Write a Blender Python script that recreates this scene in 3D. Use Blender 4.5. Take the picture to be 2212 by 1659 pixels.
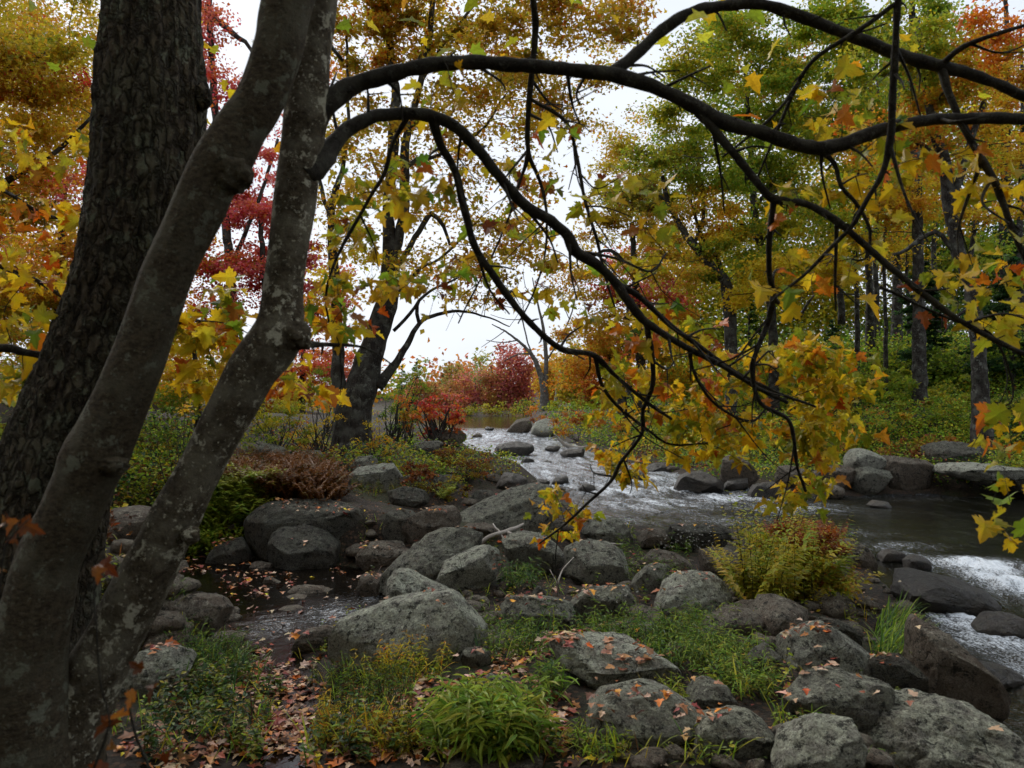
import bpy, math, random
import numpy as np
from mathutils import Vector, Matrix, Quaternion
random.seed(7)
RNG = np.random.default_rng(7)
scene = bpy.context.scene
for _o in list(bpy.data.objects):
    bpy.data.objects.remove(_o)
COL = scene.collection

# ---------------------------------------------------------------- camera, sky, sun, exposure
CAM_Z = 1.9
FPX = 1671.0                      # focal length in pixels of the 2212 px wide layout drawing
PITCH = math.atan(50.5 / FPX)
cam_data = bpy.data.cameras.new('camera')
cam = bpy.data.objects.new('camera', cam_data)
COL.objects.link(cam)
cam.location = (0, 0, CAM_Z)
cam.rotation_euler = (math.pi / 2 + PITCH, 0, 0)
cam_data.sensor_width = 36.0
cam_data.lens = 36.0 * FPX / 2212.0
cam_data.clip_start = 0.05
cam_data.clip_end = 3000
cam_data.dof.use_dof = True
cam_data.dof.focus_distance = 9.0
cam_data.dof.aperture_fstop = 5.0
scene.camera = cam
scene.render.resolution_x = 1024
scene.render.resolution_y = 768

world = bpy.data.worlds.new("World")
scene.world = world
world.use_nodes = True
wn = world.node_tree
wn.nodes.clear()
w_out = wn.nodes.new('ShaderNodeOutputWorld')
w_sky = wn.nodes.new('ShaderNodeTexSky')
w_sky.sky_type = 'NISHITA'
w_sky.sun_disc = False
SUN_EL, SUN_ROT = math.radians(42), math.radians(-35)
w_sky.sun_elevation = SUN_EL
w_sky.sun_rotation = SUN_ROT
w_sky.dust_density = 3.0
w_bg1 = wn.nodes.new('ShaderNodeBackground'); w_bg1.inputs['Strength'].default_value = 0.08
w_bg2 = wn.nodes.new('ShaderNodeBackground'); w_bg2.inputs['Strength'].default_value = 0.86
w_tc = wn.nodes.new('ShaderNodeTexCoord')
w_map = wn.nodes.new('ShaderNodeMapping'); w_map.inputs['Scale'].default_value = (1, 1, 3.2)
w_nz = wn.nodes.new('ShaderNodeTexNoise'); w_nz.inputs['Scale'].default_value = 2.2; w_nz.inputs['Detail'].default_value = 5
w_rp = wn.nodes.new('ShaderNodeValToRGB')
w_rp.color_ramp.elements[0].position = 0.35; w_rp.color_ramp.elements[0].color = (0.78, 0.84, 0.93, 1)
w_rp.color_ramp.elements[1].position = 0.68; w_rp.color_ramp.elements[1].color = (0.88, 0.92, 0.985, 1)
w_mix = wn.nodes.new('ShaderNodeMixShader'); w_mix.inputs[0].default_value = 0.9
L = wn.links.new
L(w_tc.outputs['Generated'], w_map.inputs[0]); L(w_map.outputs[0], w_nz.inputs['Vector'])
L(w_nz.outputs[0], w_rp.inputs[0]); L(w_rp.outputs[0], w_bg2.inputs[0])
L(w_sky.outputs[0], w_bg1.inputs[0]); L(w_bg1.outputs[0], w_mix.inputs[1]); L(w_bg2.outputs[0], w_mix.inputs[2])
L(w_mix.outputs[0], w_out.inputs[0])

sun_d = bpy.data.lights.new('sun', 'SUN')
sun_d.energy = 1.5; sun_d.angle = math.radians(25); sun_d.color = (1.0, 0.96, 0.9)
sun = bpy.data.objects.new('sun', sun_d); COL.objects.link(sun)
_sd = Vector((math.sin(SUN_ROT) * math.cos(SUN_EL), math.cos(SUN_ROT) * math.cos(SUN_EL), math.sin(SUN_EL)))
sun.rotation_euler = (-_sd).to_track_quat('-Z', 'Y').to_euler()

scene.view_settings.view_transform = 'Standard'
scene.view_settings.look = 'None'
scene.view_settings.exposure = 0.46
scene.view_settings.gamma = 1.0
scene.view_settings.use_curve_mapping = False
scene.cycles.max_bounces = 6
scene.cycles.diffuse_bounces = 3
scene.cycles.glossy_bounces = 3
scene.cycles.transmission_bounces = 3
scene.cycles.transparent_max_bounces = 6
scene.cycles.caustics_reflective = False
scene.cycles.caustics_refractive = False
scene.cycles.use_adaptive_sampling = True
scene.cycles.adaptive_threshold = 0.02

# ---------------------------------------------------------------- small maths
_c, _s = math.cos(PITCH), math.sin(PITCH)
def ray(px, py):
    """direction with y = 1 for a point of the layout drawing (2212 x 1659)"""
    x = (np.asarray(px, float) - 1106) / FPX; u = (829.5 - np.asarray(py, float)) / FPX
    y = _c - u * _s; z = _s + u * _c
    return x / y, z / y
def P(px, py, d):
    x, z = ray(px, py)
    return np.array([x * d, d, CAM_Z + z * d])
def S(pts):
    return [(p[0] * .8848,) + (p[1] * .8848,) + tuple(p[2:]) for p in pts]
def sstep(a, b, x):
    t = np.clip((np.asarray(x, float) - a) / (b - a), 0, 1); return t * t * (3 - 2 * t)

_perm = np.random.default_rng(3).permutation(256).astype(np.int64)
_perm = np.concatenate([_perm, _perm, _perm])
_grad = np.random.default_rng(4).normal(size=(256, 3)); _grad /= np.linalg.norm(_grad, axis=1)[:, None]
def noise3(p):
    p = np.asarray(p, float); i = np.floor(p).astype(np.int64); f = p - i; i &= 255
    u = f * f * f * (f * (f * 6 - 15) + 10)
    out = 0
    for a in (0, 1):
        wa = u[:, 0] if a else 1 - u[:, 0]
        for b in (0, 1):
            wb = u[:, 1] if b else 1 - u[:, 1]
            for c in (0, 1):
                wc = u[:, 2] if c else 1 - u[:, 2]
                h = _perm[_perm[_perm[i[:, 0] + a] + i[:, 1] + b] + i[:, 2] + c]
                g = _grad[h]
                out = out + wa * wb * wc * (g[:, 0] * (f[:, 0] - a) + g[:, 1] * (f[:, 1] - b) + g[:, 2] * (f[:, 2] - c))
    return out
def fbm(p, octv=4, gain=.5):
    s, a = 0, 1.0
    p = np.asarray(p, float)
    for k in range(octv):
        s = s + a * noise3(p + 17.3 * k); p = p * 2.03; a *= gain
    return s
def fbm2(x, y, sc, octv=4, seed=0):
    x = np.asarray(x, float).ravel(); y = np.asarray(y, float).ravel()
    return fbm(np.stack([x * sc, y * sc, np.full_like(x, seed * 3.7)], 1), octv)

# ---------------------------------------------------------------- objects
def props(o, label=None, cat=None, group=None, kind=None):
    if label: o['label'] = label
    if cat: o['category'] = cat
    if group: o['group'] = group
    if kind: o['kind'] = kind
    return o
def mesh_np(name, verts, tris, col=None, smooth=False, extra=None):
    me = bpy.data.meshes.new(name)
    verts = np.ascontiguousarray(verts, np.float32); tris = np.ascontiguousarray(tris, np.int32)
    k = tris.shape[1]
    me.vertices.add(len(verts)); me.vertices.foreach_set('co', verts.ravel())
    me.loops.add(tris.size); me.loops.foreach_set('vertex_index', tris.ravel())
    me.polygons.add(len(tris))
    me.polygons.foreach_set('loop_start', np.arange(0, tris.size, k, dtype=np.int32))
    me.polygons.foreach_set('loop_total', np.full(len(tris), k, np.int32))
    me.polygons.foreach_set('use_smooth', np.full(len(tris), smooth, bool))
    if col is not None:
        a = me.attributes.new('tint', 'FLOAT_COLOR', 'POINT')
        c = np.ones((len(verts), 4), np.float32); c[:, :3] = col
        a.data.foreach_set('color', c.ravel())
    for nm, val in (extra or {}).items():
        a = me.attributes.new(nm, 'FLOAT', 'POINT'); a.data.foreach_set('value', np.ascontiguousarray(val, np.float32))
    me.update(calc_edges=True)
    return me
def obj(name, me, mat, parent=None, loc=None):
    o = bpy.data.objects.new(name, me); COL.objects.link(o)
    if mat is not None and (len(me.materials) == 0): me.materials.append(mat)
    if parent is not None: o.parent = parent
    if loc is not None: o.location = Vector([float(v) for v in loc])
    return o
def empty(name, loc, label=None, cat=None, group=None):
    o = bpy.data.objects.new(name, None); COL.objects.link(o)
    o.location = Vector([float(v) for v in loc]); o.empty_display_size = .1
    return props(o, label, cat, group)

class Bag:
    """collects triangles of one part"""
    def __init__(s): s.v = []; s.t = []; s.c = []; s.n = 0
    def add(s, v, t, c):
        v = np.asarray(v); s.v.append(v); s.t.append(np.asarray(t) + s.n); s.n += len(v)
        c = np.asarray(c, float)
        s.c.append(np.broadcast_to(c, (len(v), 3)) if c.ndim == 1 else c)
    def build(s, name, mat, parent=None, origin=(0, 0, 0), smooth=False):
        o = np.asarray(origin, float)
        me = mesh_np(name, np.concatenate(s.v) - o, np.concatenate(s.t), np.concatenate(s.c), smooth)
        return obj(name, me, mat, parent, None if parent is not None else o)

def hexc(*hs):
    out = []
    for h in hs:
        h = h.lstrip('#'); c = np.array([int(h[i:i + 2], 16) / 255 for i in (0, 2, 4)])
        out.append(np.where(c <= .04045, c / 12.92, ((c + .055) / 1.055) ** 2.4))
    return np.array(out)
def pick(pal, n, jit=.12, rng=RNG):
    """leaf colours: a palette entry each, with a little jitter"""
    c = pal[rng.integers(0, len(pal), n)]
    return np.clip(1.3 * c * (1 + rng.normal(0, jit, (n, 1))) * (1 + rng.normal(0, jit * .4, (n, 3))), .002, .9)

# ---------------------------------------------------------------- leaf shapes (x across, y along, z up; stem at origin)
def tpl(outline, droop=.15, fold=.12, center=None):
    o = np.array(outline, float)
    c = np.array(center if center is not None else (0, o[:, 1].mean()))
    v = np.vstack([c, o]); n = len(o)
    z = fold * np.abs(v[:, 0]) - droop * (v[:, 1]) ** 2
    t = np.array([(0, 1 + i, 1 + (i + 1) % n) for i in range(n)])
    return np.column_stack([v, z]), t
_half = [(.0, .0), (.16, -.06), (.30, .05), (.24, .14), (.44, .16), (.40, .26), (.56, .40), (.38, .43), (.36, .50), (.20, .46), (.24, .66), (.31, .74), (.17, .76), (.13, .88), (.0, 1.02)]
T_MAPLE = tpl([(x, y) for x, y in _half] + [(-x, y) for x, y in _half[-2:0:-1]], droop=.35, fold=.28, center=(0, .33))
_hb = [(0, 0), (.3, -.02), (.25, .2), (.55, .38), (.26, .46), (.22, .7), (0, 1)]
T_MAPLE_B = tpl(_hb + [(-x, y) for x, y in _hb[-2:0:-1]], droop=.3, fold=.25, center=(0, .35))
T_STAR = (np.array([(0, 0, 0), (.5, .25, .1), (.2, .45, 0), (0, 1, -.15), (-.2, .45, 0), (-.5, .25, .1)], float), np.array([(0, 1, 2), (0, 2, 3), (0, 3, 4), (0, 4, 5)]))
T_DIAM = (np.array([(0, 0, 0), (.36, .5, .12), (0, 1, -.1), (-.36, .5, .12)], float), np.array([(0, 1, 2), (0, 2, 3)]))
T_LANCE = (np.array([(0, 0, 0), (.085, .3, .03), (.075, .6, -.05), (0, 1, -.3), (-.075, .6, -.05), (-.085, .3, .03), (0, .45, -.06)], float),
           np.array([(0, 1, 6), (1, 2, 6), (2, 3, 6), (6, 3, 4), (6, 4, 5), (6, 5, 0)]))
T_OVAL = (np.array([(0, 0, 0), (.22, .25, .06), (.24, .6, .02), (0, 1, -.12), (-.24, .6, .02), (-.22, .25, .06)], float), np.array([(0, 1, 2), (0, 2, 3), (0, 3, 4), (0, 4, 5)]))

def frames(n, tilt=1.0, rng=RNG, axis=None, spread=.6):
    """n rotation matrices (columns: across, along, normal). tilt: how far normals stray from up"""
    nz = rng.normal(0, 1, (n, 3)) * tilt + np.array([0, 0, 1.0])
    nz /= np.linalg.norm(nz, axis=1)[:, None] + 1e-9
    if axis is None: y = rng.normal(0, 1, (n, 3)) + np.array([0, 0, -.3])
    else: y = np.asarray(axis) + rng.normal(0, spread, (n, 3))
    y -= (y * nz).sum(1)[:, None] * nz
    y /= np.linalg.norm(y, axis=1)[:, None] + 1e-9
    x = np.cross(y, nz)
    return np.stack([x, y, nz], 2)
def place(bag, T, pos, R, size, col, vtint=None):
    v, t = T
    n = len(pos)
    if n == 0: return
    w = np.einsum('nij,kj->nki', R, v) * np.asarray(size)[:, None, None] + np.asarray(pos)[:, None, :]
    tt = t[None] + (np.arange(n) * len(v))[:, None, None]
    bag.add(w.reshape(-1, 3), tt.reshape(-1, 3), np.repeat(col, len(v), 0) if vtint is None else np.clip((np.asarray(col)[:, None] * vtint[None]).reshape(-1, 3), 0, .95))

# ---------------------------------------------------------------- tubes
def smooth_path(pts, step):
    """pts rows x,y,z,r -> Catmull-Rom samples"""
    p = np.asarray(pts, float)
    if len(p) == 2: 
        n = max(2, int(np.linalg.norm(p[1, :3] - p[0, :3]) / step) + 1); t = np.linspace(0, 1, n)[:, None]
        return p[0] * (1 - t) + p[1] * t
    q = np.vstack([2 * p[0] - p[1], p, 2 * p[-1] - p[-2]]); out = []
    for i in range(1, len(q) - 2):
        n = max(2, int(np.linalg.norm(q[i + 1, :3] - q[i, :3]) / step) + 1)
        t = np.linspace(0, 1, n, endpoint=False)[:, None]
        out.append(.5 * (2 * q[i] + (q[i + 1] - q[i - 1]) * t + (2 * q[i - 1] - 5 * q[i] + 4 * q[i + 1] - q[i + 2]) * t ** 2 + (3 * q[i] - q[i - 1] - 3 * q[i + 1] + q[i + 2]) * t ** 3))
    out.append(p[-1:]); r = np.vstack(out); r[:, 3] = np.maximum(r[:, 3], p[:, 3].min() * .8)
    return r
def tube(bag, pts, seg=8, step=.1, col=(1, 1, 1), rough=0.0, rfreq=8., disp=None, wob=0.0, cap=True):
    q = smooth_path(pts, step); n = len(q)
    if wob > 0:
        w = np.stack([fbm(q[:, :3] * 3 + 9 * k, 2) for k in range(3)], 1); q[:, :3] += w * wob * sstep(0, 3, np.minimum(np.arange(n), 3))[:, None]
    t = np.gradient(q[:, :3], axis=0); t /= np.linalg.norm(t, axis=1)[:, None] + 1e-9
    a = np.zeros((n, 3)); a[0] = np.cross(t[0], (0.31, .95, .1)); a[0] /= np.linalg.norm(a[0])
    for i in range(1, n):
        v = a[i - 1] - t[i] * a[i - 1].dot(t[i]); a[i] = v / (np.linalg.norm(v) + 1e-9)
    b = np.cross(t, a)
    th = np.arange(seg) * 2 * math.pi / seg
    rad = np.repeat(q[:, 3:4], seg, 1)
    d = np.cos(th)[None, :, None] * a[:, None] + np.sin(th)[None, :, None] * b[:, None]
    if disp is not None:
        sl = np.concatenate([[0], np.cumsum(np.linalg.norm(np.diff(q[:, :3], axis=0), axis=1))])
        rad = rad + disp(np.repeat(th[None], n, 0), np.repeat(sl[:, None], seg, 1), rad)
    if rough > 0:
        pp = (q[:, None, :3] + d * rad[..., None]).reshape(-1, 3)
        rad = rad * (1 + rough * fbm(pp * rfreq, 3).reshape(n, seg))
    v = (q[:, None, :3] + d * rad[..., None]).reshape(-1, 3)
    i = np.arange(n - 1)[:, None] * seg; j = np.arange(seg)[None]; j2 = (j + 1) % seg
    A, B, C, D = i + j, i + j2, i + seg + j2, i + seg + j
    T = np.concatenate([np.stack([A, B, C], -1).reshape(-1, 3), np.stack([A, C, D], -1).reshape(-1, 3)])
    if cap:
        v = np.vstack([v, q[0, :3], q[-1, :3]]); k = n * seg
        T = np.vstack([T, np.stack([np.full(seg, k), (np.arange(seg) + 1) % seg, np.arange(seg)], 1), np.stack([np.full(seg, k + 1), (n - 1) * seg + np.arange(seg), (n - 1) * seg + (np.arange(seg) + 1) % seg], 1)])
    bag.add(v, T, np.asarray(col, float))
    return q

# ---------------------------------------------------------------- materials
def mat(name):
    m = bpy.data.materials.new(name); m.use_nodes = True; nt = m.node_tree; nt.nodes.clear()
    out = nt.nodes.new('ShaderNodeOutputMaterial'); b = nt.nodes.new('ShaderNodeBsdfPrincipled')
    nt.links.new(b.outputs[0], out.inputs[0])
    return m, nt, b, out
def nd(nt, t, **kw):
    n = nt.nodes.new(t)
    for k, v in kw.items():
        if k.startswith('i_'):
            key = k[2:].replace('_', ' ')
            n.inputs[key if key in n.inputs else int(key)].default_value = v
        else: setattr(n, k, v)
    return n
def ramp(nt, src, stops):
    r = nt.nodes.new('ShaderNodeValToRGB'); e = r.color_ramp.elements
    while len(e) < len(stops): e.new(.5)
    for k, (p, c) in enumerate(stops):
        e[k].position = p; e[k].color = (c, c, c, 1) if isinstance(c, (int, float)) else (*c, 1)
    nt.links.new(src, r.inputs[0]); return r.outputs[0]
def mixc(nt, f, a, b, mode='MIX'):
    m = nt.nodes.new('ShaderNodeMix'); m.data_type = 'RGBA'; m.blend_type = mode
    for sock, v in ((m.inputs[0], f), (m.inputs[6], a), (m.inputs[7], b)):
        if isinstance(v, (int, float)): sock.default_value = v
        elif isinstance(v, tuple): sock.default_value = (*v, 1)
        else: nt.links.new(v, sock)
    return m.outputs[2]
def bump(nt, h, dist, strength=1.0, prev=None):
    b = nd(nt, 'ShaderNodeBump', i_Strength=strength, i_Distance=dist); nt.links.new(h, b.inputs['Height'])
    if prev is not None: nt.links.new(prev, b.inputs['Normal'])
    return b.outputs[0]
def noise(nt, scale, detail=4, vec=None, rough=.55, dist=0.):
    n = nd(nt, 'ShaderNodeTexNoise', i_Scale=scale, i_Detail=detail, i_Roughness=rough, i_Distortion=dist)
    if vec is not None: nt.links.new(vec, n.inputs['Vector'])
    return n.outputs[0]
def gray(v): return (v, v, v)

def leaf_mat(name, transl=.42, spots=0.0, rough=.5):
    m, nt, b, out = mat(name)
    at = nd(nt, 'ShaderNodeAttribute', attribute_name='tint')
    oc = nd(nt, 'ShaderNodeTexCoord').outputs['Object']
    c = mixc(nt, ramp(nt, noise(nt, 60, 3, oc), [(.35, 0.), (.7, 1.)]), at.outputs['Color'], mixc(nt, 1.0, at.outputs['Color'], (.72, .66, .6), 'MULTIPLY'))
    if spots > 0:
        sp = nd(nt, 'ShaderNodeTexVoronoi', i_Scale=130.); nt.links.new(oc, sp.inputs['Vector'])
        near = ramp(nt, sp.outputs['Distance'], [(.12, 1.), (.25, 0.)])
        area = ramp(nt, noise(nt, 22, 3, oc), [(.48, 0.), (.62, spots)])
        f = mixc(nt, 1.0, near, area, 'MULTIPLY')
        c = mixc(nt, f, c, (.16, .045, .012))
        c = mixc(nt, ramp(nt, noise(nt, 13, 2, oc), [(.64, 0.), (.76, .5)]), c, (.40, .13, .02))
    nt.links.new(c, b.inputs['Base Color']); b.inputs['Roughness'].default_value = rough
    b.inputs['Specular IOR Level'].default_value = .35
    tr = nd(nt, 'ShaderNodeBsdfTranslucent'); nt.links.new(c, tr.inputs[0])
    mx = nd(nt, 'ShaderNodeMixShader', i_0=transl); nt.links.new(b.outputs[0], mx.inputs[1]); nt.links.new(tr.outputs[0], mx.inputs[2])
    nt.links.new(mx.outputs[0], out.inputs[0])
    return m
M_LEAF = leaf_mat('autumn_leaf', .56)
M_LEAF_NEAR = leaf_mat('near_maple_leaf', .5, .7, .42)
M_HERB = leaf_mat('herb_leaf', .42, 0, .5)
M_LITTER = leaf_mat('fallen_leaf', .1, 0, .55)

def bark_mat(name, base, dark, lichen, lich_amt=.5, scale=1.0, stretch=4.0, bumpd=.006, plates=0.):
    m, nt, b, out = mat(name)
    tc = nd(nt, 'ShaderNodeTexCoord').outputs['Object']
    mp = nd(nt, 'ShaderNodeMapping'); nt.links.new(tc, mp.inputs[0]); mp.inputs['Scale'].default_value = (1, 1, 1 / stretch)
    fine = noise(nt, 60 * scale, 6, mp.outputs[0], .65)
    c = mixc(nt, ramp(nt, fine, [(.35, 0.), (.68, 1.)]), dark, base)
    blot = noise(nt, 9 * scale, 4, tc, .6)
    c = mixc(nt, ramp(nt, blot, [(.45, 0.), (.62, .55)]), c, tuple(.55 * (np.array(base) + np.array(lichen)) * .8))
    vo = nd(nt, 'ShaderNodeTexVoronoi', i_Scale=11. * scale); 
    dn = nd(nt, 'ShaderNodeTexNoise', i_Scale=30. * scale, i_Detail=4.); nt.links.new(tc, dn.inputs[0])
    vm = nd(nt, 'ShaderNodeVectorMath', operation='MULTIPLY_ADD'); nt.links.new(dn.outputs['Color'], vm.inputs[0]); vm.inputs[1].default_value = (.05, .05, .05); nt.links.new(tc, vm.inputs[2])
    nt.links.new(vm.outputs[0], vo.inputs['Vector'])
    spot = ramp(nt, noise(nt, 13 * scale, 8, vm.outputs[0], .72), [(.555, 0.), (.59, 1.)])
    where = ramp(nt, noise(nt, 4 * scale, 2, tc), [(.46 - .10 * lich_amt, 0.), (.56 - .10 * lich_amt, lich_amt)])
    c = mixc(nt, mixc(nt, 1.0, spot, where, 'MULTIPLY'), c, tuple(lichen))
    sm = ramp(nt, noise(nt, 70 * scale, 2, tc), [(.64, 0.), (.70, lich_amt * .8)])
    c = mixc(nt, sm, c, tuple(lichen))
    nt.links.new(c, b.inputs['Base Color']); b.inputs['Roughness'].default_value = .85; b.inputs['Specular IOR Level'].default_value = .25
    h = mixc(nt, .4, fine, noise(nt, 160 * scale, 4, tc))
    if plates:
        m2 = nd(nt, 'ShaderNodeMapping'); nt.links.new(vm.outputs[0], m2.inputs[0]); m2.inputs['Scale'].default_value = (1, 1, .34)
        pv = nd(nt, 'ShaderNodeTexVoronoi', i_Scale=plates, feature='DISTANCE_TO_EDGE'); nt.links.new(m2.outputs[0], pv.inputs['Vector'])
        pe = ramp(nt, pv.outputs['Distance'], [(0., 0.), (.22, 1.)])
        c2 = mixc(nt, ramp(nt, pv.outputs['Distance'], [(.02, .75), (.16, 0.)]), c, dark); nt.links.new(c2, b.inputs['Base Color'])
        h = mixc(nt, .55, h, pe)
    nt.links.new(bump(nt, h, bumpd), b.inputs['Normal'])
    return m
M_BARK_ROUGH = bark_mat('furrowed_bark', (.125, .100, .070), (.018, .014, .010), (.17, .19, .14), .7, .9, 5, .022, plates=34.)
M_BARK_SMOOTH = bark_mat('smooth_maple_bark', (.105, .084, .056), (.028, .022, .014), (.17, .18, .14), .8, 1.1, .6, .006)
M_BARK_PALE = bark_mat('lichened_maple_bark', (.115, .094, .064), (.030, .023, .015), (.44, .43, .35), 1.3, 1.4, .8, .006)
M_TWIG = bark_mat('dark_twig_bark', (.040, .034, .028), (.010, .009, .008), (.13, .13, .11), .5, 2, 1, .005)
M_BARK_MID = bark_mat('grey_brown_bark', (.036, .029, .023), (.009, .007, .006), (.20, .21, .18), .5, .5, 6, .02)
M_BARK_GREY = bark_mat('pale_grey_bark', (.14, .125, .105), (.045, .04, .034), (.24, .24, .21), .6, .5, 4, .02)
M_DEAD = bark_mat('bleached_deadwood', (.42, .38, .33), (.22, .19, .16), (.55, .53, .5), .3, 2, 3, .004)

def rock_mat(name, base, dark, lichen, lich=.6, brown=.3, wet=0.0):
    m, nt, b, out = mat(name)
    tc = nd(nt, 'ShaderNodeTexCoord').outputs['Object']
    oi = nd(nt, 'ShaderNodeObjectInfo')
    vm = nd(nt, 'ShaderNodeVectorMath', operation='ADD'); nt.links.new(tc, vm.inputs[0]); nt.links.new(oi.outputs['Location'], vm.inputs[1])
    v = vm.outputs[0]
    geo = nd(nt, 'ShaderNodeNewGeometry'); sx = nd(nt, 'ShaderNodeSeparateXYZ'); nt.links.new(geo.outputs['Normal'], sx.inputs[0])
    grain = noise(nt, 95, 5, v, .75)
    c = mixc(nt, ramp(nt, grain, [(.40, 0.), (.58, 1.)]), dark, base)
    c = mixc(nt, ramp(nt, noise(nt, 2.6, 5, v, .62), [(.45, 0.), (.62, brown)]), c, (.105, .075, .052))
    # lichen grows on faces open to the sky
    up = nd(nt, 'ShaderNodeMapRange', i_1=-.1, i_2=.75); nt.links.new(sx.outputs[2], up.inputs[0])
    ln = ramp(nt, noise(nt, 8.5, 9, v, .8), [(.45, 0.), (.53, 1.)])
    lf = mixc(nt, 1.0, ln, mixc(nt, up.outputs[0], gray(.12), gray(lich)), 'MULTIPLY')
    lcol = mixc(nt, ramp(nt, noise(nt, 75, 5, v, .8), [(.38, 0.), (.6, 1.)]), tuple(np.array(lichen) * .38), tuple(np.array(lichen) * 1.3))
    c = mixc(nt, lf, c, lcol)
    pale = ramp(nt, noise(nt, 22, 7, v, .78), [(.58, 0.), (.62, .8)])
    c = mixc(nt, mixc(nt, 1.0, pale, mixc(nt, up.outputs[0], gray(.25), gray(1.)), 'MULTIPLY'), c, tuple(np.array(lichen) * 1.55))
    blk = ramp(nt, noise(nt, 16, 9, v, .82), [(.53, 0.), (.58, .9)])
    c = mixc(nt, blk, c, (.018, .018, .015))
    vo = nd(nt, 'ShaderNodeTexVoronoi', i_Scale=55.); nt.links.new(v, vo.inputs['Vector'])
    pit = ramp(nt, vo.outputs['Distance'], [(.10, 1.), (.24, 0.)])
    pm = mixc(nt, 1.0, pit, ramp(nt, noise(nt, 5, 3, v), [(.5, 0.), (.62, .8)]), 'MULTIPLY')
    c = mixc(nt, pm, c, (.016, .016, .013))
    # thin cracks running across the stone
    cn = nd(nt, 'ShaderNodeTexNoise', i_Scale=3.0, i_Detail=4.); nt.links.new(v, cn.inputs[0])
    cv = nd(nt, 'ShaderNodeVectorMath', operation='MULTIPLY_ADD'); nt.links.new(cn.outputs['Color'], cv.inputs[0]); cv.inputs[1].default_value = (.55, .55, .55); nt.links.new(v, cv.inputs[2])
    ck = nd(nt, 'ShaderNodeTexVoronoi', i_Scale=1.7, feature='DISTANCE_TO_EDGE'); nt.links.new(cv.outputs[0], ck.inputs['Vector'])
    crack = mixc(nt, 1.0, ramp(nt, ck.outputs['Distance'], [(.002, .8), (.009, 0.)]), ramp(nt, noise(nt, 2.2, 3, v), [(.53, 0.), (.60, 1.)]), 'MULTIPLY')
    c = mixc(nt, crack, c, (.012, .011, .009))
    tint = nd(nt, 'ShaderNodeHueSaturation'); nt.links.new(c, tint.inputs['Color'])
    vr = nd(nt, 'ShaderNodeMapRange', i_3=.8, i_4=1.2); nt.links.new(oi.outputs['Random'], vr.inputs[0]); nt.links.new(vr.outputs[0], tint.inputs['Value'])
    nt.links.new(tint.outputs[0], b.inputs['Base Color'])
    b.inputs['Roughness'].default_value = .9 - .65 * wet; b.inputs['Specular IOR Level'].default_value = .3 + .4 * wet
    n1 = bump(nt, noise(nt, 8, 10, v, .8), .14, 1.0)
    n2 = bump(nt, noise(nt, 50, 7, v, .85), .03, 1.0, n1)
    n3 = bump(nt, mixc(nt, 1.0, gray(1.), pm, 'SUBTRACT'), .008, .8, n2)
    n3 = bump(nt, mixc(nt, 1.0, gray(1.), crack, 'SUBTRACT'), .015, .8, n3)
    nt.links.new(n3, b.inputs['Normal'])
    return m
M_ROCK = rock_mat('lichened_granite', (.31, .30, .25), (.09, .085, .07), (.42, .43, .33), .8, .35)
M_ROCK_PALE = rock_mat('pale_lichened_granite', (.40, .39, .33), (.12, .115, .095), (.50, .52, .41), .95, .12)
M_ROCK_DARK = rock_mat('dark_granite', (.155, .145, .12), (.032, .029, .024), (.19, .195, .15), .6, .4)
M_ROCK_BROWN = rock_mat('brown_granite', (.22, .175, .135), (.06, .047, .036), (.30, .28, .22), .5, .6)
M_ROCK_WET = rock_mat('wet_river_granite', (.06, .047, .036), (.015, .012, .009), (.10, .095, .06), .35, .4, .75)

m, nt, b, out = mat('forest_soil')
tc = nd(nt, 'ShaderNodeTexCoord').outputs['Object']
c = mixc(nt, ramp(nt, noise(nt, 26, 7, tc, .75), [(.38, 0.), (.62, 1.)]), (.010, .008, .006), (.045, .033, .022))  # soil darkened so its colour carries the shadow on the ground
c = mixc(nt, ramp(nt, noise(nt, 1.3, 4, tc), [(.5, 0.), (.62, .7)]), c, (.035, .045, .016))
vo = nd(nt, 'ShaderNodeTexVoronoi', i_Scale=22.); nt.links.new(tc, vo.inputs['Vector'])
c = mixc(nt, ramp(nt, vo.outputs['Distance'], [(.25, .6), (.4, 0.)]), c, (.13, .07, .04))
nt.links.new(c, b.inputs['Base Color']); b.inputs['Roughness'].default_value = .8; b.inputs['Specular IOR Level'].default_value = .25
nt.links.new(bump(nt, noise(nt, 22, 8, tc, .75), .05), b.inputs['Normal'])
M_SOIL = m

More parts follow.
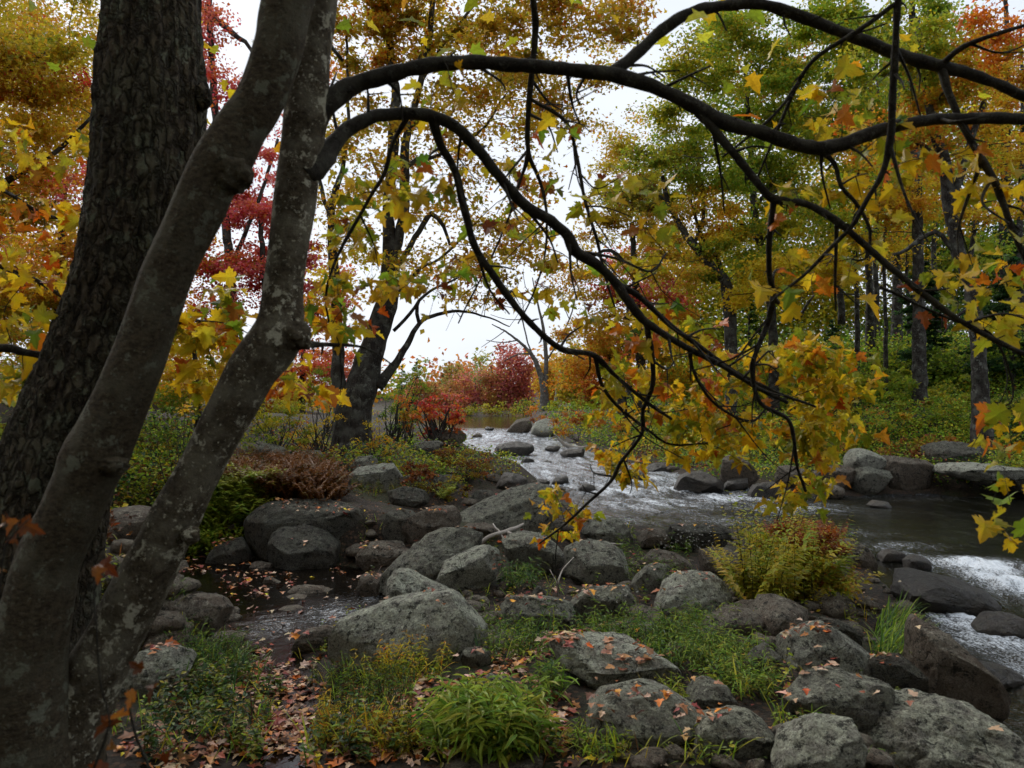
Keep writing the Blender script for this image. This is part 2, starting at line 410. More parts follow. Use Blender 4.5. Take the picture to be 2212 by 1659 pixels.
def water_mat(name, deep, foam_sheen=True, bumpd=.02, sc=1.0, rough=.06):
    m, nt, b, out = mat(name)
    fl = nd(nt, 'ShaderNodeCombineXYZ')
    au = nd(nt, 'ShaderNodeAttribute', attribute_name='flow_s'); av = nd(nt, 'ShaderNodeAttribute', attribute_name='flow_t')
    nt.links.new(au.outputs['Fac'], fl.inputs[0]); nt.links.new(av.outputs['Fac'], fl.inputs[1])
    mp = nd(nt, 'ShaderNodeMapping'); nt.links.new(fl.outputs[0], mp.inputs[0]); mp.inputs['Scale'].default_value = (.35, 1, 1)
    tc = nd(nt, 'ShaderNodeTexCoord').outputs['Object']
    b.inputs['Roughness'].default_value = rough; b.inputs['IOR'].default_value = 1.33
    ty = noise(nt, 1.1, 3, tc)
    c = mixc(nt, ramp(nt, ty, [(.4, 0.), (.65, 1.)]), deep, tuple(np.array(deep) * 2.2))
    fo = nd(nt, 'ShaderNodeAttribute', attribute_name='foam_sheen').outputs['Fac']
    tu = nd(nt, 'ShaderNodeAttribute', attribute_name='turb').outputs['Fac']
    h1 = noise(nt, 5.5 * sc, 5, mp.outputs[0], .6, .4); h2 = noise(nt, 24 * sc, 4, tc, .6)
    nt.links.new(c, b.inputs['Base Color'])
    n1 = nd(nt, 'ShaderNodeBump', i_Distance=bumpd * 2.2); nt.links.new(h1, n1.inputs['Height']); 
    mr = nd(nt, 'ShaderNodeMapRange', i_3=.06, i_4=1.15); nt.links.new(tu, mr.inputs[0]); nt.links.new(mr.outputs[0], n1.inputs['Strength'])
    n2 = nd(nt, 'ShaderNodeBump', i_Distance=bumpd * .5); nt.links.new(h2, n2.inputs['Height']); nt.links.new(mr.outputs[0], n2.inputs['Strength']); nt.links.new(n1.outputs[0], n2.inputs['Normal'])
    nt.links.new(n2.outputs[0], b.inputs['Normal'])
    if foam_sheen:
        fn = noise(nt, 26, 6, mp.outputs[0], .75, .6); fn2 = noise(nt, 55, 4, tc, .7)
        mm = nd(nt, 'ShaderNodeMath', operation='MULTIPLY_ADD'); nt.links.new(fo, mm.inputs[0]); mm.inputs[1].default_value = .95
        ad = nd(nt, 'ShaderNodeMath', operation='ADD'); nt.links.new(fn, ad.inputs[0]); nt.links.new(fn2, ad.inputs[1])
        hf = nd(nt, 'ShaderNodeMath', operation='MULTIPLY', i_1=.5); nt.links.new(ad.outputs[0], hf.inputs[0]); hf.inputs[1].default_value = 1.7
        nt.links.new(hf.outputs[0], mm.inputs[2])
        mrf = nd(nt, 'ShaderNodeMapRange', i_1=2.02, i_2=2.62); nt.links.new(mm.outputs[0], mrf.inputs[0]); f = ramp(nt, mrf.outputs[0], [(0., 0.), (.5, .35), (1., .9)])
        df = nd(nt, 'ShaderNodeBsdfPrincipled', i_Roughness=.6); df.inputs['Base Color'].default_value = (.80, .86, .92, 1)
        nt.links.new(n2.outputs[0], df.inputs['Normal'])
        mx = nd(nt, 'ShaderNodeMixShader'); nt.links.new(f, mx.inputs[0]); nt.links.new(b.outputs[0], mx.inputs[1]); nt.links.new(df.outputs[0], mx.inputs[2])
        nt.links.new(mx.outputs[0], out.inputs[0])
    return m
M_RIVER = water_mat('river_water', (.004, .004, .0025), True, .045)
# ================================================================ SETTING: terrain, river, side stream
def zw(y):
    """water level: a quiet run, a low cascade at 17-19 m, riffles up to the pond"""
    y = np.asarray(y, float)
    return -.12 * (1 - sstep(4, 11, y)) + .20 * sstep(16.2, 19.5, y) + .2 * sstep(20, 45, y)
POND = .40
def on_water(px, py):
    d = 20.
    x, z = ray(px, py)
    for _ in range(60): d = .5 * d + .5 * min(600, (CAM_Z - float(zw(d))) / max(1e-4, -z))
    return (float(x) * d, d)
_edge = [(2212, 1640), (2150, 1560), (2085, 1450), (2010, 1350), (1930, 1290), (1850, 1210), (1790, 1150), (1600, 1150), (1480, 1150), (1290, 1148), (1262, 1120), (1215, 1062),
         (1110, 1045), (1062, 1003), (1000, 962), (890, 950), (850, 935), (830, 922), (700, 909), (560, 899), (800, 898.5), (1300, 898.5), (1220, 904), (1128, 912), (1122, 922), (1200, 948),
         (1262, 968), (1330, 996), (1420, 1012), (1490, 1030), (1560, 1048), (1640, 1066), (1800, 1073), (1950, 1066), (2212, 1076), (2700, 1085)]
RIVER = np.array([on_water(*p) for p in _edge] + [(19, 10), (13, 2.0), (9, -4), (5.5, -4), (3.2, 2.0)])
_sedge = [(340, 1205), (520, 1200), (640, 1215), (790, 1225), (800, 1262), (850, 1285), (815, 1325), (700, 1365), (640, 1400), (690, 1440), (725, 1500), (700, 1580), (640, 1690), (560, 1690),
          (540, 1580), (580, 1490), (460, 1400), (470, 1330), (400, 1290), (330, 1250)]
S_LEVEL = .12
STREAM = np.array([(float(ray(*p)[0]) * (CAM_Z - S_LEVEL) / -float(ray(*p)[1]), (CAM_Z - S_LEVEL) / -float(ray(*p)[1])) for p in _sedge])
def poly_sd(poly, x, y):
    """signed distance, positive inside"""
    x = np.asarray(x, float); y = np.asarray(y, float)
    d = np.full(x.shape, 1e9); ins = np.zeros(x.shape, bool); n = len(poly)
    for i in range(n):
        ax, ay = poly[i]; bx, by = poly[(i + 1) % n]
        ex, ey = bx - ax, by - ay
        t = np.clip(((x - ax) * ex + (y - ay) * ey) / (ex * ex + ey * ey + 1e-12), 0, 1)
        d = np.minimum(d, np.hypot(x - ax - t * ex, y - ay - t * ey))
        c = ((ay > y) != (by > y)) & (x < (bx - ax) * (y - ay) / (by - ay + 1e-12) + ax)
        ins ^= c
    return np.where(ins, d, -d)

_cz = [(300, 1700, .28), (700, 1700, .20), (1106, 1700, .24), (1500, 1700, .3), (1900, 1700, .28), (2150, 1750, .1),
       (300, 1500, .25), (600, 1500, .16), (900, 1500, .25), (1300, 1500, .27), (1700, 1500, .3), (1950, 1500, .22),
       (480, 1350, .15), (700, 1350, .17), (1000, 1350, .2), (1350, 1350, .25), (1700, 1350, .27), (1850, 1290, .16),
       (400, 1240, .16), (600, 1230, .15), (800, 1240, .16), (1100, 1220, .2), (1400, 1220, .15), (1650, 1185, .12),
       (900, 1130, .38), (1100, 1100, .35), (1200, 1120, .18)]
_cd = [(480, 1100, 8), (330, 1150, 6.8), (600, 1040, 10.5), (750, 985, 14), (560, 960, 14), (900, 970, 16), (1040, 1010, 15.2), (950, 1060, 11.5), (850, 1080, 10), (700, 1090, 9.3), (1130, 1055, 14),
       (200, 1180, 5.5), (0, 1180, 5.5), (300, 900, 14), (0, 850, 14), (-400, 800, 14), (-600, 1150, 5), (-900, 1100, 5), (980, 955, 19.5), (900, 950, 20), (700, 920, 24), (600, 890, 24),
       (1250, 940, 35), (1300, 960, 28), (1172, 889, 60), (1190, 915, 44), (1128, 905, 70), (1400, 998, 23), (1500, 1010, 20), (1640, 1040, 18), (1850, 1022, 19), (2050, 1010, 18), (2212, 1010, 18), (2500, 1000, 17),
       (1600, 920, 30), (1900, 905, 26), (2100, 890, 24), (2400, 890, 22), (1900, 760, 38), (2200, 740, 38), (1600, 860, 45), (2600, 700, 45), (1400, 880, 60), (1250, 885, 90),
       (1100, 888, 150), (900, 885, 150), (1500, 850, 150), (450, 872, 60), (200, 840, 60), (-800, 800, 60), (3000, 750, 80), (650, 889, 60), (1500, 840, 300), (700, 860, 300), (2500, 760, 300), (-400, 780, 300), (1100, 868, 420)]
CP = []
for px, py, z in _cz:
    d = (CAM_Z - z) / -float(ray(px, py)[1]); CP.append((float(ray(px, py)[0]) * d, d, z))
for px, py, d in _cd: CP.append(tuple(P(px, py, d)))
CP += [(0, 0, .3), (-3, 0, .4), (3, 0, .2), (0, -6, .4), (-8, -4, .8), (-14, 2, 1.2), (14, -8, .4), (30, -5, 2), (26, 10, 2.2), (0, -30, 1.), (-40, 0, 3), (60, 0, 5)]
CP = np.array(CP, float)
_sc = np.maximum(1.2, np.hypot(CP[:, 0], CP[:, 1])) ** 2 * .02
def ground_base(x, y):
    x = np.asarray(x, float).ravel(); y = np.asarray(y, float).ravel()
    num = np.zeros_like(x); den = np.zeros_like(x)
    for (cx, cy, cz), s2 in zip(CP, _sc):
        w = 1.0 / (((x - cx) ** 2 + (y - cy) ** 2) / (cx * cx + cy * cy + 1.5) + .0012) ** 2.2
        num += w * cz; den += w
    return num / den
def ground(x, y, detail=True):
    x = np.asarray(x, float).ravel(); y = np.asarray(y, float).ravel()
    z = ground_base(x, y)
    r = np.hypot(x, y)
    if detail:
        z = z + (.05 * fbm2(x, y, 1.3, 3, 1) + .03 * fbm2(x, y, 5., 2, 2)) * (1 - sstep(12, 30, r)) + .25 * fbm2(x, y, .25, 3, 5) * sstep(18, 40, r)
    sd = poly_sd(RIVER, x, y); lv = zw(y)
    k = sstep(-1.3, -.02, sd)
    z = z * (1 - k) + (lv + .05) * k
    z = np.where(sd > 0, lv - np.minimum(.7, sd * .8) + .05 * (1 - sstep(0, .1, sd)), np.maximum(z, lv + .04))
    s2 = poly_sd(STREAM, x, y)
    k = sstep(-.5, 0, s2)
    z = np.where(sd < 0, z * (1 - k) + np.where(s2 > 0, S_LEVEL - np.minimum(.14, s2 * .25) + .05 * fbm2(x, y, 3.5, 3, 8), S_LEVEL + .02) * k, z)
    return z
def gz(x, y): return float(ground(np.array([x]), np.array([y]))[0])
def hit(px, py, lo=2.5, hi=400.):
    """where the sight line through a layout point meets the terrain or the water"""
    rx, rz = (float(v) for v in ray(px, py))
    d = np.geomspace(lo, hi, 160)
    g = np.maximum(ground(rx * d, d), np.where(poly_sd(RIVER, rx * d, d) > 0, zw(d), -9))
    h = CAM_Z + rz * d - g
    i = int(np.argmax(h < 0))
    if h[i] >= 0: return rx * hi * .5, hi * .5, gz(rx * hi * .5, hi * .5)
    if i == 0: return rx * lo, lo, float(g[0])
    t = h[i - 1] / (h[i - 1] - h[i] + 1e-9); dd = d[i - 1] * (1 - t) + d[i] * t
    return rx * dd, dd, CAM_Z + rz * dd

def axis_vals(a, b, s0, r0, c=0.):
    """grid lines from a to b, spacing s0 near c and growing by distance"""
    out = [c]; v = c
    while v < b: v += s0 * (1 + max(0, abs(v - c) - r0) * .35); out.append(v)
    v = c; neg = []
    while v > a: v -= s0 * (1 + max(0, abs(v - c) - r0) * .35); neg.append(v)
    return np.array(neg[::-1] + out)
def grid_tris(nx, ny):
    i = np.arange(nx - 1)[None] + np.arange(ny - 1)[:, None] * nx
    return np.stack([i, i + 1, i + nx + 1, i + nx], -1).reshape(-1, 4)
gx = axis_vals(-1500, 1500, .16, 4.5); gy = axis_vals(-300, 1500, .15, 5., 7.)
X, Y = np.meshgrid(gx, gy)
Z = ground(X, Y)
me = mesh_np('ground', np.stack([X.ravel(), Y.ravel(), Z], 1), grid_tris(len(gx), len(gy)), None, True)
props(obj('ground', me, M_SOIL), kind='structure')

# river surface: fine mesh with waves; flow coordinates follow the channel
CL = np.array([on_water(1075, 912), on_water(1100, 930), on_water(1130, 960), on_water(1200, 1005), on_water(1330, 1050), on_water(1500, 1095), on_water(1750, 1120), on_water(2000, 1190), on_water(2200, 1330), (5.6, 3), (8, -3)])
def flow(x, y):
    best = np.full(x.shape, 1e9); s = np.zeros(x.shape); t = np.zeros(x.shape); acc = 0
    for i in range(len(CL) - 1):
        a, b_ = CL[i], CL[i + 1]; e = b_ - a; L_ = np.hypot(*e)
        u = ((x - a[0]) * e[0] + (y - a[1]) * e[1]) / L_ ** 2; uc = np.clip(u, 0 if i else -9, 1 if i < len(CL) - 2 else 9)
        dx, dy = x - a[0] - uc * e[0], y - a[1] - uc * e[1]; dd = np.hypot(dx, dy)
        k = dd < best
        best = np.where(k, dd, best); s = np.where(k, acc + uc * L_, s); t = np.where(k, (e[0] * dy - e[1] * dx) / L_, t); acc += L_
    return s, t
def zone(x, y, px, py, rx, ry, amt):
    c = on_water(px, py); a = on_water(px, py + ry); b_ = on_water(px, py - ry)
    wy = max(.3, (b_[1] - a[1]) / 2); wx = rx / FPX * c[1]
    return amt * np.exp(-(((x - c[0]) / wx) ** 2 + ((y - (a[1] + b_[1]) / 2) / wy) ** 2) * 1.1)
_foam_sheen = [(1340, 1062, 120, 14, 1.0), (1460, 1058, 70, 9, 1.15), (1570, 1078, 120, 16, .85), (1400, 1090, 200, 22, .68), (1700, 1098, 160, 16, .6), (1330, 1125, 90, 14, .5), (1560, 1125, 140, 14, .42), (1250, 1028, 60, 12, .35), (1140, 985, 120, 30, .75), (1060, 948, 80, 18, .85), (1180, 1010, 100, 24, .7), (900, 938, 80, 10, .7),
         (1420, 1035, 30, 8, 1.0), (1330, 1035, 60, 8, .5), (2120, 1225, 110, 22, 1.35), (2190, 1265, 80, 44, 1.25), (2080, 1345, 70, 30, 1.3), (2150, 1390, 80, 30, 1.1), (2212, 1440, 60, 40, .8), (1930, 1180, 120, 14, .45), (1850, 1150, 120, 14, .3), (1100, 1020, 40, 10, .4), (1180, 1012, 60, 8, .35), (1960, 1200, 60, 8, .5)]
def water_patch(x, y):
    s, t = flow(x, y); foam_sheen = np.zeros(x.shape)
    for f in _foam_sheen: foam_sheen = np.maximum(foam_sheen, zone(x, y, *f))
    turb = np.clip(foam_sheen * 1.1 + .75 * sstep(14.5, 17.5, y) * (1 - sstep(45, 60, y)) + .30 * sstep(10, 12, y) * (1 - sstep(3.5, 6.5, x)) + .09, 0, 1) * (1 - .9 * sstep(48, 58, y))
    p = np.stack([s * 1.4, t * 2.6, np.zeros_like(s)], 1)
    n1 = fbm(p, 4); n2 = fbm(np.stack([s * 5, t * 8, np.ones_like(s)], 1), 3)
    ridge = 1 - np.abs(fbm(np.stack([s * 1.9, t * 3.4, np.full_like(s, 4.)], 1), 3)) * 2.2
    z = zw(y) + turb * (.060 * n1 + .035 * n2 + .05 * np.clip(foam_sheen, 0, 1) * ridge) + .006 * n1
    foam_sheen = np.maximum(foam_sheen, .58 * sstep(15.5, 18, y) * (1 - sstep(48, 60, y))); streak = .55 + .75 * fbm(np.stack([s * .8, t * 5.0, np.full_like(s, 2.)], 1), 4) + .25 * ridge  # upstream whitening stands for reflected sky, painted in along with the foam
    return z, np.clip(foam_sheen * streak * 1.15, 0, 1.1), turb, s, t
wx_ = axis_vals(-30, 30, .06, 5., 3.5); wy_ = axis_vals(-5, 150, .066, 8.5, 11.)
X, Y = np.meshgrid(wx_, wy_); x, y = X.ravel(), Y.ravel()
sd = poly_sd(RIVER, x, y)
z, fo, tu, s_, t_ = water_patch(x, y)
q = grid_tris(len(wx_), len(wy_)); keep = (sd[q] > -.55 - .01 * np.abs(y[q])).any(1); q = q[keep]
used = np.unique(q); rm = np.zeros(len(x), np.int64); rm[used] = np.arange(len(used))
me = mesh_np('river', np.stack([x, y, z], 1)[used], rm[q], None, True, dict(foam_sheen=fo[used], turb=tu[used], flow_s=s_[used], flow_t=t_[used]))
props(obj('river', me, M_RIVER), kind='structure')

sx_ = np.arange(-4.5, -.3, .035); sy_ = np.arange(2.4, 9.6, .035)
X, Y = np.meshgrid(sx_, sy_); x, y = X.ravel(), Y.ravel()
sd = poly_sd(STREAM, x, y)
tur = np.zeros_like(x)
for px, py, rx, ry, a in ((720, 1325, 90, 18, 1.), (600, 1350, 80, 14, .8), (800, 1290, 30, 15, 1.), (660, 1500, 60, 40, .25)):
    d0 = (CAM_Z - S_LEVEL) / -float(ray(px, py)[1]); tur = np.maximum(tur, a * np.exp(-((x - float(ray(px, py)[0]) * d0) / (rx / FPX * d0)) ** 2 - ((y - d0) / .45) ** 2))
s_ = x * .75 + y * .65; t_ = -x * .65 + y * .75
z = S_LEVEL + tur * (.020 * fbm(np.stack([s_ * 5, t_ * 9, s_ * 0], 1), 4)) + .0015 * fbm(np.stack([x * 6, y * 6, x * 0], 1), 2)
q = grid_tris(len(sx_), len(sy_)); keep = (sd[q] > -.35).any(1); q = q[keep]
used = np.unique(q); rm = np.zeros(len(x), np.int64); rm[used] = np.arange(len(used))
me = mesh_np('stream', np.stack([x, y, z], 1)[used], rm[q], None, True, dict(foam_sheen=(tur * .38)[used], turb=np.clip(tur + .02, 0, 1)[used], flow_s=s_[used], flow_t=t_[used]))
M_STREAM = water_mat('side_stream_water', (.004, .003, .002), True, .014, 1.6, .05)
props(obj('stream', me, M_STREAM), kind='structure')
# ================================================================ BOULDERS
import bmesh
_ico = {}
def ico(n):
    if n not in _ico:
        bm = bmesh.new(); bmesh.ops.create_icosphere(bm, subdivisions=n, radius=1.0); bm.verts.ensure_lookup_table()
        _ico[n] = (np.array([v.co for v in bm.verts]), np.array([[v.index for v in f.verts] for f in bm.faces])); bm.free()
    return _ico[n]
ROCKS = []
def rock(pts, label, m=None, d=None, thick=.75, res=5, top=.55, topn=(-.0, -.6, .8), front=.62, frontn=(0, -1, -.12), rough=1.0, name='boulder', seed=None, group='granite boulders of the riverbed', cuts=5, z0=None):
    """a boulder: its outline as seen, real thickness, planed by a tilted top face, a front face and a few random breaks"""
    pts = S(pts); px = np.array([p[0] for p in pts]); py = np.array([p[1] for p in pts])
    cx, by = .5 * (px.min() + px.max()), py.max()
    if d is None: hx, hy, hz = hit(cx, by - .02 * (by - py.min()))
    else: hy = d
    w0 = (px.max() - px.min()) / FPX * hy
    T = thick * w0 * .5
    dc = hy + T * .75                                   # distance of the outline's plane
    W = np.array([P(a, b, dc) for a, b in pts]); U = W[:, [0, 2]]
    c = np.array([.5 * (U[:, 0].min() + U[:, 0].max()), .5 * (U[:, 1].min() + U[:, 1].max())])
    V = U - c; n = len(V); ang = np.linspace(-math.pi, math.pi, 361); R = np.zeros(361)
    for k, a in enumerate(ang):
        dx, dz = math.cos(a), math.sin(a); best = 0
        for i in range(n):
            p, q_ = V[i], V[(i + 1) % n]; e = q_ - p; den = dx * e[1] - dz * e[0]
            if abs(den) < 1e-12: continue
            t = (p[0] * e[1] - p[1] * e[0]) / den; s = (p[0] * dz - p[1] * dx) / den
            if t > 0 and -1e-6 <= s <= 1 + 1e-6: best = max(best, t)
        R[k] = best
    ker = np.ones(3) / 3; R = np.convolve(np.concatenate([R[-5:-1], R, R[1:5]]), ker, 'same')[4:-4]
    if px.max() - px.min() < 100: res = min(res, 4)
    v0, t0 = ico(res)
    b_ = v0[:, 1]; th = np.arctan2(v0[:, 2], v0[:, 0]); rho = (1 - np.abs(b_) ** 3.8) ** (1 / 3.8)
    Rr = np.interp(th, ang, R)
    v = np.stack([Rr * rho * np.cos(th), T * b_, Rr * rho * np.sin(th)], 1)
    sd = seed if seed is not None else abs(hash(label)) % 9973 if False else sum(ord(ch) * (i + 1) for i, ch in enumerate(label)) % 9973
    rg = np.random.default_rng(sd)
    size = max(w0, U[:, 1].max() - U[:, 1].min())
    nn = v0 + rg.normal(0, 1, 3) * 30
    jag = fbm(nn * 1.3, 2)[:, None]
    v = v * (1 + .10 * rough * jag)
    planes = []
    if top: planes.append((np.array(topn, float), top))
    if front: planes.append((np.array(frontn, float), front))
    for _ in range(cuts):
        q_ = rg.normal(0, 1, 3); q_[1] -= .5; q_[2] += .1; planes.append((q_, rg.uniform(.64, .90)))
    for _ in range(int(16 * rough) + 3):
        planes.append((rg.normal(0, 1, 3) + (0, -.5, .15), rg.uniform(.80, .95)))
    for pi_, (nrm, fr) in enumerate(planes):
        nrm = nrm / np.linalg.norm(nrm); s = v @ nrm; lim = s.max() * fr
        if pi_ == 0 and top: lim = max((V @ nrm[[0, 2]]).max() * .965, s.max() * .3)
        ex = np.maximum(0, s - lim)
        v = v - nrm[None] * (ex * .95)[:, None]
    amp = size * .5 * rough
    dirn = v / (np.linalg.norm(v, axis=1)[:, None] + 1e-9)
    pn = v / size * 6 + rg.normal(0, 1, 3) * 20
    rid = 1 - np.abs(fbm(pn * .8, 3)) * 2
    v = v + dirn * (amp * (.052 * fbm(pn, 6, .62) - .045 * np.clip(rid - .78, 0, 1) * 5 * .5))[:, None]
    wz = v[:, 2]
    base = np.array([c[0], dc, c[1]])
    org = np.array([c[0], dc, U[:, 1].min()])
    low = v[:, 2] < 0
    v[low, 2] *= 1.18                                    # the foot goes on into the ground
    v = v + base - org
    me = mesh_np(name, v, t0, None, True)
    o = obj(name, me, m or M_ROCK, None, org)
    props(o, label, 'rock' if name != 'boulder' else 'boulder', group)
    ROCKS.append((o, v + org, t0)); return o

R_, RP, RD, RB, RW = M_ROCK, M_ROCK_PALE, M_ROCK_DARK, M_ROCK_BROWN, M_ROCK_WET
# --- middle ground, left to right
rock([(594, 1268), (649, 1224), (762, 1222), (876, 1233), (930, 1240), (947, 1277), (943, 1320), (900, 1352), (800, 1362), (650, 1362), (596, 1335)], 'big dark table-shaped boulder with a long flat top, a single red leaf on it', RD, thick=.62, top=.30, topn=(0, -.25, .97), front=.70, frontn=(0, -1, -.2), cuts=3)
rock([(644, 1360), (662, 1303), (675, 1288), (745, 1279), (797, 1299), (828, 1325), (828, 1368), (800, 1399), (710, 1410), (653, 1377)], 'round dark boulder leaning against the front of the flat table-shaped one', RD, thick=1.0, top=.85, front=.85, frontn=(.2, -1, .1), cuts=3)
rock([(858, 1356), (895, 1326), (980, 1322), (1000, 1370), (930, 1390), (870, 1378)], 'low brown rock wedged between the round boulder and the big central slab', RB)
rock([(935, 1300), (945, 1247), (1010, 1242), (1030, 1280), (990, 1330), (940, 1330)], 'dark ledge in the gap at the right end of the flat table-shaped boulder', RD)
rock([(970, 1330), (985, 1270), (1040, 1243), (1125, 1235), (1140, 1270), (1090, 1330), (990, 1345)], 'brown pocked rock full of black pits behind the big central slab', RB, top=.5)
rock([(1096, 1281), (1116, 1256), (1243, 1198), (1315, 1182), (1365, 1183), (1390, 1200), (1395, 1240), (1372, 1275), (1320, 1298), (1210, 1308), (1125, 1305)], 'huge grey slanting boulder sloping up from left to right at the edge of the river', R_, thick=.8, top=.34, topn=(-.36, -.45, .85), front=.75, cuts=2)
rock([(905, 1425), (960, 1370), (1040, 1310), (1085, 1291), (1160, 1289), (1185, 1300), (1170, 1345), (1110, 1395), (1040, 1430), (940, 1440)], 'big central slab, brown at its foot and grey on top, tilting down to the left', R_, thick=.7, top=.32, topn=(-.25, -.6, .8), front=None, cuts=2)
rock([(1030, 1420), (1080, 1370), (1180, 1325), (1215, 1328), (1240, 1370), (1220, 1420), (1170, 1447), (1060, 1445)], 'grey wedge with a dark undercut side in front of the big central slab', RP, thick=.7, top=.42, topn=(-.3, -.5, .85), front=.6, frontn=(.2, -1, -.4))
rock([(1200, 1322), (1260, 1298), (1340, 1303), (1382, 1330), (1378, 1370), (1330, 1405), (1240, 1410), (1210, 1370)], 'slanting grey boulder under the lowest tip of the hanging yellow branch', R_, thick=.9, top=.45, topn=(-.35, -.5, .8), front=.7)
rock([(1380, 1332), (1420, 1316), (1490, 1328), (1530, 1355), (1534, 1400), (1500, 1428), (1420, 1428), (1385, 1398), (1378, 1350)], 'smooth rounded grey-brown boulder with one pale lichen ring', R_, thick=1.0, top=.7, front=.85, rough=.6, cuts=2)
rock([(1405, 1320), (1445, 1275), (1480, 1265), (1525, 1267), (1547, 1290), (1552, 1325), (1500, 1340), (1440, 1340)], 'knobbly peaked rock standing at the edge of the rapids', R_, thick=1.0)
rock([(1608, 1310), (1640, 1285), (1760, 1281), (1805, 1300), (1800, 1335), (1700, 1352), (1640, 1342)], 'long low slab with a pale top and a black undercut side beside the river', RD, thick=.6, top=.3, topn=(0, -.3, .95))
rock([(1550, 1320), (1570, 1295), (1620, 1290), (1640, 1320), (1620, 1345), (1570, 1345)], 'small dark brown rock between the knobbly peaked rock and the long low slab', RB, res=4)
rock([(1690, 1355), (1740, 1340), (1800, 1342), (1825, 1390), (1780, 1415), (1710, 1408)], 'flat brown rock just left of the tall yellow-green bush', RB, thick=.9, rough=.7)
rock([(1540, 1380), (1580, 1345), (1680, 1352), (1700, 1395), (1640, 1420), (1560, 1410)], 'dark brown rock with leaf debris behind the pale crusted rocks', RB, thick=.9)
rock([(1540, 1425), (1560, 1390), (1610, 1370), (1642, 1383), (1640, 1425), (1590, 1452), (1555, 1450)], 'small upright grey rock with a pitted crown', R_, thick=1.0)
rock([(1585, 1490), (1620, 1432), (1680, 1400), (1760, 1408), (1812, 1440), (1806, 1485), (1720, 1508), (1640, 1518)], 'broad pale rock half covered by green weeds left of the yellow-green bush', RP, thick=.9, top=.5)
rock([(1395, 1475), (1430, 1440), (1500, 1428), (1550, 1438), (1558, 1485), (1500, 1515), (1415, 1520)], 'grey rock with black pits above the thick green weeds', R_, thick=.9)
rock([(1210, 1480), (1240, 1460), (1330, 1460), (1400, 1472), (1425, 1510), (1405, 1545), (1230, 1542)], 'long flat mottled rock directly right of the big pale whaleback boulder', R_, thick=.6, top=.45)
rock([(1290, 1465), (1315, 1428), (1355, 1465), (1340, 1475)], 'small dark triangular stone beside the grass tuft', RD, res=4)
rock([(800, 1595), (806, 1545), (830, 1515), (900, 1490), (950, 1470), (1050, 1450), (1170, 1444), (1204, 1455), (1218, 1500), (1200, 1590), (1100, 1612), (900, 1622)], 'big pale whaleback boulder lying beside the small stream', RP, thick=.55, top=.55, topn=(-.15, -.75, .65), front=.75, frontn=(.1, -1, 0), cuts=2, rough=.7)
rock([(912, 1485), (932, 1430), (958, 1398), (990, 1397), (1030, 1418), (1100, 1448), (1060, 1475), (960, 1492)], 'pale pointed rock resting behind the whaleback boulder', RP, thick=.9, top=.5, topn=(.25, -.6, .8))
rock([(862, 1462), (880, 1405), (895, 1396), (927, 1430), (935, 1462), (890, 1470)], 'small brown triangular rock at the head of the small stream', RB, res=4)
rock([(692, 1485), (705, 1440), (760, 1432), (830, 1450), (868, 1470), (850, 1490), (760, 1498)], 'low brown speckled rock with the small stream running past it', RB, thick=.7)
rock([(634, 1445), (650, 1405), (685, 1422), (692, 1448), (660, 1462)], 'small tan stone with leaves around it in front of the round dark boulder', RB, res=4)
rock([(604, 1395), (620, 1369), (672, 1377), (684, 1402), (650, 1412), (612, 1410)], 'small dark stone tucked under the round dark boulder', RB, res=4)
rock([(372, 1505), (400, 1468), (450, 1453), (540, 1463), (562, 1490), (532, 1535), (430, 1555), (385, 1540)], 'spotted brown rock right behind the lichened leaning stem', RB, thick=.9, top=.5)
rock([(688, 1585), (740, 1545), (820, 1527), (825, 1562), (780, 1580), (700, 1595)], 'thin brown wedge of rock at the left toe of the whaleback boulder', RB, res=4)
rock([(255, 1690), (300, 1615), (350, 1592), (440, 1588), (472, 1640), (435, 1695), (300, 1710)], 'pale speckled rock at the foot of the leaning trunks', RP, thick=.9)
rock([(488, 1385), (530, 1330), (580, 1313), (612, 1340), (612, 1385), (520, 1405)], 'low dark mossy rock against the left end of the table-shaped boulder', RD, thick=.9, res=4)
# --- right foreground
rock([(1329, 1602), (1350, 1570), (1420, 1557), (1500, 1563), (1560, 1578), (1640, 1600), (1657, 1640), (1632, 1672), (1500, 1687), (1435, 1678), (1425, 1640), (1362, 1622)], 'flat overhanging slab with fallen leaves lying along its top', RP, thick=.75, top=.15, topn=(0, -.42, .9), front=.75, frontn=(0, -1, -.25), cuts=2)
rock([(1435, 1800), (1440, 1740), (1480, 1692), (1550, 1674), (1640, 1698), (1705, 1740), (1695, 1795), (1600, 1820), (1480, 1825)], 'domed pale boulder with one round rusty leaf behind thin bare stems', RP, thick=1.0, top=.7, front=.8, rough=.7, cuts=2)
rock([(1662, 1715), (1690, 1675), (1740, 1658), (1780, 1678), (1804, 1728), (1760, 1748), (1690, 1742)], 'small domed rock with black pits between the leafy slab and the lumpy boulder', R_, thick=1.0, top=.75, rough=.7)
rock([(1664, 1835), (1680, 1780), (1750, 1750), (1850, 1738), (1898, 1768), (1910, 1835), (1850, 1860), (1720, 1865)], 'square-shouldered lumpy boulder with pale crusts at its right corner', R_, thick=.9, top=.5)
rock([(1815, 1635), (1850, 1580), (1875, 1573), (1903, 1598), (1912, 1650), (1860, 1658)], 'small dark pointed rock left of the lichen-capped boulder', RD, thick=1.)
rock([(1902, 1650), (1910, 1570), (1950, 1540), (2020, 1523), (2080, 1558), (2122, 1590), (2125, 1635), (2090, 1655), (2000, 1665)], 'lichen-capped boulder with one pinkish leaf, below the yellow-green bush', RP, thick=.9, top=.42, topn=(-.1, -.55, .85), front=.75)
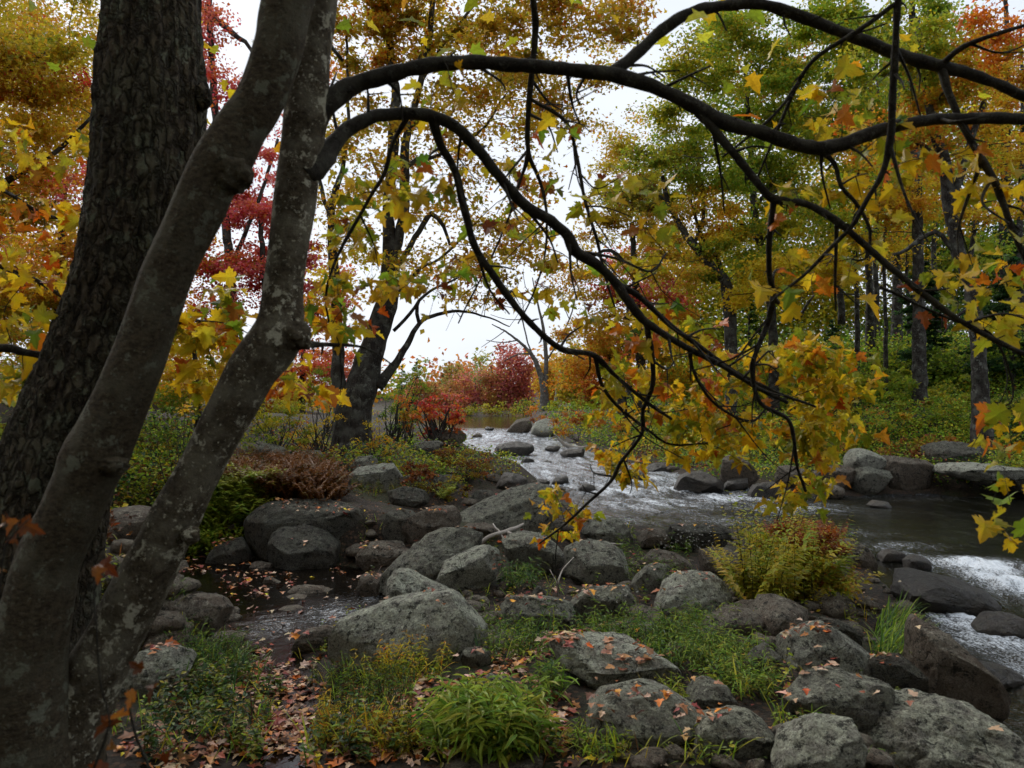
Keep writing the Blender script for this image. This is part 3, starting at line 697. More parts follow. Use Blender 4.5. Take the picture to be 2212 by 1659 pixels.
rock([(1892, 1725), (1900, 1680), (1950, 1655), (2050, 1650), (2150, 1668), (2214, 1690), (2234, 1735), (2150, 1772), (2050, 1785), (1930, 1762)], 'wide boulder with a pale right shoulder and a dark front below the lichen-capped one', R_, thick=.7, top=.34, topn=(0, -.4, .9), front=.7)
rock([(1850, 1890), (1900, 1832), (1990, 1767), (2070, 1744), (2107, 1765), (2096, 1830), (2085, 1900), (1950, 1925)], 'sharp ridged rock leaning against the left side of the great grey boulder', RP, thick=.9, top=.38, topn=(-.45, -.5, .75), front=.8)
rock([(2080, 1890), (2105, 1800), (2150, 1750), (2250, 1727), (2330, 1723), (2420, 1758), (2510, 1800), (2560, 1900), (2300, 1960), (2120, 1950)], 'great grey boulder crossed by a dark crack, filling the bottom corner beside the river', R_, thick=.9, top=.5, topn=(0, -.55, .85), front=.8, cuts=2, res=6)
rock([(2240, 1545), (2255, 1508), (2310, 1548), (2400, 1640), (2450, 1700), (2435, 1740), (2330, 1748), (2270, 1738), (2235, 1640)], 'brown slanting boulder sloping down into the dark water', RB, thick=1.0, top=.3, topn=(.2, -.6, .75), front=None, cuts=1, rough=.8)
rock([(2187, 1440), (2200, 1400), (2250, 1393), (2330, 1408), (2400, 1440), (2445, 1482), (2400, 1512), (2300, 1508), (2210, 1470)], 'wet brown boulder with a mossy end, white water running round it', RW, thick=.9, top=.6, rough=.8)
rock([(2375, 1545), (2420, 1500), (2500, 1508), (2540, 1560), (2400, 1565)], 'black wet rock awash in the white water at the side', RW, thick=.9)
rock([(2032, 1375), (2050, 1325), (2090, 1318), (2132, 1350), (2155, 1385), (2090, 1392)], 'small brown rock with rusty ferns at the water edge', RB, thick=.9)
rock([(2196, 1382), (2240, 1350), (2270, 1368), (2280, 1390), (2210, 1393)], 'small smooth dark stone at the edge of the white water', RW, res=4)
rock([(2140, 1368), (2170, 1338), (2222, 1353), (2212, 1376)], 'small mossy stone between the brown rock and the smooth dark stone', RW, res=4)
rock([(2120, 1685), (2122, 1610), (2200, 1598), (2255, 1640), (2255, 1705)], 'dark rubbly rock filling the gap behind the wide pale-shouldered boulder', RD, thick=.8)
rock([(2015, 1530), (2045, 1512), (2095, 1538), (2110, 1580), (2040, 1580)], 'dark rounded rock just behind the lichen-capped boulder', RD, res=4)
rock([(1050, 1890), (1080, 1850), (1200, 1846), (1330, 1858), (1350, 1900), (1070, 1915)], 'flat brown rock with only its top showing below the bright grass clump', RB, thick=.8, top=.3, topn=(0, -.2, 1))
rock([(2300, 1650), (2380, 1620), (2500, 1640), (2520, 1680), (2350, 1690)], 'submerged brown rock in the dark water behind the slanting boulder', RW, res=4)
rock([(1480, 1540), (1530, 1520), (1600, 1525), (1620, 1560), (1500, 1565)], 'half-buried grey stone among green weeds', R_, res=4)
rock([(1700, 1560), (1740, 1530), (1800, 1540), (1810, 1575), (1710, 1580)], 'half-buried dark stone below the broad pale weedy rock', RD, res=4)
rock([(1120, 1590), (1170, 1580), (1210, 1600), (1200, 1630), (1130, 1630)], 'crumbly grey stone in leaf litter at the right toe of the whaleback boulder', R_, res=4)
rock([(1130, 1680), (1180, 1650), (1260, 1660), (1270, 1700), (1150, 1705)], 'crusted stone showing through leaf litter behind the bright grass clump', R_, res=4)
# --- far bank, right
fb = 'boulders along the far bank'
rock([(2060, 1130), (2070, 1098), (2120, 1092), (2157, 1100), (2160, 1150), (2090, 1160)], 'pale flat-topped block at the top of the far bank boulders', RP, d=16.8, thick=.9, group=fb, res=4)
rock([(2072, 1195), (2085, 1145), (2130, 1128), (2177, 1150), (2175, 1190), (2130, 1210)], 'pale brown block under the flat-topped one on the far bank', R_, thick=.9, group=fb)
rock([(2160, 1180), (2160, 1110), (2220, 1103), (2272, 1120), (2288, 1170), (2250, 1200), (2180, 1202)], 'tall square brown boulder on the far bank beside the black hollow', RB, thick=.8, group=fb)
rock([(2248, 1130), (2260, 1085), (2340, 1077), (2402, 1088), (2415, 1140), (2340, 1150)], 'wide dark blocky boulder above the black hollow on the far bank', RD, d=17.3, thick=.7, group=fb, top=.5)
rock([(2285, 1150), (2310, 1133), (2400, 1131), (2490, 1143), (2520, 1160), (2350, 1168)], 'long thin slab overhanging the dark pool on the far bank', RP, d=15.8, thick=.8, group=fb, top=.3, topn=(0, -.2, 1), cuts=1)
rock([(2440, 1200), (2450, 1150), (2520, 1140), (2580, 1200)], 'dark block under the end of the thin slab', RD, d=15.9, group=fb, res=4)
rock([(1970, 1190), (1990, 1140), (2050, 1123), (2087, 1150), (2085, 1195), (2000, 1205)], 'brown block left of the pale ones on the far bank', RB, thick=.9, group=fb)
rock([(1745, 1160), (1760, 1115), (1800, 1108), (1832, 1135), (1855, 1168), (1800, 1195)], 'big brown rock on the far bank above the rapids', RB, thick=.9, group=fb)
rock([(1825, 1210), (1840, 1185), (1890, 1173), (1908, 1195), (1892, 1220)], 'dark wet rock at the waterline under the drooping yellow leaves', RW, group=fb, res=4)
rock([(1645, 1200), (1660, 1160), (1720, 1148), (1765, 1170), (1772, 1200), (1700, 1208)], 'dark rock splitting the little waterfall', RW, thick=.9, group='rocks in the river')
rock([(1760, 1200), (1780, 1170), (1830, 1165), (1835, 1195)], 'low flat wet rock right of the little waterfall', RW, res=4, group='rocks in the river')
rock([(1560, 1150), (1600, 1130), (1640, 1128), (1650, 1152)], 'small dark stones rim above the little waterfall', RW, res=4, group='rocks in the river')
rock([(1880, 1170), (1900, 1140), (1950, 1135), (1985, 1160), (1980, 1195), (1900, 1195)], 'rounded brown rock between the two brown blocks of the far bank', RB, group=fb, res=4)
rock([(2110, 1235), (2140, 1222), (2180, 1228), (2190, 1242)], 'low wet stone in front of the far bank boulders', RW, res=3, group=fb)
# --- upstream
rock([(1288, 1055), (1300, 1032), (1335, 1021), (1365, 1033), (1372, 1055), (1335, 1068)], 'smooth pale boulder at the outlet of the pond', RP, thick=1.0, top=.7, rough=.5, front=.85, frontn=(-.5, -.8, -.1), group='rocks in the river', cuts=1)
rock([(1235, 1052), (1262, 1025), (1290, 1018), (1305, 1050), (1270, 1058)], 'dark brown rock left of the smooth pale boulder under rusty brush', RB, res=4, group='rocks in the river')
rock([(1205, 1105), (1215, 1085), (1260, 1076), (1300, 1084), (1308, 1100), (1280, 1115), (1220, 1117)], 'dark rounded rock alone in the middle of the white riffles', RW, thick=.9, top=.75, rough=.7, group='rocks in the river')
rock([(1358, 1112), (1380, 1098), (1420, 1094), (1445, 1103), (1420, 1118)], 'low dark rock near the bleached fallen branch', RW, res=4, group='rocks in the river')
rock([(1268, 1128), (1285, 1115), (1310, 1125), (1300, 1131)], 'low flat stone barely above the water below the round river rock', RW, res=3, group='rocks in the river')
rock([(1320, 1129), (1335, 1123), (1354, 1127), (1350, 1133)], 'tiny dark stone right of the low flat one in midstream', RW, res=3, group='rocks in the river')
rock([(1320, 1098), (1340, 1088), (1372, 1090), (1370, 1105)], 'half-drowned stone upstream of the low dark rock', RW, res=3, group='rocks in the river')
rock([(1148, 1068), (1165, 1056), (1180, 1062), (1175, 1070)], 'small brown stone at the tip of the red shrub point', RB, res=3, group='rocks in the river')
rock([(1178, 1048), (1190, 1041), (1210, 1047), (1200, 1052)], 'tiny dark stone at the lip of the pond', RW, res=3, group='rocks in the river')
rock([(1030, 1075), (1060, 1052), (1120, 1050), (1150, 1065), (1120, 1085)], 'brown rock beneath the red shrub', RB, d=17.2, res=4, group='rocks on the left point')
rock([(990, 1095), (1020, 1078), (1080, 1075), (1100, 1100), (1040, 1115)], 'dark rock at the foot of the red shrub', RD, res=4, group='rocks on the left point')
rock([(842, 1180), (850, 1150), (890, 1136), (960, 1132), (982, 1140), (986, 1175), (960, 1190), (890, 1200)], 'pale flat-topped boulder in brown ferns below the double-stemmed tree', RP, thick=.8, top=.40, topn=(-.1, -.45, .9), front=.75, frontn=(.3, -1, -.2), group='rocks on the left point')
rock([(838, 1160), (870, 1115), (920, 1110), (932, 1135), (890, 1150)], 'second pale rock behind the flat-topped one in ferns', R_, d=12.2, res=4, group='rocks on the left point')
rock([(927, 1230), (945, 1195), (990, 1183), (1042, 1190), (1054, 1222), (1000, 1240)], 'dark craggy rock above the table-shaped boulder', RD, thick=.9, group='rocks on the left point')
rock([(975, 1190), (985, 1158), (1010, 1152), (1040, 1185), (1020, 1195)], 'grey-brown rock showing right of the flat-topped fern boulder', RB, res=4, group='rocks on the left point')
rock([(1140, 1230), (1160, 1198), (1200, 1196), (1214, 1222), (1170, 1238)], 'dark rock below the brown fern bush', RD, res=4, group='rocks on the left point')
rock([(1196, 1188), (1220, 1153), (1262, 1153), (1306, 1182), (1292, 1200), (1215, 1202)], 'dark mossy point of rock reaching into the river', RW, res=4, group='rocks on the left point')
rock([(1300, 1185), (1306, 1168), (1345, 1172), (1348, 1185)], 'little square dark stone behind the huge slanting boulder', RW, res=3, group='rocks on the left point')
rock([(1342, 1183), (1355, 1165), (1392, 1162), (1396, 1180)], 'mossy stone right of the little square one behind the huge slanting boulder', RW, res=3, group='rocks on the left point')
rock([(1405, 1200), (1425, 1178), (1450, 1185), (1462, 1202)], 'wet stone in the fast water behind the hanging yellow branch', RW, res=3, group='rocks in the river')
rock([(1045, 1185), (1060, 1160), (1110, 1160), (1130, 1190), (1080, 1200)], 'hidden grey rock inside the brown fern bush', RD, res=4, group='rocks on the left point')
rock([(605, 1130), (630, 1085), (680, 1078), (705, 1110), (655, 1135)], 'pale grey rock in shrubs left of the double-stemmed tree', R_, res=4, group='rocks on the left point')
rock([(715, 1115), (735, 1098), (790, 1100), (800, 1125), (740, 1130)], 'low grey rock at the root of the double-stemmed tree', R_, res=4, group='rocks on the left point')
rock([(1520, 1165), (1545, 1150), (1585, 1155), (1590, 1172)], 'low dark stone in the smooth water above the rapids', RW, res=3, group='rocks in the river')
# ================================================================ NEAR MAPLE: three leaning stems, arching limbs, leafy shoots
PAL_GOLD = hexc('ccac36', 'bea02e', 'd4b43a', 'b2962c', 'c49e2e', 'b89028')
PAL_YEL = hexc('e4c22e', 'dcb824', 'e8cc3c', 'd2b026', 'ccbc34', 'dca824')
PAL_OLIVE = hexc('9ca02a', 'aca62e', '8a962a', 'b8a62c', '808c28', 'b4ac34')
PAL_GREEN = hexc('7a9a2e', '6a8c2a', '90aa36', '587c28', '84a032', 'a2b03a')
PAL_DKGREEN = hexc('2a4624', '32502a', '223c20', '385630', '426032')
PAL_ORANGE = hexc('d07a22', 'c9681f', 'd98a2c', 'b8561c', 'd0902a', 'c0702a')
PAL_RED = hexc('c0342c', 'a82a2a', 'cf4a34', 'b23a40', '98242c', 'd05a38')
PAL_PINK = hexc('d06872', 'c45a70', 'd87a70', 'b85068', 'dc8a68')
PAL_RUST = hexc('8a4a20', '7a3c1c', '9a5a28', '6a3418', 'a0662c')
PAL_BROWN = hexc('6a4422', '553318', '7a5228', '4a2e18', '8a5c2c')
PAL_LITTER = hexc('b09274', 'bfa086', '9a7050', '80503a', 'a06c50', '94483a', 'c4a88c', '6c4630', '7a3028', 'b08050', 'c4aa92', '8c6a50')
PAL_FGREEN = hexc('4c6e34', '5a7c3a', '6e8a3c', '3c5e2e', '84924a')
def mixpal(*pw):
    return np.concatenate([np.tile(p, (w, 1)) for p, w in pw])

base = P(60, 1659, 2.15); base[2] = gz(base[0], base[1]) - .02
maple = empty('maple_tree', base, 'dark many-stemmed maple leaning in from the left edge, its bare limbs arching over the river', 'tree')
def pp(rows, d0, d1=None, rs=1.0):
    """rows (px, py, r px) at depths from d0 to d1 -> x,y,z,r"""
    n = len(rows); out = []
    for i, r in enumerate(rows):
        d = d0 if d1 is None else d0 + (d1 - d0) * i / max(1, n - 1)
        q = P(r[0], r[1], d); out.append((*q, r[2] / FPX * d * rs))
    return np.array(out)
def furrow(th, sl, rad):
    p = np.stack([np.cos(th) * 3.4, np.sin(th) * 3.4, sl * 2.1], -1).reshape(-1, 3)
    w = fbm(p * 1.0, 3) * .8
    q = np.stack([np.cos(th).ravel() * 11 + w, np.sin(th).ravel() * 11 + w, sl.ravel() * 6.5], 1)
    ridge = 1 - np.abs(noise3(q) * 2.2); fine = fbm(q * 3.1 + 4, 3)
    return (.020 * (ridge - .6) + .007 * fine + .014 * fbm(p * .5, 2)).reshape(th.shape)
def smoothbark(th, sl, rad):
    p = np.stack([np.cos(th) * 2.2, np.sin(th) * 2.2, sl * 6], -1).reshape(-1, 3)
    ring = np.clip(noise3(np.stack([np.cos(th).ravel() * .5, np.sin(th).ravel() * .5, sl.ravel() * 9], 1)) - .25, 0, 1)
    return (rad.ravel() * (.055 * fbm(p, 4) + .10 * ring)).reshape(th.shape)
def foot(rows, x, y, r):
    """carry a stem on down to the ground"""
    z = gz(x, y); q = np.array([(x, y, z - .12, r * 1.25), (x, y, z + .12, r * 1.08)]); return np.vstack([rows, q[::-1]])
T1 = pp([(340, -420, 88), (335, -200, 90), (328, 0, 95), (326, 150, 108), (324, 250, 112), (310, 400, 108), (272, 600, 104), (205, 800, 108), (130, 1000, 116), (80, 1200, 125), (55, 1400, 135), (50, 1700, 150)], 2.75)
T2 = pp([(760, -420, 46), (690, -200, 50), (622, 0, 53), (600, 110, 52), (560, 220, 51), (522, 275, 53), (482, 345, 60), (455, 390, 56), (424, 460, 55), (385, 540, 52), (358, 600, 52), (328, 690, 53), (289, 800, 56), (240, 915, 60), (204, 990, 66), (185, 1035, 62), (148, 1120, 62), (104, 1213, 64), (82, 1310, 70), (62, 1420, 76), (52, 1560, 86), (50, 1720, 95)], 1.95, 2.0)
T3 = pp([(705, -420, 30), (698, -200, 34), (690, 0, 38), (672, 120, 42), (662, 230, 47), (650, 330, 45), (635, 450, 45), (622, 540, 42), (612, 620, 42), (607, 690, 49), (590, 740, 56), (545, 800, 53), (510, 865, 50), (480, 920, 47), (442, 995, 46), (410, 1056, 48), (382, 1110, 52), (355, 1165, 52), (305, 1265, 58), (250, 1370, 58), (195, 1473, 64), (150, 1600, 76), (120, 1720, 90)], 2.12, 2.1)
fx = base
for rows, mt, dsp, seg, (ox, oy), nm in ((T1, M_BARK_ROUGH, furrow, 150, (-.1, .62), 'rough furrowed main trunk'), (T2, M_BARK_SMOOTH, smoothbark, 72, (-.1, -.13), 'smooth middle stem with ringed knots'), (T3, M_BARK_PALE, smoothbark, 72, (.0, .0), 'stem blotched with pale lichen')):
    b_ = Bag(); last = rows[-1]
    rows = foot(rows, float(last[0]) + ox * .3, float(last[1]) + (0 if nm[0] == 'r' else .02), float(last[3]))
    tube(b_, rows, 120 if seg > 100 else 64, .014 if seg > 100 else .016, disp=dsp)
    o = b_.build('trunk', mt, maple, base, True); o['label'] = nm
def burl(c, r, m, sd, sq=(1, 1, 1)):
    v, t = ico(4); v = v * (1 + .34 * fbm(v * 1.8 + sd, 5, .6)[:, None]) * r * np.array(sq) + c
    b_ = Bag(); b_.add(v, t, (1, 1, 1)); b_.build('knot', m, maple, base, True)
burl(P(628, 722, 2.10), .046, M_BARK_PALE, 3, (1.15, 1, 1.0)); burl(P(652, 742, 2.09), .022, M_BARK_PALE, 13, (1.3, 1, .8)); burl(P(640, 700, 2.09), .02, M_BARK_PALE, 17, (1, 1, 1.2)); burl(P(440, 208, 2.72), .030, M_BARK_ROUGH, 9, (.9, 1, 1.6)); burl(P(500, 372, 1.955), .052, M_BARK_SMOOTH, 21, (1, 1, 1.1))
burl(P(412, 1155, 2.06), .024, M_BARK_PALE, 31, (1, 1, 1)); burl(P(240, 1005, 1.95), .036, M_BARK_SMOOTH, 41, (1.1, 1, .7))

LIMBS = []
def limb(rows, d0, d1=None, name='limb', wob=.012, m=None, seg=14, label=None):
    b_ = Bag(); r = pp(rows, d0, d1)
    if len(LIMBS) > 1 and -10 < rows[0][0] < 2220 and rows[0][1] > -10 and rows[0][0] > 600:
        A = np.vstack(LIMBS); f = _c * A[:, 1] + _s * (A[:, 2] - CAM_Z); ax_ = 1106 + FPX * A[:, 0] / f; ay_ = 829.5 - FPX * (-_s * A[:, 1] + _c * (A[:, 2] - CAM_Z)) / f
        k = int(np.argmin(np.hypot(ax_ - rows[0][0], ay_ - rows[0][1])))
        if math.hypot(ax_[k] - rows[0][0], ay_[k] - rows[0][1]) < 45:      # spring from the wood it grows on
            n_ = len(r); dd = A[k, 1] - r[0, 1]
            for i in range(n_):
                w_ = max(0, 1 - i / (n_ * .6)); q_ = P(rows[i][0], rows[i][1], r[i, 1] + dd * w_); r[i, :3] = q_
            r[0, :3] = A[k, :3]
    q = tube(b_, r, seg if rows[0][2] > 7 else 8, .02 if rows[0][2] > 7 else .03, rough=.30, rfreq=22., wob=wob * (1 if rows[0][2] < 12 else .35))
    o = b_.build(name, m or M_TWIG, maple, base, True)
    if label: o['label'] = label
    LIMBS.append(q); return q
limb([(668, 262, 34), (690, 240, 30), (720, 212, 24), (770, 182, 20), (850, 157, 17.5), (920, 142, 16), (1000, 135, 15.5), (1100, 138, 15.5), (1200, 146, 15.5), (1300, 156, 16), (1345, 165, 17), (1420, 190, 15), (1500, 228, 16), (1560, 262, 16), (1640, 285, 15), (1700, 305, 15), (1765, 320, 16), (1830, 308, 15), (1900, 282, 14), (1980, 265, 13), (2060, 257, 12.5), (2212, 258, 12.5), (2400, 280, 10), (2700, 350, 7), (2980, 460, 2.5)], 2.12, 2.35, 'limb', label='long upper limb arching from stem to right edge')
limb([(1325, 158, 15), (1375, 115, 13), (1430, 65, 12.5), (1490, 28, 12), (1560, 12, 12), (1640, 8, 12), (1720, 30, 12.5), (1800, 62, 12.5), (1870, 90, 13), (1950, 120, 13), (2020, 140, 14), (2100, 162, 12), (2160, 185, 11), (2212, 207, 11), (2350, 265, 9), (2620, 390, 6), (2850, 530, 2)], 2.22, 2.4)
limb([(655, 385, 30), (690, 350, 28), (715, 318, 21), (745, 285, 17), (790, 258, 15), (850, 245, 14), (920, 250, 14), (980, 272, 13), (1030, 320, 12), (1080, 385, 12), (1130, 440, 12), (1190, 478, 12), (1225, 510, 12), (1243, 543, 13), (1290, 572, 11), (1330, 612, 10.5), (1380, 680, 9.5), (1430, 720, 8), (1490, 755, 6.5), (1560, 790, 5.5), (1640, 840, 5), (1700, 870, 4)], 2.10, 2.9, label='lower limb curving down over the river')
limb([(925, 262, 12), (950, 310, 9.5), (985, 372, 9), (1000, 440, 8.5), (1025, 530, 8.5), (1060, 585, 8.5), (1090, 630, 8), (1130, 682, 7), (1180, 732, 7), (1220, 758, 6.5), (1285, 770, 5.5), (1330, 812, 4.5), (1400, 870, 4), (1450, 905, 3)], 2.25, 3.0)
limb([(1503, 232, 13), (1550, 290, 9.5), (1600, 350, 9), (1640, 400, 8.5), (1672, 430, 9), (1740, 440, 8), (1800, 472, 8), (1850, 512, 7.5), (1920, 575, 7), (1990, 632, 7), (2060, 685, 6), (2130, 725, 5.5), (2212, 764, 5), (2300, 800, 4)], 2.25, 2.4)
limb([(1672, 430, 7), (1662, 520, 6.5), (1660, 590, 6), (1668, 640, 7), (1655, 700, 6), (1632, 760, 5), (1622, 800, 5), (1640, 870, 4.5), (1700, 905, 4.5), (1715, 950, 4), (1722, 1010, 3.5), (1740, 1060, 3)], 2.32, 3.1)
limb([(1668, 640, 5), (1690, 665, 4), (1720, 690, 4), (1745, 655, 3), (1758, 640, 2)], 2.5, 2.6, 'branch')
limb([(1945, -60, 8), (1940, 0, 8), (1932, 100, 8), (1926, 200, 8), (1922, 300, 8), (1905, 370, 6.5), (1870, 430, 5.5), (1840, 490, 5), (1790, 540, 4.5), (1730, 600, 3.5), (1665, 650, 3)], 2.05, 2.4, 'branch')
limb([(1918, 5, 5), (1840, 70, 5.5), (1760, 125, 5), (1720, 190, 4.5), (1690, 260, 4), (1660, 330, 3), (1630, 400, 2)], 2.1, 2.4, 'branch')
limb([(1730, 170, 4), (1680, 240, 3.5), (1600, 310, 3), (1560, 340, 2)], 2.2, 2.3, 'branch')
limb([(2030, 145, 10), (2060, 230, 8.5), (2108, 320, 8), (2140, 380, 8), (2180, 470, 7), (2222, 570, 6), (2250, 640, 5)], 2.3, 2.3, 'branch')
limb([(2032, 132, 8), (2070, 108, 6), (2130, 82, 5), (2230, 52, 4)], 2.3, 2.2, 'branch')
limb([(1142, -40, 7), (1148, 0, 7), (1156, 60, 8.5), (1150, 140, 7), (1143, 230, 6.5), (1140, 325, 5.5), (1165, 390, 4), (1178, 460, 3), (1175, 550, 2.5), (1150, 640, 2), (1120, 700, 1.5)], 2.5, 3.2, 'branch')
limb([(1155, 208, 4.5), (1220, 262, 4), (1245, 330, 4), (1265, 430, 4), (1290, 520, 3.5), (1305, 590, 3), (1330, 660, 2)], 2.6, 3.0, 'branch')
limb([(882, 250, 7), (850, 310, 5.5), (835, 370, 5), (800, 430, 4), (760, 500, 4), (720, 580, 3), (705, 640, 2.5), (712, 700, 2)], 2.2, 2.6, 'branch')
limb([(1140, 325, 4), (1120, 400, 3), (1095, 480, 2.5), (1060, 560, 2.2), (1020, 640, 2), (990, 700, 1.6)], 2.8, 3.1, 'branch')
limb([(640, 738, 12), (680, 744, 7), (715, 744, 4.5), (790, 752, 2.5), (850, 790, 1.5)], 2.1, 2.5, 'branch')
limb([(1400, 695, 7), (1408, 760, 6), (1412, 830, 5), (1388, 885, 4.5), (1385, 940, 4), (1340, 1000, 4), (1320, 1040, 4), (1262, 1092, 3.2), (1205, 1142, 2.6), (1165, 1172, 2)], 2.75, 3.6)
limb([(1330, 612, 7), (1390, 645, 6), (1450, 705, 5.5), (1530, 762, 5), (1590, 800, 4), (1680, 850, 3.5), (1760, 880, 2.5)], 2.7, 3.0, 'branch')
limb([(1280, 770, 5), (1300, 830, 4), (1340, 880, 3.5), (1400, 930, 3), (1450, 960, 2.5), (1530, 955, 2)], 2.9, 3.3, 'branch')
limb([(1245, 548, 4), (1330, 556, 3), (1410, 585, 2.5), (1440, 550, 2)], 2.65, 2.8, 'branch')
limb([(1765, 325, 7), (1800, 350, 5), (1815, 400, 4.5), (1850, 440, 4), (1880, 500, 3.5), (1870, 560, 2.5), (1840, 560, 2)], 2.3, 2.35, 'branch')
limb([(1900, 620, 4), (1960, 650, 3.5), (2050, 690, 3), (2140, 720, 3), (2180, 800, 2.5), (2180, 870, 2), (2120, 880, 1.6)], 2.4, 2.5, 'branch')
limb([(1485, 755, 4), (1500, 800, 3.5), (1545, 870, 3), (1620, 910, 3), (1660, 880, 2.2), (1700, 860, 2)], 2.95, 3.2, 'branch')
limb([(-120, 770, 12), (0, 752, 10), (60, 762, 8), (120, 772, 7), (190, 770, 5)], 2.7, 2.75, 'branch')
limb([(-80, 520, 6), (0, 575, 5), (70, 600, 4.5), (160, 660, 4)], 3.0, 3.1, 'branch')
limb([(-60, 380, 5), (20, 420, 4.5), (110, 470, 4), (200, 455, 3)], 3.1, 3.2, 'branch')
limb([(380, 700, 4), (420, 690, 4), (480, 720, 3), (560, 740, 3)], 3.1, 3.3, 'branch')
limb([(740, 130, 4), (700, 80, 5), (690, 20, 5), (680, -50, 5)], 2.4, 2.5, 'branch')

# shoots: ends scattered in leafy zones, each tied to the nearest wood; leaves sit along them
LEAFLIST = []                        # pos, R, size, colour
NODES = np.vstack([q[::2] for q in LIMBS])
shoot_bag = Bag()
mr = np.random.default_rng(21)
PN_YEL = mixpal((PAL_YEL, 10), (PAL_OLIVE, 8), (PAL_ORANGE, 1))
PN_GRN = mixpal((PAL_OLIVE, 4), (PAL_GREEN, 1), (PAL_GOLD, 2), (PAL_YEL, 1), (PAL_RUST, 1))
PN_MIX = mixpal((PAL_OLIVE, 5), (PAL_YEL, 4), (PAL_ORANGE, 2), (PAL_RUST, 1), (PAL_GREEN, 2))
PN_DRY = hexc('7c4a22', '8a562c', '663a1e', '94683a', '70442a')
# zone: px, py, rx, ry, depth, shoots, leaves per shoot, leaf size m, palette
ZONES = [
 (1500, 770, 170, 80, 3.2, 26, 8, .050, PN_YEL), (1640, 850, 180, 95, 3.4, 40, 9, .052, PN_YEL), (1420, 880, 120, 80, 3.4, 19, 8, .048, PN_YEL), (1760, 750, 110, 60, 3.2, 20, 8, .052, PN_YEL),
 (1700, 985, 95, 75, 3.5, 18, 8, .054, PN_YEL), (1715, 1085, 45, 45, 3.5, 8, 7, .052, PN_YEL), (1210, 1092, 62, 38, 3.8, 9, 7, .050, PN_YEL), (1190, 1160, 55, 14, 3.9, 5, 6, .048, PN_YEL), (1330, 1000, 65, 45, 3.7, 11, 7, .052, PN_YEL),
 (1545, 940, 90, 55, 3.4, 12, 8, .054, PN_YEL), (1830, 945, 55, 22, 3.4, 5, 5, .054, PN_YEL), (1800, 830, 80, 50, 3.3, 10, 7, .056, PN_YEL), (1440, 690, 120, 60, 3.1, 10, 6, .06, PN_MIX),
 (1350, 480, 110, 100, 3.0, 12, 5, .058, PN_GRN), (1130, 560, 100, 90, 3.2, 9, 4, .052, PN_GRN), (1080, 400, 120, 90, 3.0, 9, 4, .055, PN_GRN), (1250, 380, 120, 60, 3.0, 6, 3, .055, PN_GRN), (1300, 640, 120, 60, 3.1, 10, 4, .052, PN_GRN),
 (990, 590, 80, 70, 3.0, 8, 4, .052, PN_GRN), (900, 640, 80, 50, 2.9, 9, 5, .05, PN_GRN), (860, 410, 80, 60, 2.6, 9, 5, .052, PN_GRN), (770, 430, 70, 60, 2.6, 9, 5, .052, PN_GRN), (740, 560, 60, 70, 2.6, 9, 5, .05, PN_GRN), (720, 690, 60, 50, 2.5, 10, 6, .05, PN_MIX),
 (960, 190, 60, 30, 2.3, 4, 3, .048, PN_YEL), (1230, 250, 70, 40, 2.5, 4, 3, .05, PN_MIX),
 (1790, 230, 120, 60, 2.5, 8, 4, .055, PN_MIX), (1700, 240, 60, 60, 2.5, 3, 3, .07, PN_MIX), (1960, 300, 90, 70, 2.4, 8, 4, .058, PN_MIX), (1880, 390, 110, 50, 2.4, 9, 4, .064, PN_YEL), (1740, 420, 80, 50, 2.5, 5, 3, .055, PN_MIX), (1740, 600, 90, 60, 2.6, 6, 4, .07, PN_MIX),
 (2040, 590, 60, 60, 2.4, 5, 3, .058, PN_GRN), (2150, 400, 70, 60, 2.4, 8, 4, .056, PN_YEL), (2170, 560, 60, 60, 2.4, 6, 4, .058, PN_MIX), (2140, 670, 70, 50, 2.3, 7, 4, .064, PN_YEL), (1880, 500, 60, 50, 2.5, 5, 3, .054, PN_YEL),
 (2180, 980, 40, 40, 2.3, 5, 4, .054, PN_YEL), (2160, 1120, 35, 35, 2.2, 4, 3, .068, PN_YEL), (2190, 870, 30, 40, 2.3, 3, 3, .07, PN_MIX), (2185, 1050, 20, 20, 2.25, 1, 2, .07, PN_YEL),
 (90, 320, 110, 50, 3.1, 13, 5, .056, mixpal((PAL_ORANGE, 1), (PAL_OLIVE, 3), (PAL_YEL, 3))), (90, 470, 110, 60, 3.0, 15, 5, .056, mixpal((PAL_ORANGE, 2), (PAL_YEL, 5))), (90, 590, 100, 50, 2.9, 12, 5, .055, mixpal((PAL_ORANGE, 1), (PAL_YEL, 4))), (60, 700, 90, 45, 2.9, 11, 5, .064, PN_YEL), (30, 840, 60, 40, 2.8, 6, 5, .07, PN_YEL),
 (480, 640, 60, 50, 3.2, 9, 5, .07, PN_GRN), (440, 730, 70, 45, 3.2, 16, 6, .07, mixpal((PAL_YEL, 5), (PAL_OLIVE, 3), (PAL_ORANGE, 1))), (440, 810, 60, 40, 3.2, 10, 6, .065, mixpal((PAL_YEL, 5), (PAL_OLIVE, 3), (PAL_ORANGE, 1))), (620, 830, 70, 30, 2.9, 8, 5, .06, mixpal((PAL_ORANGE, 2), (PAL_YEL, 4))), (690, 830, 40, 25, 2.7, 4, 4, .06, PN_MIX),
]
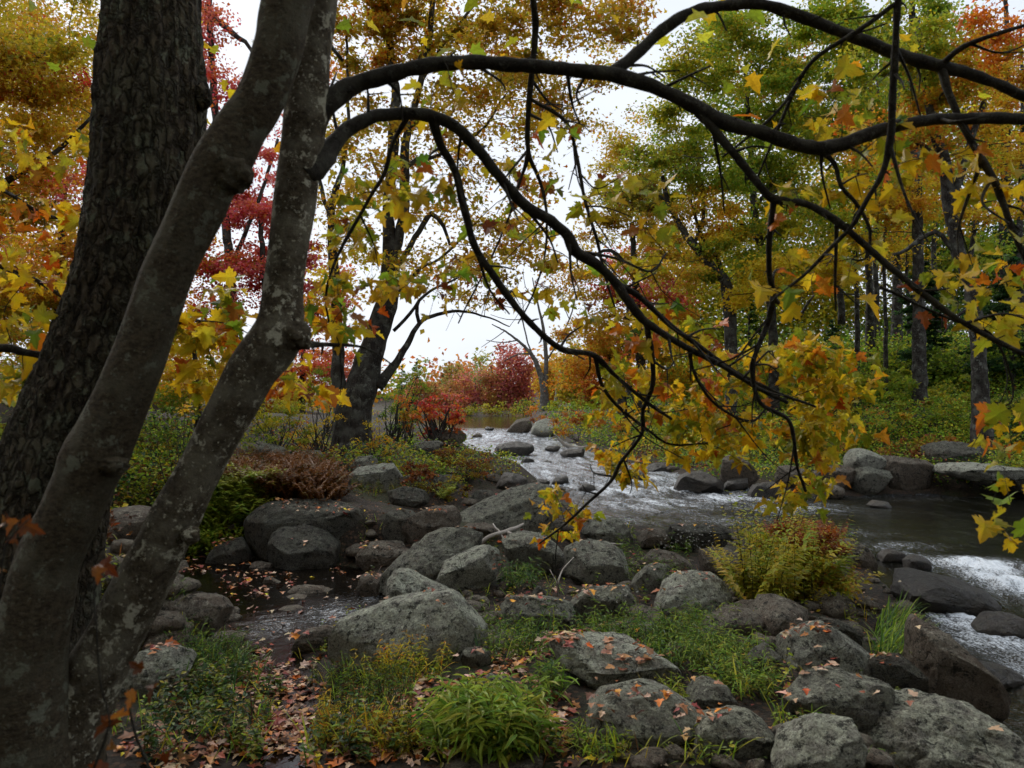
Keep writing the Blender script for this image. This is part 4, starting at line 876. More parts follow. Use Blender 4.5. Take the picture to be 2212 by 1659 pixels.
for zx, zy, rx, ry, zd, ns, nl, ls, pal in ZONES:
    a = mr.uniform(0, 2 * math.pi, ns); rr = np.sqrt(mr.uniform(0, 1, ns))
    ends = [P(zx + 1.2 * rx * r_ * math.cos(t_), zy + 1.08 * ry * r_ * math.sin(t_), zd + mr.uniform(-.25, .35)) for r_, t_ in zip(rr, a)]
    ends.sort(key=lambda e: np.min(np.linalg.norm(NODES[:, :3] - e, axis=1)))
    for e in ends:
        dist = np.linalg.norm(NODES[:, :3] - e, axis=1) + .15 * np.maximum(0, .004 - NODES[:, 3]) * 50
        k = int(np.argmin(dist)); s = NODES[k]
        L_ = np.linalg.norm(e - s[:3])
        if L_ < .03: e = e + mr.normal(0, .06, 3); L_ = .08
        r0 = min(s[3] * .6, .0012 + .004 * L_)
        mid = (s[:3] + e) / 2 + mr.normal(0, .10 * L_, 3) + np.array([0, 0, .10 * L_])
        path = np.array([(*s[:3], r0), (*mid, r0 * .75), (*e, .0011)])
        q = tube(shoot_bag, path, 5, .03, wob=.02 * min(1, L_ * 3), cap=False)
        NODES = np.vstack([NODES, q[len(q) // 3::2]])
        n = max(1, int(nl * mr.uniform(.7, 1.3)))
        u = 1 - mr.uniform(0, 1, n) ** 1.3 * .75; u[0] = 1
        ii = np.minimum((u * (len(q) - 1)).astype(int), len(q) - 1)
        for j in range(n):
            p0 = q[ii[j], :3]; out = mr.normal(0, 1, 3); out[2] = out[2] * .5 - .25; out /= np.linalg.norm(out)
            sz = ls * mr.uniform(.6, 1.35); p1 = p0 + out * sz * mr.uniform(.5, .9)
            tube(shoot_bag, np.array([(*p0, .0008), (*(p0 + p1) / 2 + (0, 0, .006), .0007), (*p1, .0006)]), 3, .05, col=(1, .6, .5), cap=False) if False else shoot_bag.add(np.array([p0, p1, p1 + (0, 0, .0016), p0 + (0, 0, .0016)]), np.array([(0, 1, 2), (0, 2, 3)]), (1, 1, 1))
            ax = out * .6 + np.array([0, 0, -.75]) * mr.uniform(.1, 1.2)
            nz = mr.normal(0, .75, 3) + np.array([0, -.25, .75]); nz /= np.linalg.norm(nz)
            yv = ax - nz * ax.dot(nz); yv /= np.linalg.norm(yv) + 1e-9
            LEAFLIST.append((p1, np.stack([np.cross(yv, nz), yv, nz], 1), sz, pal[mr.integers(len(pal))] * mr.uniform(.95, 1.4)))
# short spurs, buds and side twigs at the nodes of every limb
for q in LIMBS:
    sl = np.concatenate([[0], np.cumsum(np.linalg.norm(np.diff(q[:, :3], axis=0), axis=1))]); pos_ = mr.uniform(.03, .10)
    while pos_ < sl[-1]:
        k = min(len(q) - 2, int(np.searchsorted(sl, pos_))); t_ = q[k + 1, :3] - q[k, :3]; t_ /= np.linalg.norm(t_) + 1e-9
        o_ = mr.normal(0, 1, 3); o_ -= t_ * o_.dot(t_) * .5; o_ /= np.linalg.norm(o_); o_[2] -= .15
        L_ = (mr.uniform(.012, .03) if mr.random() < .5 else mr.uniform(.05, .22)) * (1 if q[k, 3] < .012 else .8)
        r0 = min(q[k, 3] * .5, .0012 + .012 * L_ + .002); p0 = q[k, :3] + o_ * q[k, 3] * .7; e = p0 + (o_ + .6 * t_) * L_; m1 = (p0 + e) / 2 + mr.normal(0, .12 * L_, 3)
        tube(shoot_bag, np.array([(*p0, r0 * 1.3), (*m1, r0 * .8), (*e, r0 * .45 + .0004)]), 5, .02, cap=False)
        if L_ > .1:
            e2 = m1 + (mr.normal(0, .6, 3) + t_) * L_ * .4; tube(shoot_bag, np.array([(*m1, r0 * .6), (*e2, .0007)]), 4, .03, cap=False)
        pos_ += mr.uniform(.03, .13)
# dry orange leaves close to the lens, hanging on low twigs
for zx, zy, n, dd in ((20, 1150, 3, 1.35), (60, 1125, 2, 1.35), (5, 1250, 2, 1.3), (215, 1210, 2, 1.25), (300, 1490, 3, 1.4), (240, 1570, 3, 1.35), (330, 1620, 2, 1.4), (215, 1640, 2, 1.3)):
    for j in range(n):
        p1 = P(zx + mr.normal(0, 22), zy + mr.normal(0, 14), dd + mr.uniform(0, .1)); nz = mr.normal(0, 1, 3) + (0, -.3, .5); nz /= np.linalg.norm(nz)
        yv = mr.normal(0, 1, 3) + (0, 0, -.6); yv -= nz * yv.dot(nz); yv /= np.linalg.norm(yv)
        LEAFLIST.append((p1, np.stack([np.cross(yv, nz), yv, nz], 1), mr.uniform(.026, .042), PN_DRY[mr.integers(5)]))
def low_twig(rows, d):
    b_ = Bag(); r = pp(rows, d); r = np.vstack([[(r[0, 0], r[0, 1] , gz(r[0, 0], r[0, 1]) - .02, r[0, 3] * 1.3)], r]); tube(b_, r, 6, .04, wob=.01); b_.build('twig', M_TWIG, maple, base, True)
low_twig([(330, 1690, 3), (300, 1600, 3), (280, 1500, 2), (310, 1480, 1.5)], 1.42)
low_twig([(190, 1720, 3), (215, 1640, 3), (240, 1560, 2), (220, 1480, 2), (212, 1350, 2), (205, 1250, 2), (232, 1205, 1.5)], 1.34)
low_twig([(-40, 1750, 3), (-20, 1500, 3), (-5, 1300, 2), (10, 1180, 2), (60, 1125, 1.5)], 1.36)
shoot_bag.build('twigs', M_TWIG, maple, base)['kind'] = 'stuff'

# the 300 leaves that show largest are parts of their own; the rest one mass
def pix(p):
    y, z = p[1], p[2] - CAM_Z; f = _c * y + _s * z; return 1106 + FPX * p[0] / f, 829.5 - FPX * (-_s * y + _c * z) / f
def seen(l):
    x, y = pix(l[0]); return (-20 < x < 2230) and (-20 < y < 1680)
order = sorted(range(len(LEAFLIST)), key=lambda i: -(LEAFLIST[i][2] / LEAFLIST[i][0][1]) * (1 if seen(LEAFLIST[i]) else .01))
NSOLO = 295
tints = mixpal((PN_YEL, 1), (PN_MIX, 1), (PN_GRN, 1), (PN_DRY, 1)); tints = tints[::3]
_mv = T_MAPLE[0]; _rr = np.hypot(_mv[:, 0], _mv[:, 1] - .35)
VT = np.stack([.94 + .16 * _rr, 1.10 - .38 * _rr, 1.0 - .5 * _rr], 1)         # lobes ripen first: redder tips, greener heart
def curl(v, k):
    v = v.copy(); g = np.random.default_rng(k); a, b_, c_ = g.uniform(-.5, .9), g.uniform(-.3, .5), g.normal(0, .25)
    v[:, 2] += a * v[:, 0] ** 2 - b_ * (v[:, 1] - .3) ** 2 + c_ * v[:, 0] * v[:, 1] + .10 * fbm(v * 3.2 + k * 7.1, 2); return v
leaf_meshes = []
for c in tints:
    v, t = T_MAPLE; v = curl(v, len(leaf_meshes)); c = np.clip(c * 1.25 * VT, 0, .95)
    leaf_meshes.append(mesh_np('leaf', v, t, c)); leaf_meshes[-1].materials.append(M_LEAF_NEAR)
for i in order[:NSOLO]:
    p, R, sz, c = LEAFLIST[i]; k = int(np.argmin(((tints - c) ** 2).sum(1)))
    o = bpy.data.objects.new('leaf', leaf_meshes[k]); COL.objects.link(o); o.parent = maple
    M = Matrix(R.tolist()).to_4x4() @ Matrix.Scale(float(sz), 4); M.translation = Vector((p - base).tolist()); o.matrix_local = M
rest = [LEAFLIST[i] for i in order[NSOLO:]]
fb_ = Bag()
for k in range(7):
    r_ = rest[k::7]; place(fb_, (curl(T_MAPLE[0], 100 + k), T_MAPLE[1]), np.array([l[0] for l in r_]), np.array([l[1] for l in r_]), np.array([l[2] for l in r_]), np.array([l[3] for l in r_]), VT)
# crown above and beyond the frame
n = 2600; cpos = np.stack([mr.normal(.3, 1.6, n), mr.normal(2.6, 1.1, n), mr.normal(5.2, .8, n)], 1)
place(fb_, T_MAPLE_B, cpos, frames(n, .6, mr), mr.uniform(.06, .10, n), pick(PN_YEL, n, .15, mr))
fb_.build('foliage', M_LEAF_NEAR, maple, base)['kind'] = 'stuff'
print('near leaves', len(LEAFLIST))
# ================================================================ TREES: trunk, limbs and a crown of leaf clumps
def crown_leaves(bag, c, rx, ry, rz, n, size, pal, rg, T=T_STAR, clump=.35, layered=True, sig=.5):
    """n leaves gathered in flattened clumps inside an ellipsoid; returns clump centres"""
    k = max(4, int((rx * rz) / (clump * clump) * 1.3 + 3)); k = min(k, 260)
    u = rg.normal(0, 1, (k, 3)); u /= np.linalg.norm(u, axis=1)[:, None]; u *= rg.uniform(.15, 1, (k, 1)) ** .45
    cc = c + u * np.array([rx, ry, rz])
    w = rg.uniform(.4, 1.6, k); idx = rg.choice(k, n, p=w / w.sum())
    s = clump * rg.uniform(.6, 1.25, k)
    off = rg.normal(0, sig, (n, 3)) * s[idx][:, None] * np.array([1, 1, .42 if layered else .8])
    pos = cc[idx] + off
    ctint = 1 + rg.normal(0, .14, (k, 1)); cs = pal[rg.integers(0, len(pal), k)]
    col = pick(pal, n, .12, rg) * .62 + cs[idx] * .38; col = np.clip(col * ctint[idx], .003, .85)
    place(bag, T, pos, frames(n, .75, rg), size * rg.uniform(.65, 1.35, n), col)
    return cc
def tree(name, label, d, trunks, lobes, leaf, m=M_BARK_MID, cat='tree', group=None, limbs=(), twigs=True, T=T_STAR, clump=None, seed=0, gap=1.0, layered=True, twigr=.35, lm=None, leafname='crown'):
    rg = np.random.default_rng(seed + sum(map(ord, label)))
    tr0 = trunks[0]; b0 = P(tr0[0][0], tr0[0][1], d if len(tr0[0]) < 4 else tr0[0][3]); g0 = gz(b0[0], b0[1])
    root = empty(name, (b0[0], b0[1], g0), label, cat, group)
    org = np.array([b0[0], b0[1], g0]); nodes = []
    for ti, tr in enumerate(list(trunks) + list(limbs)):
        rows = np.array([(*P(r[0], r[1], r[3] if len(r) > 3 else d), r[2] / FPX * d) for r in tr])
        if ti < len(trunks) and (ti == 0 or tr[0][1] > trunks[0][0][1] - 8):
            rows[0, 2] = min(rows[0, 2], gz(rows[0, 0], rows[0, 1]) - .05)
            if rows[0, 2] > org[2] - .02: pass
            rows = np.vstack([[(rows[0, 0], rows[0, 1], gz(rows[0, 0], rows[0, 1]) - .15, rows[0, 3] * 1.25)], rows[(1 if rows[0, 2] < rows[1, 2] - .3 * 0 else 0):]]) if len(rows) > 1 else rows
        b_ = Bag(); big = rows[:, 3].max() / d * FPX > 12
        q = tube(b_, rows, 40 if big else 10, .06 if big else .15 * max(1, d / 12), rough=.10 if not big else .0, rfreq=3., wob=.05 * min(1, d / 20),
                 disp=(lambda th, sl, rad: (rad * (.10 * fbm(np.stack([np.cos(th) * 2.6, np.sin(th) * 2.6, sl * .9], -1).reshape(-1, 3), 4) .reshape(th.shape) + .05 * (1 - 2 * np.abs(noise3(np.stack([np.cos(th).ravel() * 7, np.sin(th).ravel() * 7, sl.ravel() * 1.6], 1)))).reshape(th.shape)))) if big else None)
        b_.build('trunk' if ti < len(trunks) else 'limb', m, root, org, True)
        nodes.append(q)
    nodes = np.vstack(nodes)
    lb, tb = Bag(), Bag(); nl = 0
    for lo in lobes:
        px, py, rx, ry, cov = lo[:5]; pal = lo[5]; dd = lo[6] if len(lo) > 6 else d
        c = P(px, py, dd); wx, wz = rx / FPX * dd, ry / FPX * dd
        n = int(cov * math.pi * wx * wz / (leaf * leaf * .42) * (3.0 if d < 26 else 4.4))
        cl = clump or max(.25, 26 / FPX * dd)
        cc = crown_leaves(lb, c, wx, min(max(wx, wz), 4.) * .8, wz, n, leaf, pal, rg, T if d < 21 else T_DIAM, cl, layered, .66 if d < 18 else .75); nl += n
        if twigs:
            for e in cc[:70 if d > 20 else 110]:
                up = nodes[nodes[:, 2] < e[2] + .2 * wz]; nn_ = up if len(up) > 3 else nodes
                dist = np.linalg.norm(nn_[:, :3] - e, axis=1) * (1 + .3 * rg.random()); s = nn_[int(np.argmin(dist))]
                Ld = np.linalg.norm(e - s[:3]); r0 = min(s[3] * .55, .006 + .010 * Ld * twigr)
                mid = .55 * s[:3] + .45 * e + np.array([0, 0, .06 * Ld]) + rg.normal(0, .05 * Ld, 3)
                q = tube(tb, np.array([(*s[:3], r0), (*mid, r0 * .7), (*e, .003)]), 4, max(.3, .012 * dd), wob=.03 * Ld, cap=False)
                nodes = np.vstack([nodes, q[1::2]])
    if tb.n: tb.build('branches', m, root, org)['kind'] = 'stuff'
    if lb.n: lb.build(leafname, lm or M_LEAF, root, org)
    return root, nl
TOTAL = 0
def tr(*a, **k):
    global TOTAL; r, n = tree(*a, **k); TOTAL += n; return r
G_, Y_, O_, OL, GR, DG, RE, PK, RU, BR = PAL_GOLD, PAL_YEL, PAL_ORANGE, PAL_OLIVE, PAL_GREEN, PAL_DKGREEN, PAL_RED, PAL_PINK, PAL_RUST, PAL_BROWN
GO = mixpal((G_, 4), (OL, 2), (O_, 1)); YG = mixpal((OL, 3), (GR, 3), (Y_, 1)); GG = mixpal((GR, 4), (OL, 2)); YO = mixpal((Y_, 3), (O_, 1), (G_, 2)); OY = mixpal((O_, 3), (G_, 3))
RR = mixpal((RE, 3), (PK, 6), (O_, 2), (hexc('e0787c', 'e88a80', 'd86068'), 3)); PO = mixpal((PK, 2), (O_, 3), (RE, 1))

tr('maple_tree', 'old double-stemmed tree with thick furrowed bark and thin golden leaves beside the stream', 14,
   [[(762, 985, 46), (768, 950, 35), (772, 880, 31), (783, 830, 32), (797, 780, 28), (810, 735, 24), (822, 700, 24), (838, 640, 23), (842, 601, 22), (842, 560, 17), (840, 500, 13), (838, 451, 12), (845, 380, 11), (850, 300, 12), (854, 200, 9), (842, 100, 8), (835, 0, 7), (830, -150, 6)],
    [(742, 975, 26), (742, 930, 22), (738, 880, 17), (731, 820, 14), (729, 740, 12), (722, 600, 11), (716, 480, 9), (720, 430, 8), (738, 370, 5), (750, 300, 4), (752, 200, 3), (748, 60, 2.5)]],
   [(1000, 40, 330, 75, 1.25, GO), (790, 90, 90, 130, 1.2, mixpal((G_, 3), (O_, 2), (OL, 2))), (1200, 80, 230, 95, 1.15, GO), (900, 320, 190, 150, .45, GO), (1060, 420, 150, 100, .34, GO), (1130, 560, 150, 65, .55, GO), (960, 590, 130, 70, .5, GO), (757, 440, 80, 110, .6, GO), (1020, 190, 260, 80, .8, GO), (1180, 240, 130, 60, .5, GO), (1120, 500, 120, 60, .35, GO), (740, 620, 60, 120, .5, YO), (745, 630, 50, 70, .30, Y_), (1150, 300, 120, 80, .16, GO), (845, 570, 50, 40, .4, Y_), (1330, 40, 90, 60, .4, GO), (730, 280, 50, 90, .5, GO), (880, 60, 110, 90, .6, GO), (930, 470, 70, 40, .2, GO), (1000, 540, 90, 90, .12, GO, 13.4), (1060, 640, 150, 40, .16, GO)], .082, group=None,
   limbs=[[(815, 835, 13), (840, 804, 10), (860, 778, 8), (885, 732, 6), (905, 700, 4.5), (935, 684, 4), (985, 672, 3), (1040, 682, 2), (1100, 705, 1.2)], [(842, 570, 12), (862, 510, 11), (873, 451, 11), (875, 326, 10), (890, 260, 8), (908, 180, 7), (925, 100, 7), (935, 0, 6), (940, -120, 5)],
          [(850, 590, 6), (880, 540, 6), (905, 500, 6), (932, 462, 6), (958, 490, 4), (972, 530, 3)], [(838, 650, 7), (870, 620, 5), (910, 580, 4), (950, 560, 3), (1010, 500, 3)], [(870, 370, 5), (900, 345, 5), (950, 335, 4), (1030, 290, 3), (1090, 210, 2)],
          [(716, 470, 5), (700, 430, 5), (690, 390, 4), (670, 350, 3)], [(905, 697, 4), (900, 660, 4), (930, 630, 3), (990, 600, 2)], [(848, 420, 5), (820, 380, 4), (800, 330, 3)], [(850, 715, 4), (875, 690, 4), (905, 650, 3)], [(908, 180, 4), (960, 90, 4), (1010, 30, 3), (1060, -40, 3)]], clump=.30)
tr('maple_tree', 'yellow maple with dense small leaves filling the upper left corner', 9.5, [[(-150, 960, 30), (-120, 500, 24), (-80, 100, 18), (-60, -200, 12)]],
   [(60, 60, 190, 140, 1.3, mixpal((G_, 4), (OL, 4))), (110, 240, 130, 100, 1.3, YO), (60, 170, 120, 60, 1.2, GO), (40, 400, 120, 110, 1.05, mixpal((G_, 3), (O_, 2), (OL, 2))), (110, 170, 90, 40, .5, RE), (-150, 250, 140, 300, .8, GO)], .058, clump=.3, limbs=[[(-120, 500, 12), (0, 400, 8), (120, 330, 5), (200, 250, 3)], [(-90, 250, 12), (20, 150, 8), (150, 100, 5)]])
tr('maple_tree', 'orange-yellow maple low behind the thick rough trunk', 12, [[(-80, 960, 20), (-60, 600, 14), (-30, 300, 8)], [(120, 950, 14), (128, 650, 10), (140, 400, 6)]],
   [(60, 560, 150, 120, 1.2, mixpal((O_, 2), (Y_, 2), (G_, 2))), (90, 720, 150, 110, 1.3, mixpal((O_, 1), (OL, 3), (Y_, 2))), (260, 760, 110, 90, 1.0, YO), (60, 860, 150, 60, 1.2, mixpal((OL, 3), (GR, 2), (Y_, 1))), (140, 420, 90, 60, .7, RR)], .06, clump=.3)
tr('maple_tree', 'scarlet maple seen between the leaning stems', 22, [[(500, 930, 14), (505, 760, 11), (495, 560, 9), (470, 300, 8), (455, 80, 6), (450, -60, 5)], [(560, 920, 9), (575, 700, 7), (560, 450, 5)]],
   [(560, 430, 90, 150, 1.3, RR), (460, 110, 70, 140, .9, RR), (560, 600, 110, 90, 1.4, RR), (480, 620, 90, 90, .6, mixpal((RE, 3), (OL, 1))), (680, 620, 70, 110, 1.0, RR), (500, 330, 60, 80, .8, RR), (690, 130, 60, 120, .35, mixpal((O_, 3), (RE, 1))), (590, 260, 60, 50, .2, RR), (690, 730, 50, 60, .5, mixpal((PK, 1), (O_, 1))), (420, 560, 60, 120, .7, mixpal((O_, 2), (RE, 1), (Y_, 1)))], .10,
   limbs=[[(505, 560, 5), (560, 430, 4), (600, 300, 3)], [(470, 300, 4), (530, 180, 4), (600, 220, 3)], [(440, 20, 7), (500, 70, 6), (545, 110, 4), (600, 230, 4)]])
tr('maple_tree', 'peach-coloured maple low behind the double-stemmed tree', 34, [[(650, 905, 8), (652, 820, 6), (655, 740, 4)]],
   [(655, 790, 85, 45, 1.1, PO), (620, 850, 90, 40, 1.0, O_), (720, 830, 60, 40, .8, mixpal((PK, 2), (O_, 1))), (720, 770, 50, 40, .5, PO)], .13)
tr('birch_tree', 'small golden birch behind the leaning stems at the left', 13, [[(430, 960, 8), (425, 850, 6), (418, 700, 4)]],
   [(430, 800, 110, 60, .9, YO), (520, 870, 110, 45, .8, mixpal((OL, 3), (Y_, 1))), (350, 880, 60, 60, .7, GG), (400, 720, 80, 50, .6, YO)], .055)
# right side, upstream to near
tr('bare_tree', 'leafless grey tree with spreading fine twigs at the pond outlet', 60,
   [[(1178, 890, 10), (1174, 836, 7.5), (1163, 797, 5.5), (1148, 765, 4), (1118, 735, 2.6), (1090, 715, 1.8), (1062, 700, .9)], [(1172, 890, 7), (1178, 830, 5.5), (1180, 780, 5), (1176, 730, 4), (1170, 690, 3), (1160, 650, 2), (1150, 600, 1.1)]], [], .1, m=M_BARK_GREY, cat='tree',
   limbs=[[(1148, 765, 2.20), (1120, 765, 1.65), (1090, 780, 1.10)], [(1163, 797, 2.20), (1140, 740, 1.65), (1128, 690, 1.65), (1110, 650, 1.10), (1085, 620, 0.66)], [(1180, 780, 2.20), (1205, 740, 1.65), (1230, 690, 1.65), (1245, 640, 1.10)], [(1176, 730, 1.65), (1150, 700, 1.38), (1120, 670, 1.10), (1080, 660, 0.66)], [(1118, 735, 1.38), (1085, 740, 1.10), (1050, 735, 0.66)],
          [(1205, 740, 1.10), (1240, 730, 1.10), (1265, 700, 0.72)], [(1128, 690, 1.10), (1095, 690, 0.83), (1060, 680, 0.55)], [(1110, 650, 0.83), (1120, 610, 0.66), (1110, 590, 0.55)], [(1230, 690, 1.10), (1215, 650, 0.83), (1220, 610, 0.55)], [(1170, 690, 1.38), (1190, 650, 1.10), (1195, 600, 0.66)], [(1160, 650, 1.10), (1135, 620, 0.83), (1130, 580, 0.55)], [(1090, 715, 1.10), (1070, 730, 0.83), (1040, 750, 0.55)]])
tr('dead_tree', 'bleached dead snag leaning right behind the leafless grey tree', 63, [[(1198, 868, 4), (1206, 830, 4), (1218, 785, 3), (1222, 770, 1.5)]], [], .1, m=M_DEAD)
tr('maple_tree', 'golden maple drooping over the far bank beyond the rapids', 34, [[(1392, 890, 12), (1385, 800, 10), (1378, 700, 9), (1372, 600, 7), (1365, 480, 5)], [(1345, 885, 10), (1340, 820, 8), (1310, 760, 5)]],
   [(1370, 420, 110, 130, .8, mixpal((OL, 3), (G_, 2))), (1270, 620, 90, 60, .6, GO), (1300, 720, 110, 60, .8, GO), (1300, 520, 70, 60, .35, GO), (1420, 560, 110, 90, .75, GO), (1400, 700, 90, 80, .85, GO), (1330, 640, 40, 26, .9, RE), (1290, 810, 90, 45, .9, OY), (1450, 800, 90, 60, .9, YO), (1340, 300, 70, 60, .35, GO), (1420, 640, 70, 40, .5, RR)], .14, limbs=[[(1372, 600, 5), (1320, 540, 4), (1270, 560, 3)], [(1378, 700, 5), (1330, 680, 4), (1270, 700, 3)]])
tr('maple_tree', 'reddish-orange maple on the slope behind the golden one over the far bank', 50, [[(1360, 880, 7), (1358, 760, 5), (1355, 650, 3)]], [(1360, 610, 60, 70, .7, RR), (1340, 770, 60, 60, .9, PO), (1440, 420, 80, 120, .45, mixpal((BR, 1), (GR, 2), (RU, 1))), (1470, 840, 70, 30, 1., OY)], .18)
tr('ash_tree', 'yellow-green tree with a leaning crooked stem above the far bank', 27, [[(1576, 700, 11), (1576, 647, 11), (1536, 577, 10), (1500, 530, 9), (1481, 505, 7), (1445, 441, 5), (1430, 380, 4)], [(1580, 700, 7), (1560, 600, 5), (1520, 520, 4), (1490, 430, 3)]],
   [(1480, 230, 100, 130, 1.0, YG), (1430, 400, 100, 90, .9, mixpal((OL, 2), (GR, 1), (BR, 1))), (1540, 380, 90, 80, .7, GG), (1600, 540, 130, 70, .9, YG), (1480, 560, 90, 70, .7, GO), (1540, 470, 90, 60, .6, YO), (1560, 120, 120, 110, .85, YG), (1460, 480, 70, 40, .5, GO)], .12, limbs=[[(1500, 530, 4), (1520, 450, 4), (1500, 300, 3)], [(1445, 441, 3), (1400, 400, 2.5)]])
tr('ash_tree', 'green-leaved tree with a dark upright stem on the far slope', 30, [[(1672, 800, 10), (1668, 700, 9), (1657, 602, 9), (1642, 527, 8), (1630, 451, 7), (1620, 300, 5), (1610, 150, 4)], [(1818, 700, 8), (1816, 640, 7), (1800, 540, 6), (1790, 430, 5)]],
   [(1620, 300, 130, 120, 1.2, GG), (1700, 430, 120, 90, 1.1, YG), (1640, 130, 150, 110, .95, mixpal((GR, 3), (OL, 2), (O_, 1))), (1740, 560, 90, 60, .6, YG), (1560, 500, 60, 60, .4, YG)], .13, limbs=[[(1642, 527, 5), (1610, 490, 4), (1560, 460, 3)], [(1630, 451, 4), (1680, 380, 4), (1740, 330, 3)]])
tr('maple_tree', 'big dark-limbed maple with a forked crooked trunk at the right', 19, [[(2122, 905, 20), (2116, 800, 15), (2108, 700, 14), (2093, 602, 13), (2073, 552, 14), (2053, 451, 13), (2040, 351, 12), (2018, 281, 9), (2000, 180, 7), (1980, 40, 6)]],
   [(2080, 180, 150, 110, 1.2, mixpal((O_, 2), (OL, 2), (Y_, 1))), (1930, 120, 130, 110, 1.2, YG), (2010, 330, 110, 60, .7, mixpal((OL, 2), (O_, 2))), (2160, 330, 90, 60, .8, YO), (2150, 60, 110, 80, 1.0, O_), (1900, 300, 110, 60, .6, OY), (2140, 470, 90, 50, .6, YO)], .10,
   limbs=[[(2053, 451, 9), (2075, 380, 8), (2100, 300, 7), (2140, 180, 5)], [(2035, 370, 6), (2000, 320, 6), (1960, 300, 4), (1900, 290, 3)], [(2073, 560, 5), (2020, 500, 5), (1960, 540, 4), (1930, 550, 3)], [(2088, 590, 6), (2105, 500, 5), (2110, 430, 4)], [(2100, 660, 4), (2060, 690, 3), (2040, 720, 2)]])
tr('maple_tree', 'tall green-gold tree crowning the slope in the upper right', 26, [[(1985, 780, 13), (1984, 600, 11), (1980, 400, 10), (1975, 200, 8), (1970, 0, 6)]],
   [(1760, 120, 150, 120, 1.3, mixpal((GR, 3), (OL, 2), (Y_, 1))), (1900, 20, 170, 80, .95, GG), (1820, 280, 130, 90, 1.2, YG), (1980, 430, 120, 70, 1.1, YO), (1750, 470, 100, 50, .6, YG), (1830, 560, 120, 50, 1.1, mixpal((Y_, 4), (G_, 1))), (1700, 590, 120, 40, 1.2, Y_), (1620, 640, 60, 30, 1., Y_), (2100, 560, 80, 50, .6, GG)], .125)
gt = 'slender straight trunks on the far slope'
k = 0
for x, yb, r, yt, lab in ((1878, 780, 8, 300, 'pale-patched slender trunk, first of the straight ones on the slope'), (1893, 770, 6, 320, 'thin dark trunk touching the pale-patched one'), (1937, 770, 9, 250, 'straight mid-brown trunk standing clear of its neighbours'),
                          (1912, 740, 4, 400, 'very thin pole-like trunk between two thicker straight ones'), (2172, 760, 11, 200, 'thick shaded trunk near the right edge behind the crooked one'), (2020, 740, 6, 350, 'thin shaded trunk left of the crooked maple'),
                          (1962, 720, 4, 420, 'thin pole trunk on the high slope'), (1850, 720, 5, 380, 'thin dark trunk above the green bushes'), (2205, 820, 8, 300, 'dark trunk cut by the right edge of the picture')):
    k += 1
    tr('slender_tree', lab, 30 + 2 * (k % 4), [[(x, yb + 15, r * 1.15), (x + 1, (yb + yt) / 2 + 100, r), (x - 3, (yb + yt) / 2, r * .9), (x + 4, yt, r * .6), (x, yt - 250, r * .3)]],
       [(x + RNG.integers(-30, 30), yt + 20, 70, 80, .55, (YG, GG, YO)[k % 3]), (x + RNG.integers(-20, 20), yt + 130, 60, 40, .4, (GG, YO, YG)[k % 3])], .14, group=gt, seed=k)
# conifers: whorls of drooping needle sprays
def conifer(label, px, pyb, pyt, rpx, d, pal, n=9000, group=None, name='pine_tree', dens=1.):
    rg = np.random.default_rng(sum(map(ord, label)))
    b0 = P(px, pyb, d); g0 = min(gz(b0[0], b0[1]), b0[2]); top = P(px, pyt, d); org = np.array([b0[0], b0[1], g0])
    root = empty(name, org, label, 'tree', group); H = top[2] - g0; Rm = rpx / FPX * d
    tb = Bag(); tube(tb, np.array([(*org, .035 * Rm + .06), (org[0], org[1], g0 + H * .6, .03 * Rm + .03), (org[0], org[1], g0 + H, .02)]), 8, 1.); tb.build('trunk', M_BARK_MID, root, org, True)
    lb = Bag(); nb = int(46 * dens); nd_ = max(40, int(n / nb)); fb = []
    for i in range(nb):
        t = rg.uniform(.06, 1) ** .8; z = g0 + H * t; L_ = Rm * (1 - t) ** .7 * rg.uniform(.6, 1.1) + .03 * Rm; a = rg.uniform(0, 6.283)
        u = rg.uniform(.05, 1, nd_) ** .7
        p = np.stack([org[0] + math.cos(a) * L_ * u, org[1] + math.sin(a) * L_ * u, z - .25 * L_ * u ** 1.5 + .10 * L_ * u ** 3], 1)
        p += rg.normal(0, 1, (nd_, 3)) * np.array([.13, .13, .045]) * L_
        fb.append(p)
    p = np.vstack(fb); n = len(p)
    ax = p - np.array([org[0], org[1], 0]); ax[:, 2] = -.1; ax /= np.linalg.norm(ax, axis=1)[:, None] + 1e-9
    place(lb, T_DIAM, p, frames(n, .5, rg, ax, .7), Rm * .085 * rg.uniform(.6, 1.3, n), pick(pal, n, .18, rg))
    lb.build('crown', M_LEAF, root, org)
conifer('shadowy hemlock on the slope left of the crooked maple', 1995, 900, 560, 90, 30, DG, 9000, name='hemlock_tree')
conifer('dark hemlock closing the slope at the right edge', 2190, 950, 480, 110, 28, DG, 9000, name='hemlock_tree')
conifer('small dark hemlock behind the drooping yellow leaves', 1620, 870, 640, 60, 36, mixpal((DG, 2), (GR, 1)), 5000, name='hemlock_tree')
conifer('little hemlock under the straight slender trunks', 1800, 840, 690, 45, 32, DG, 4000, name='hemlock_tree')
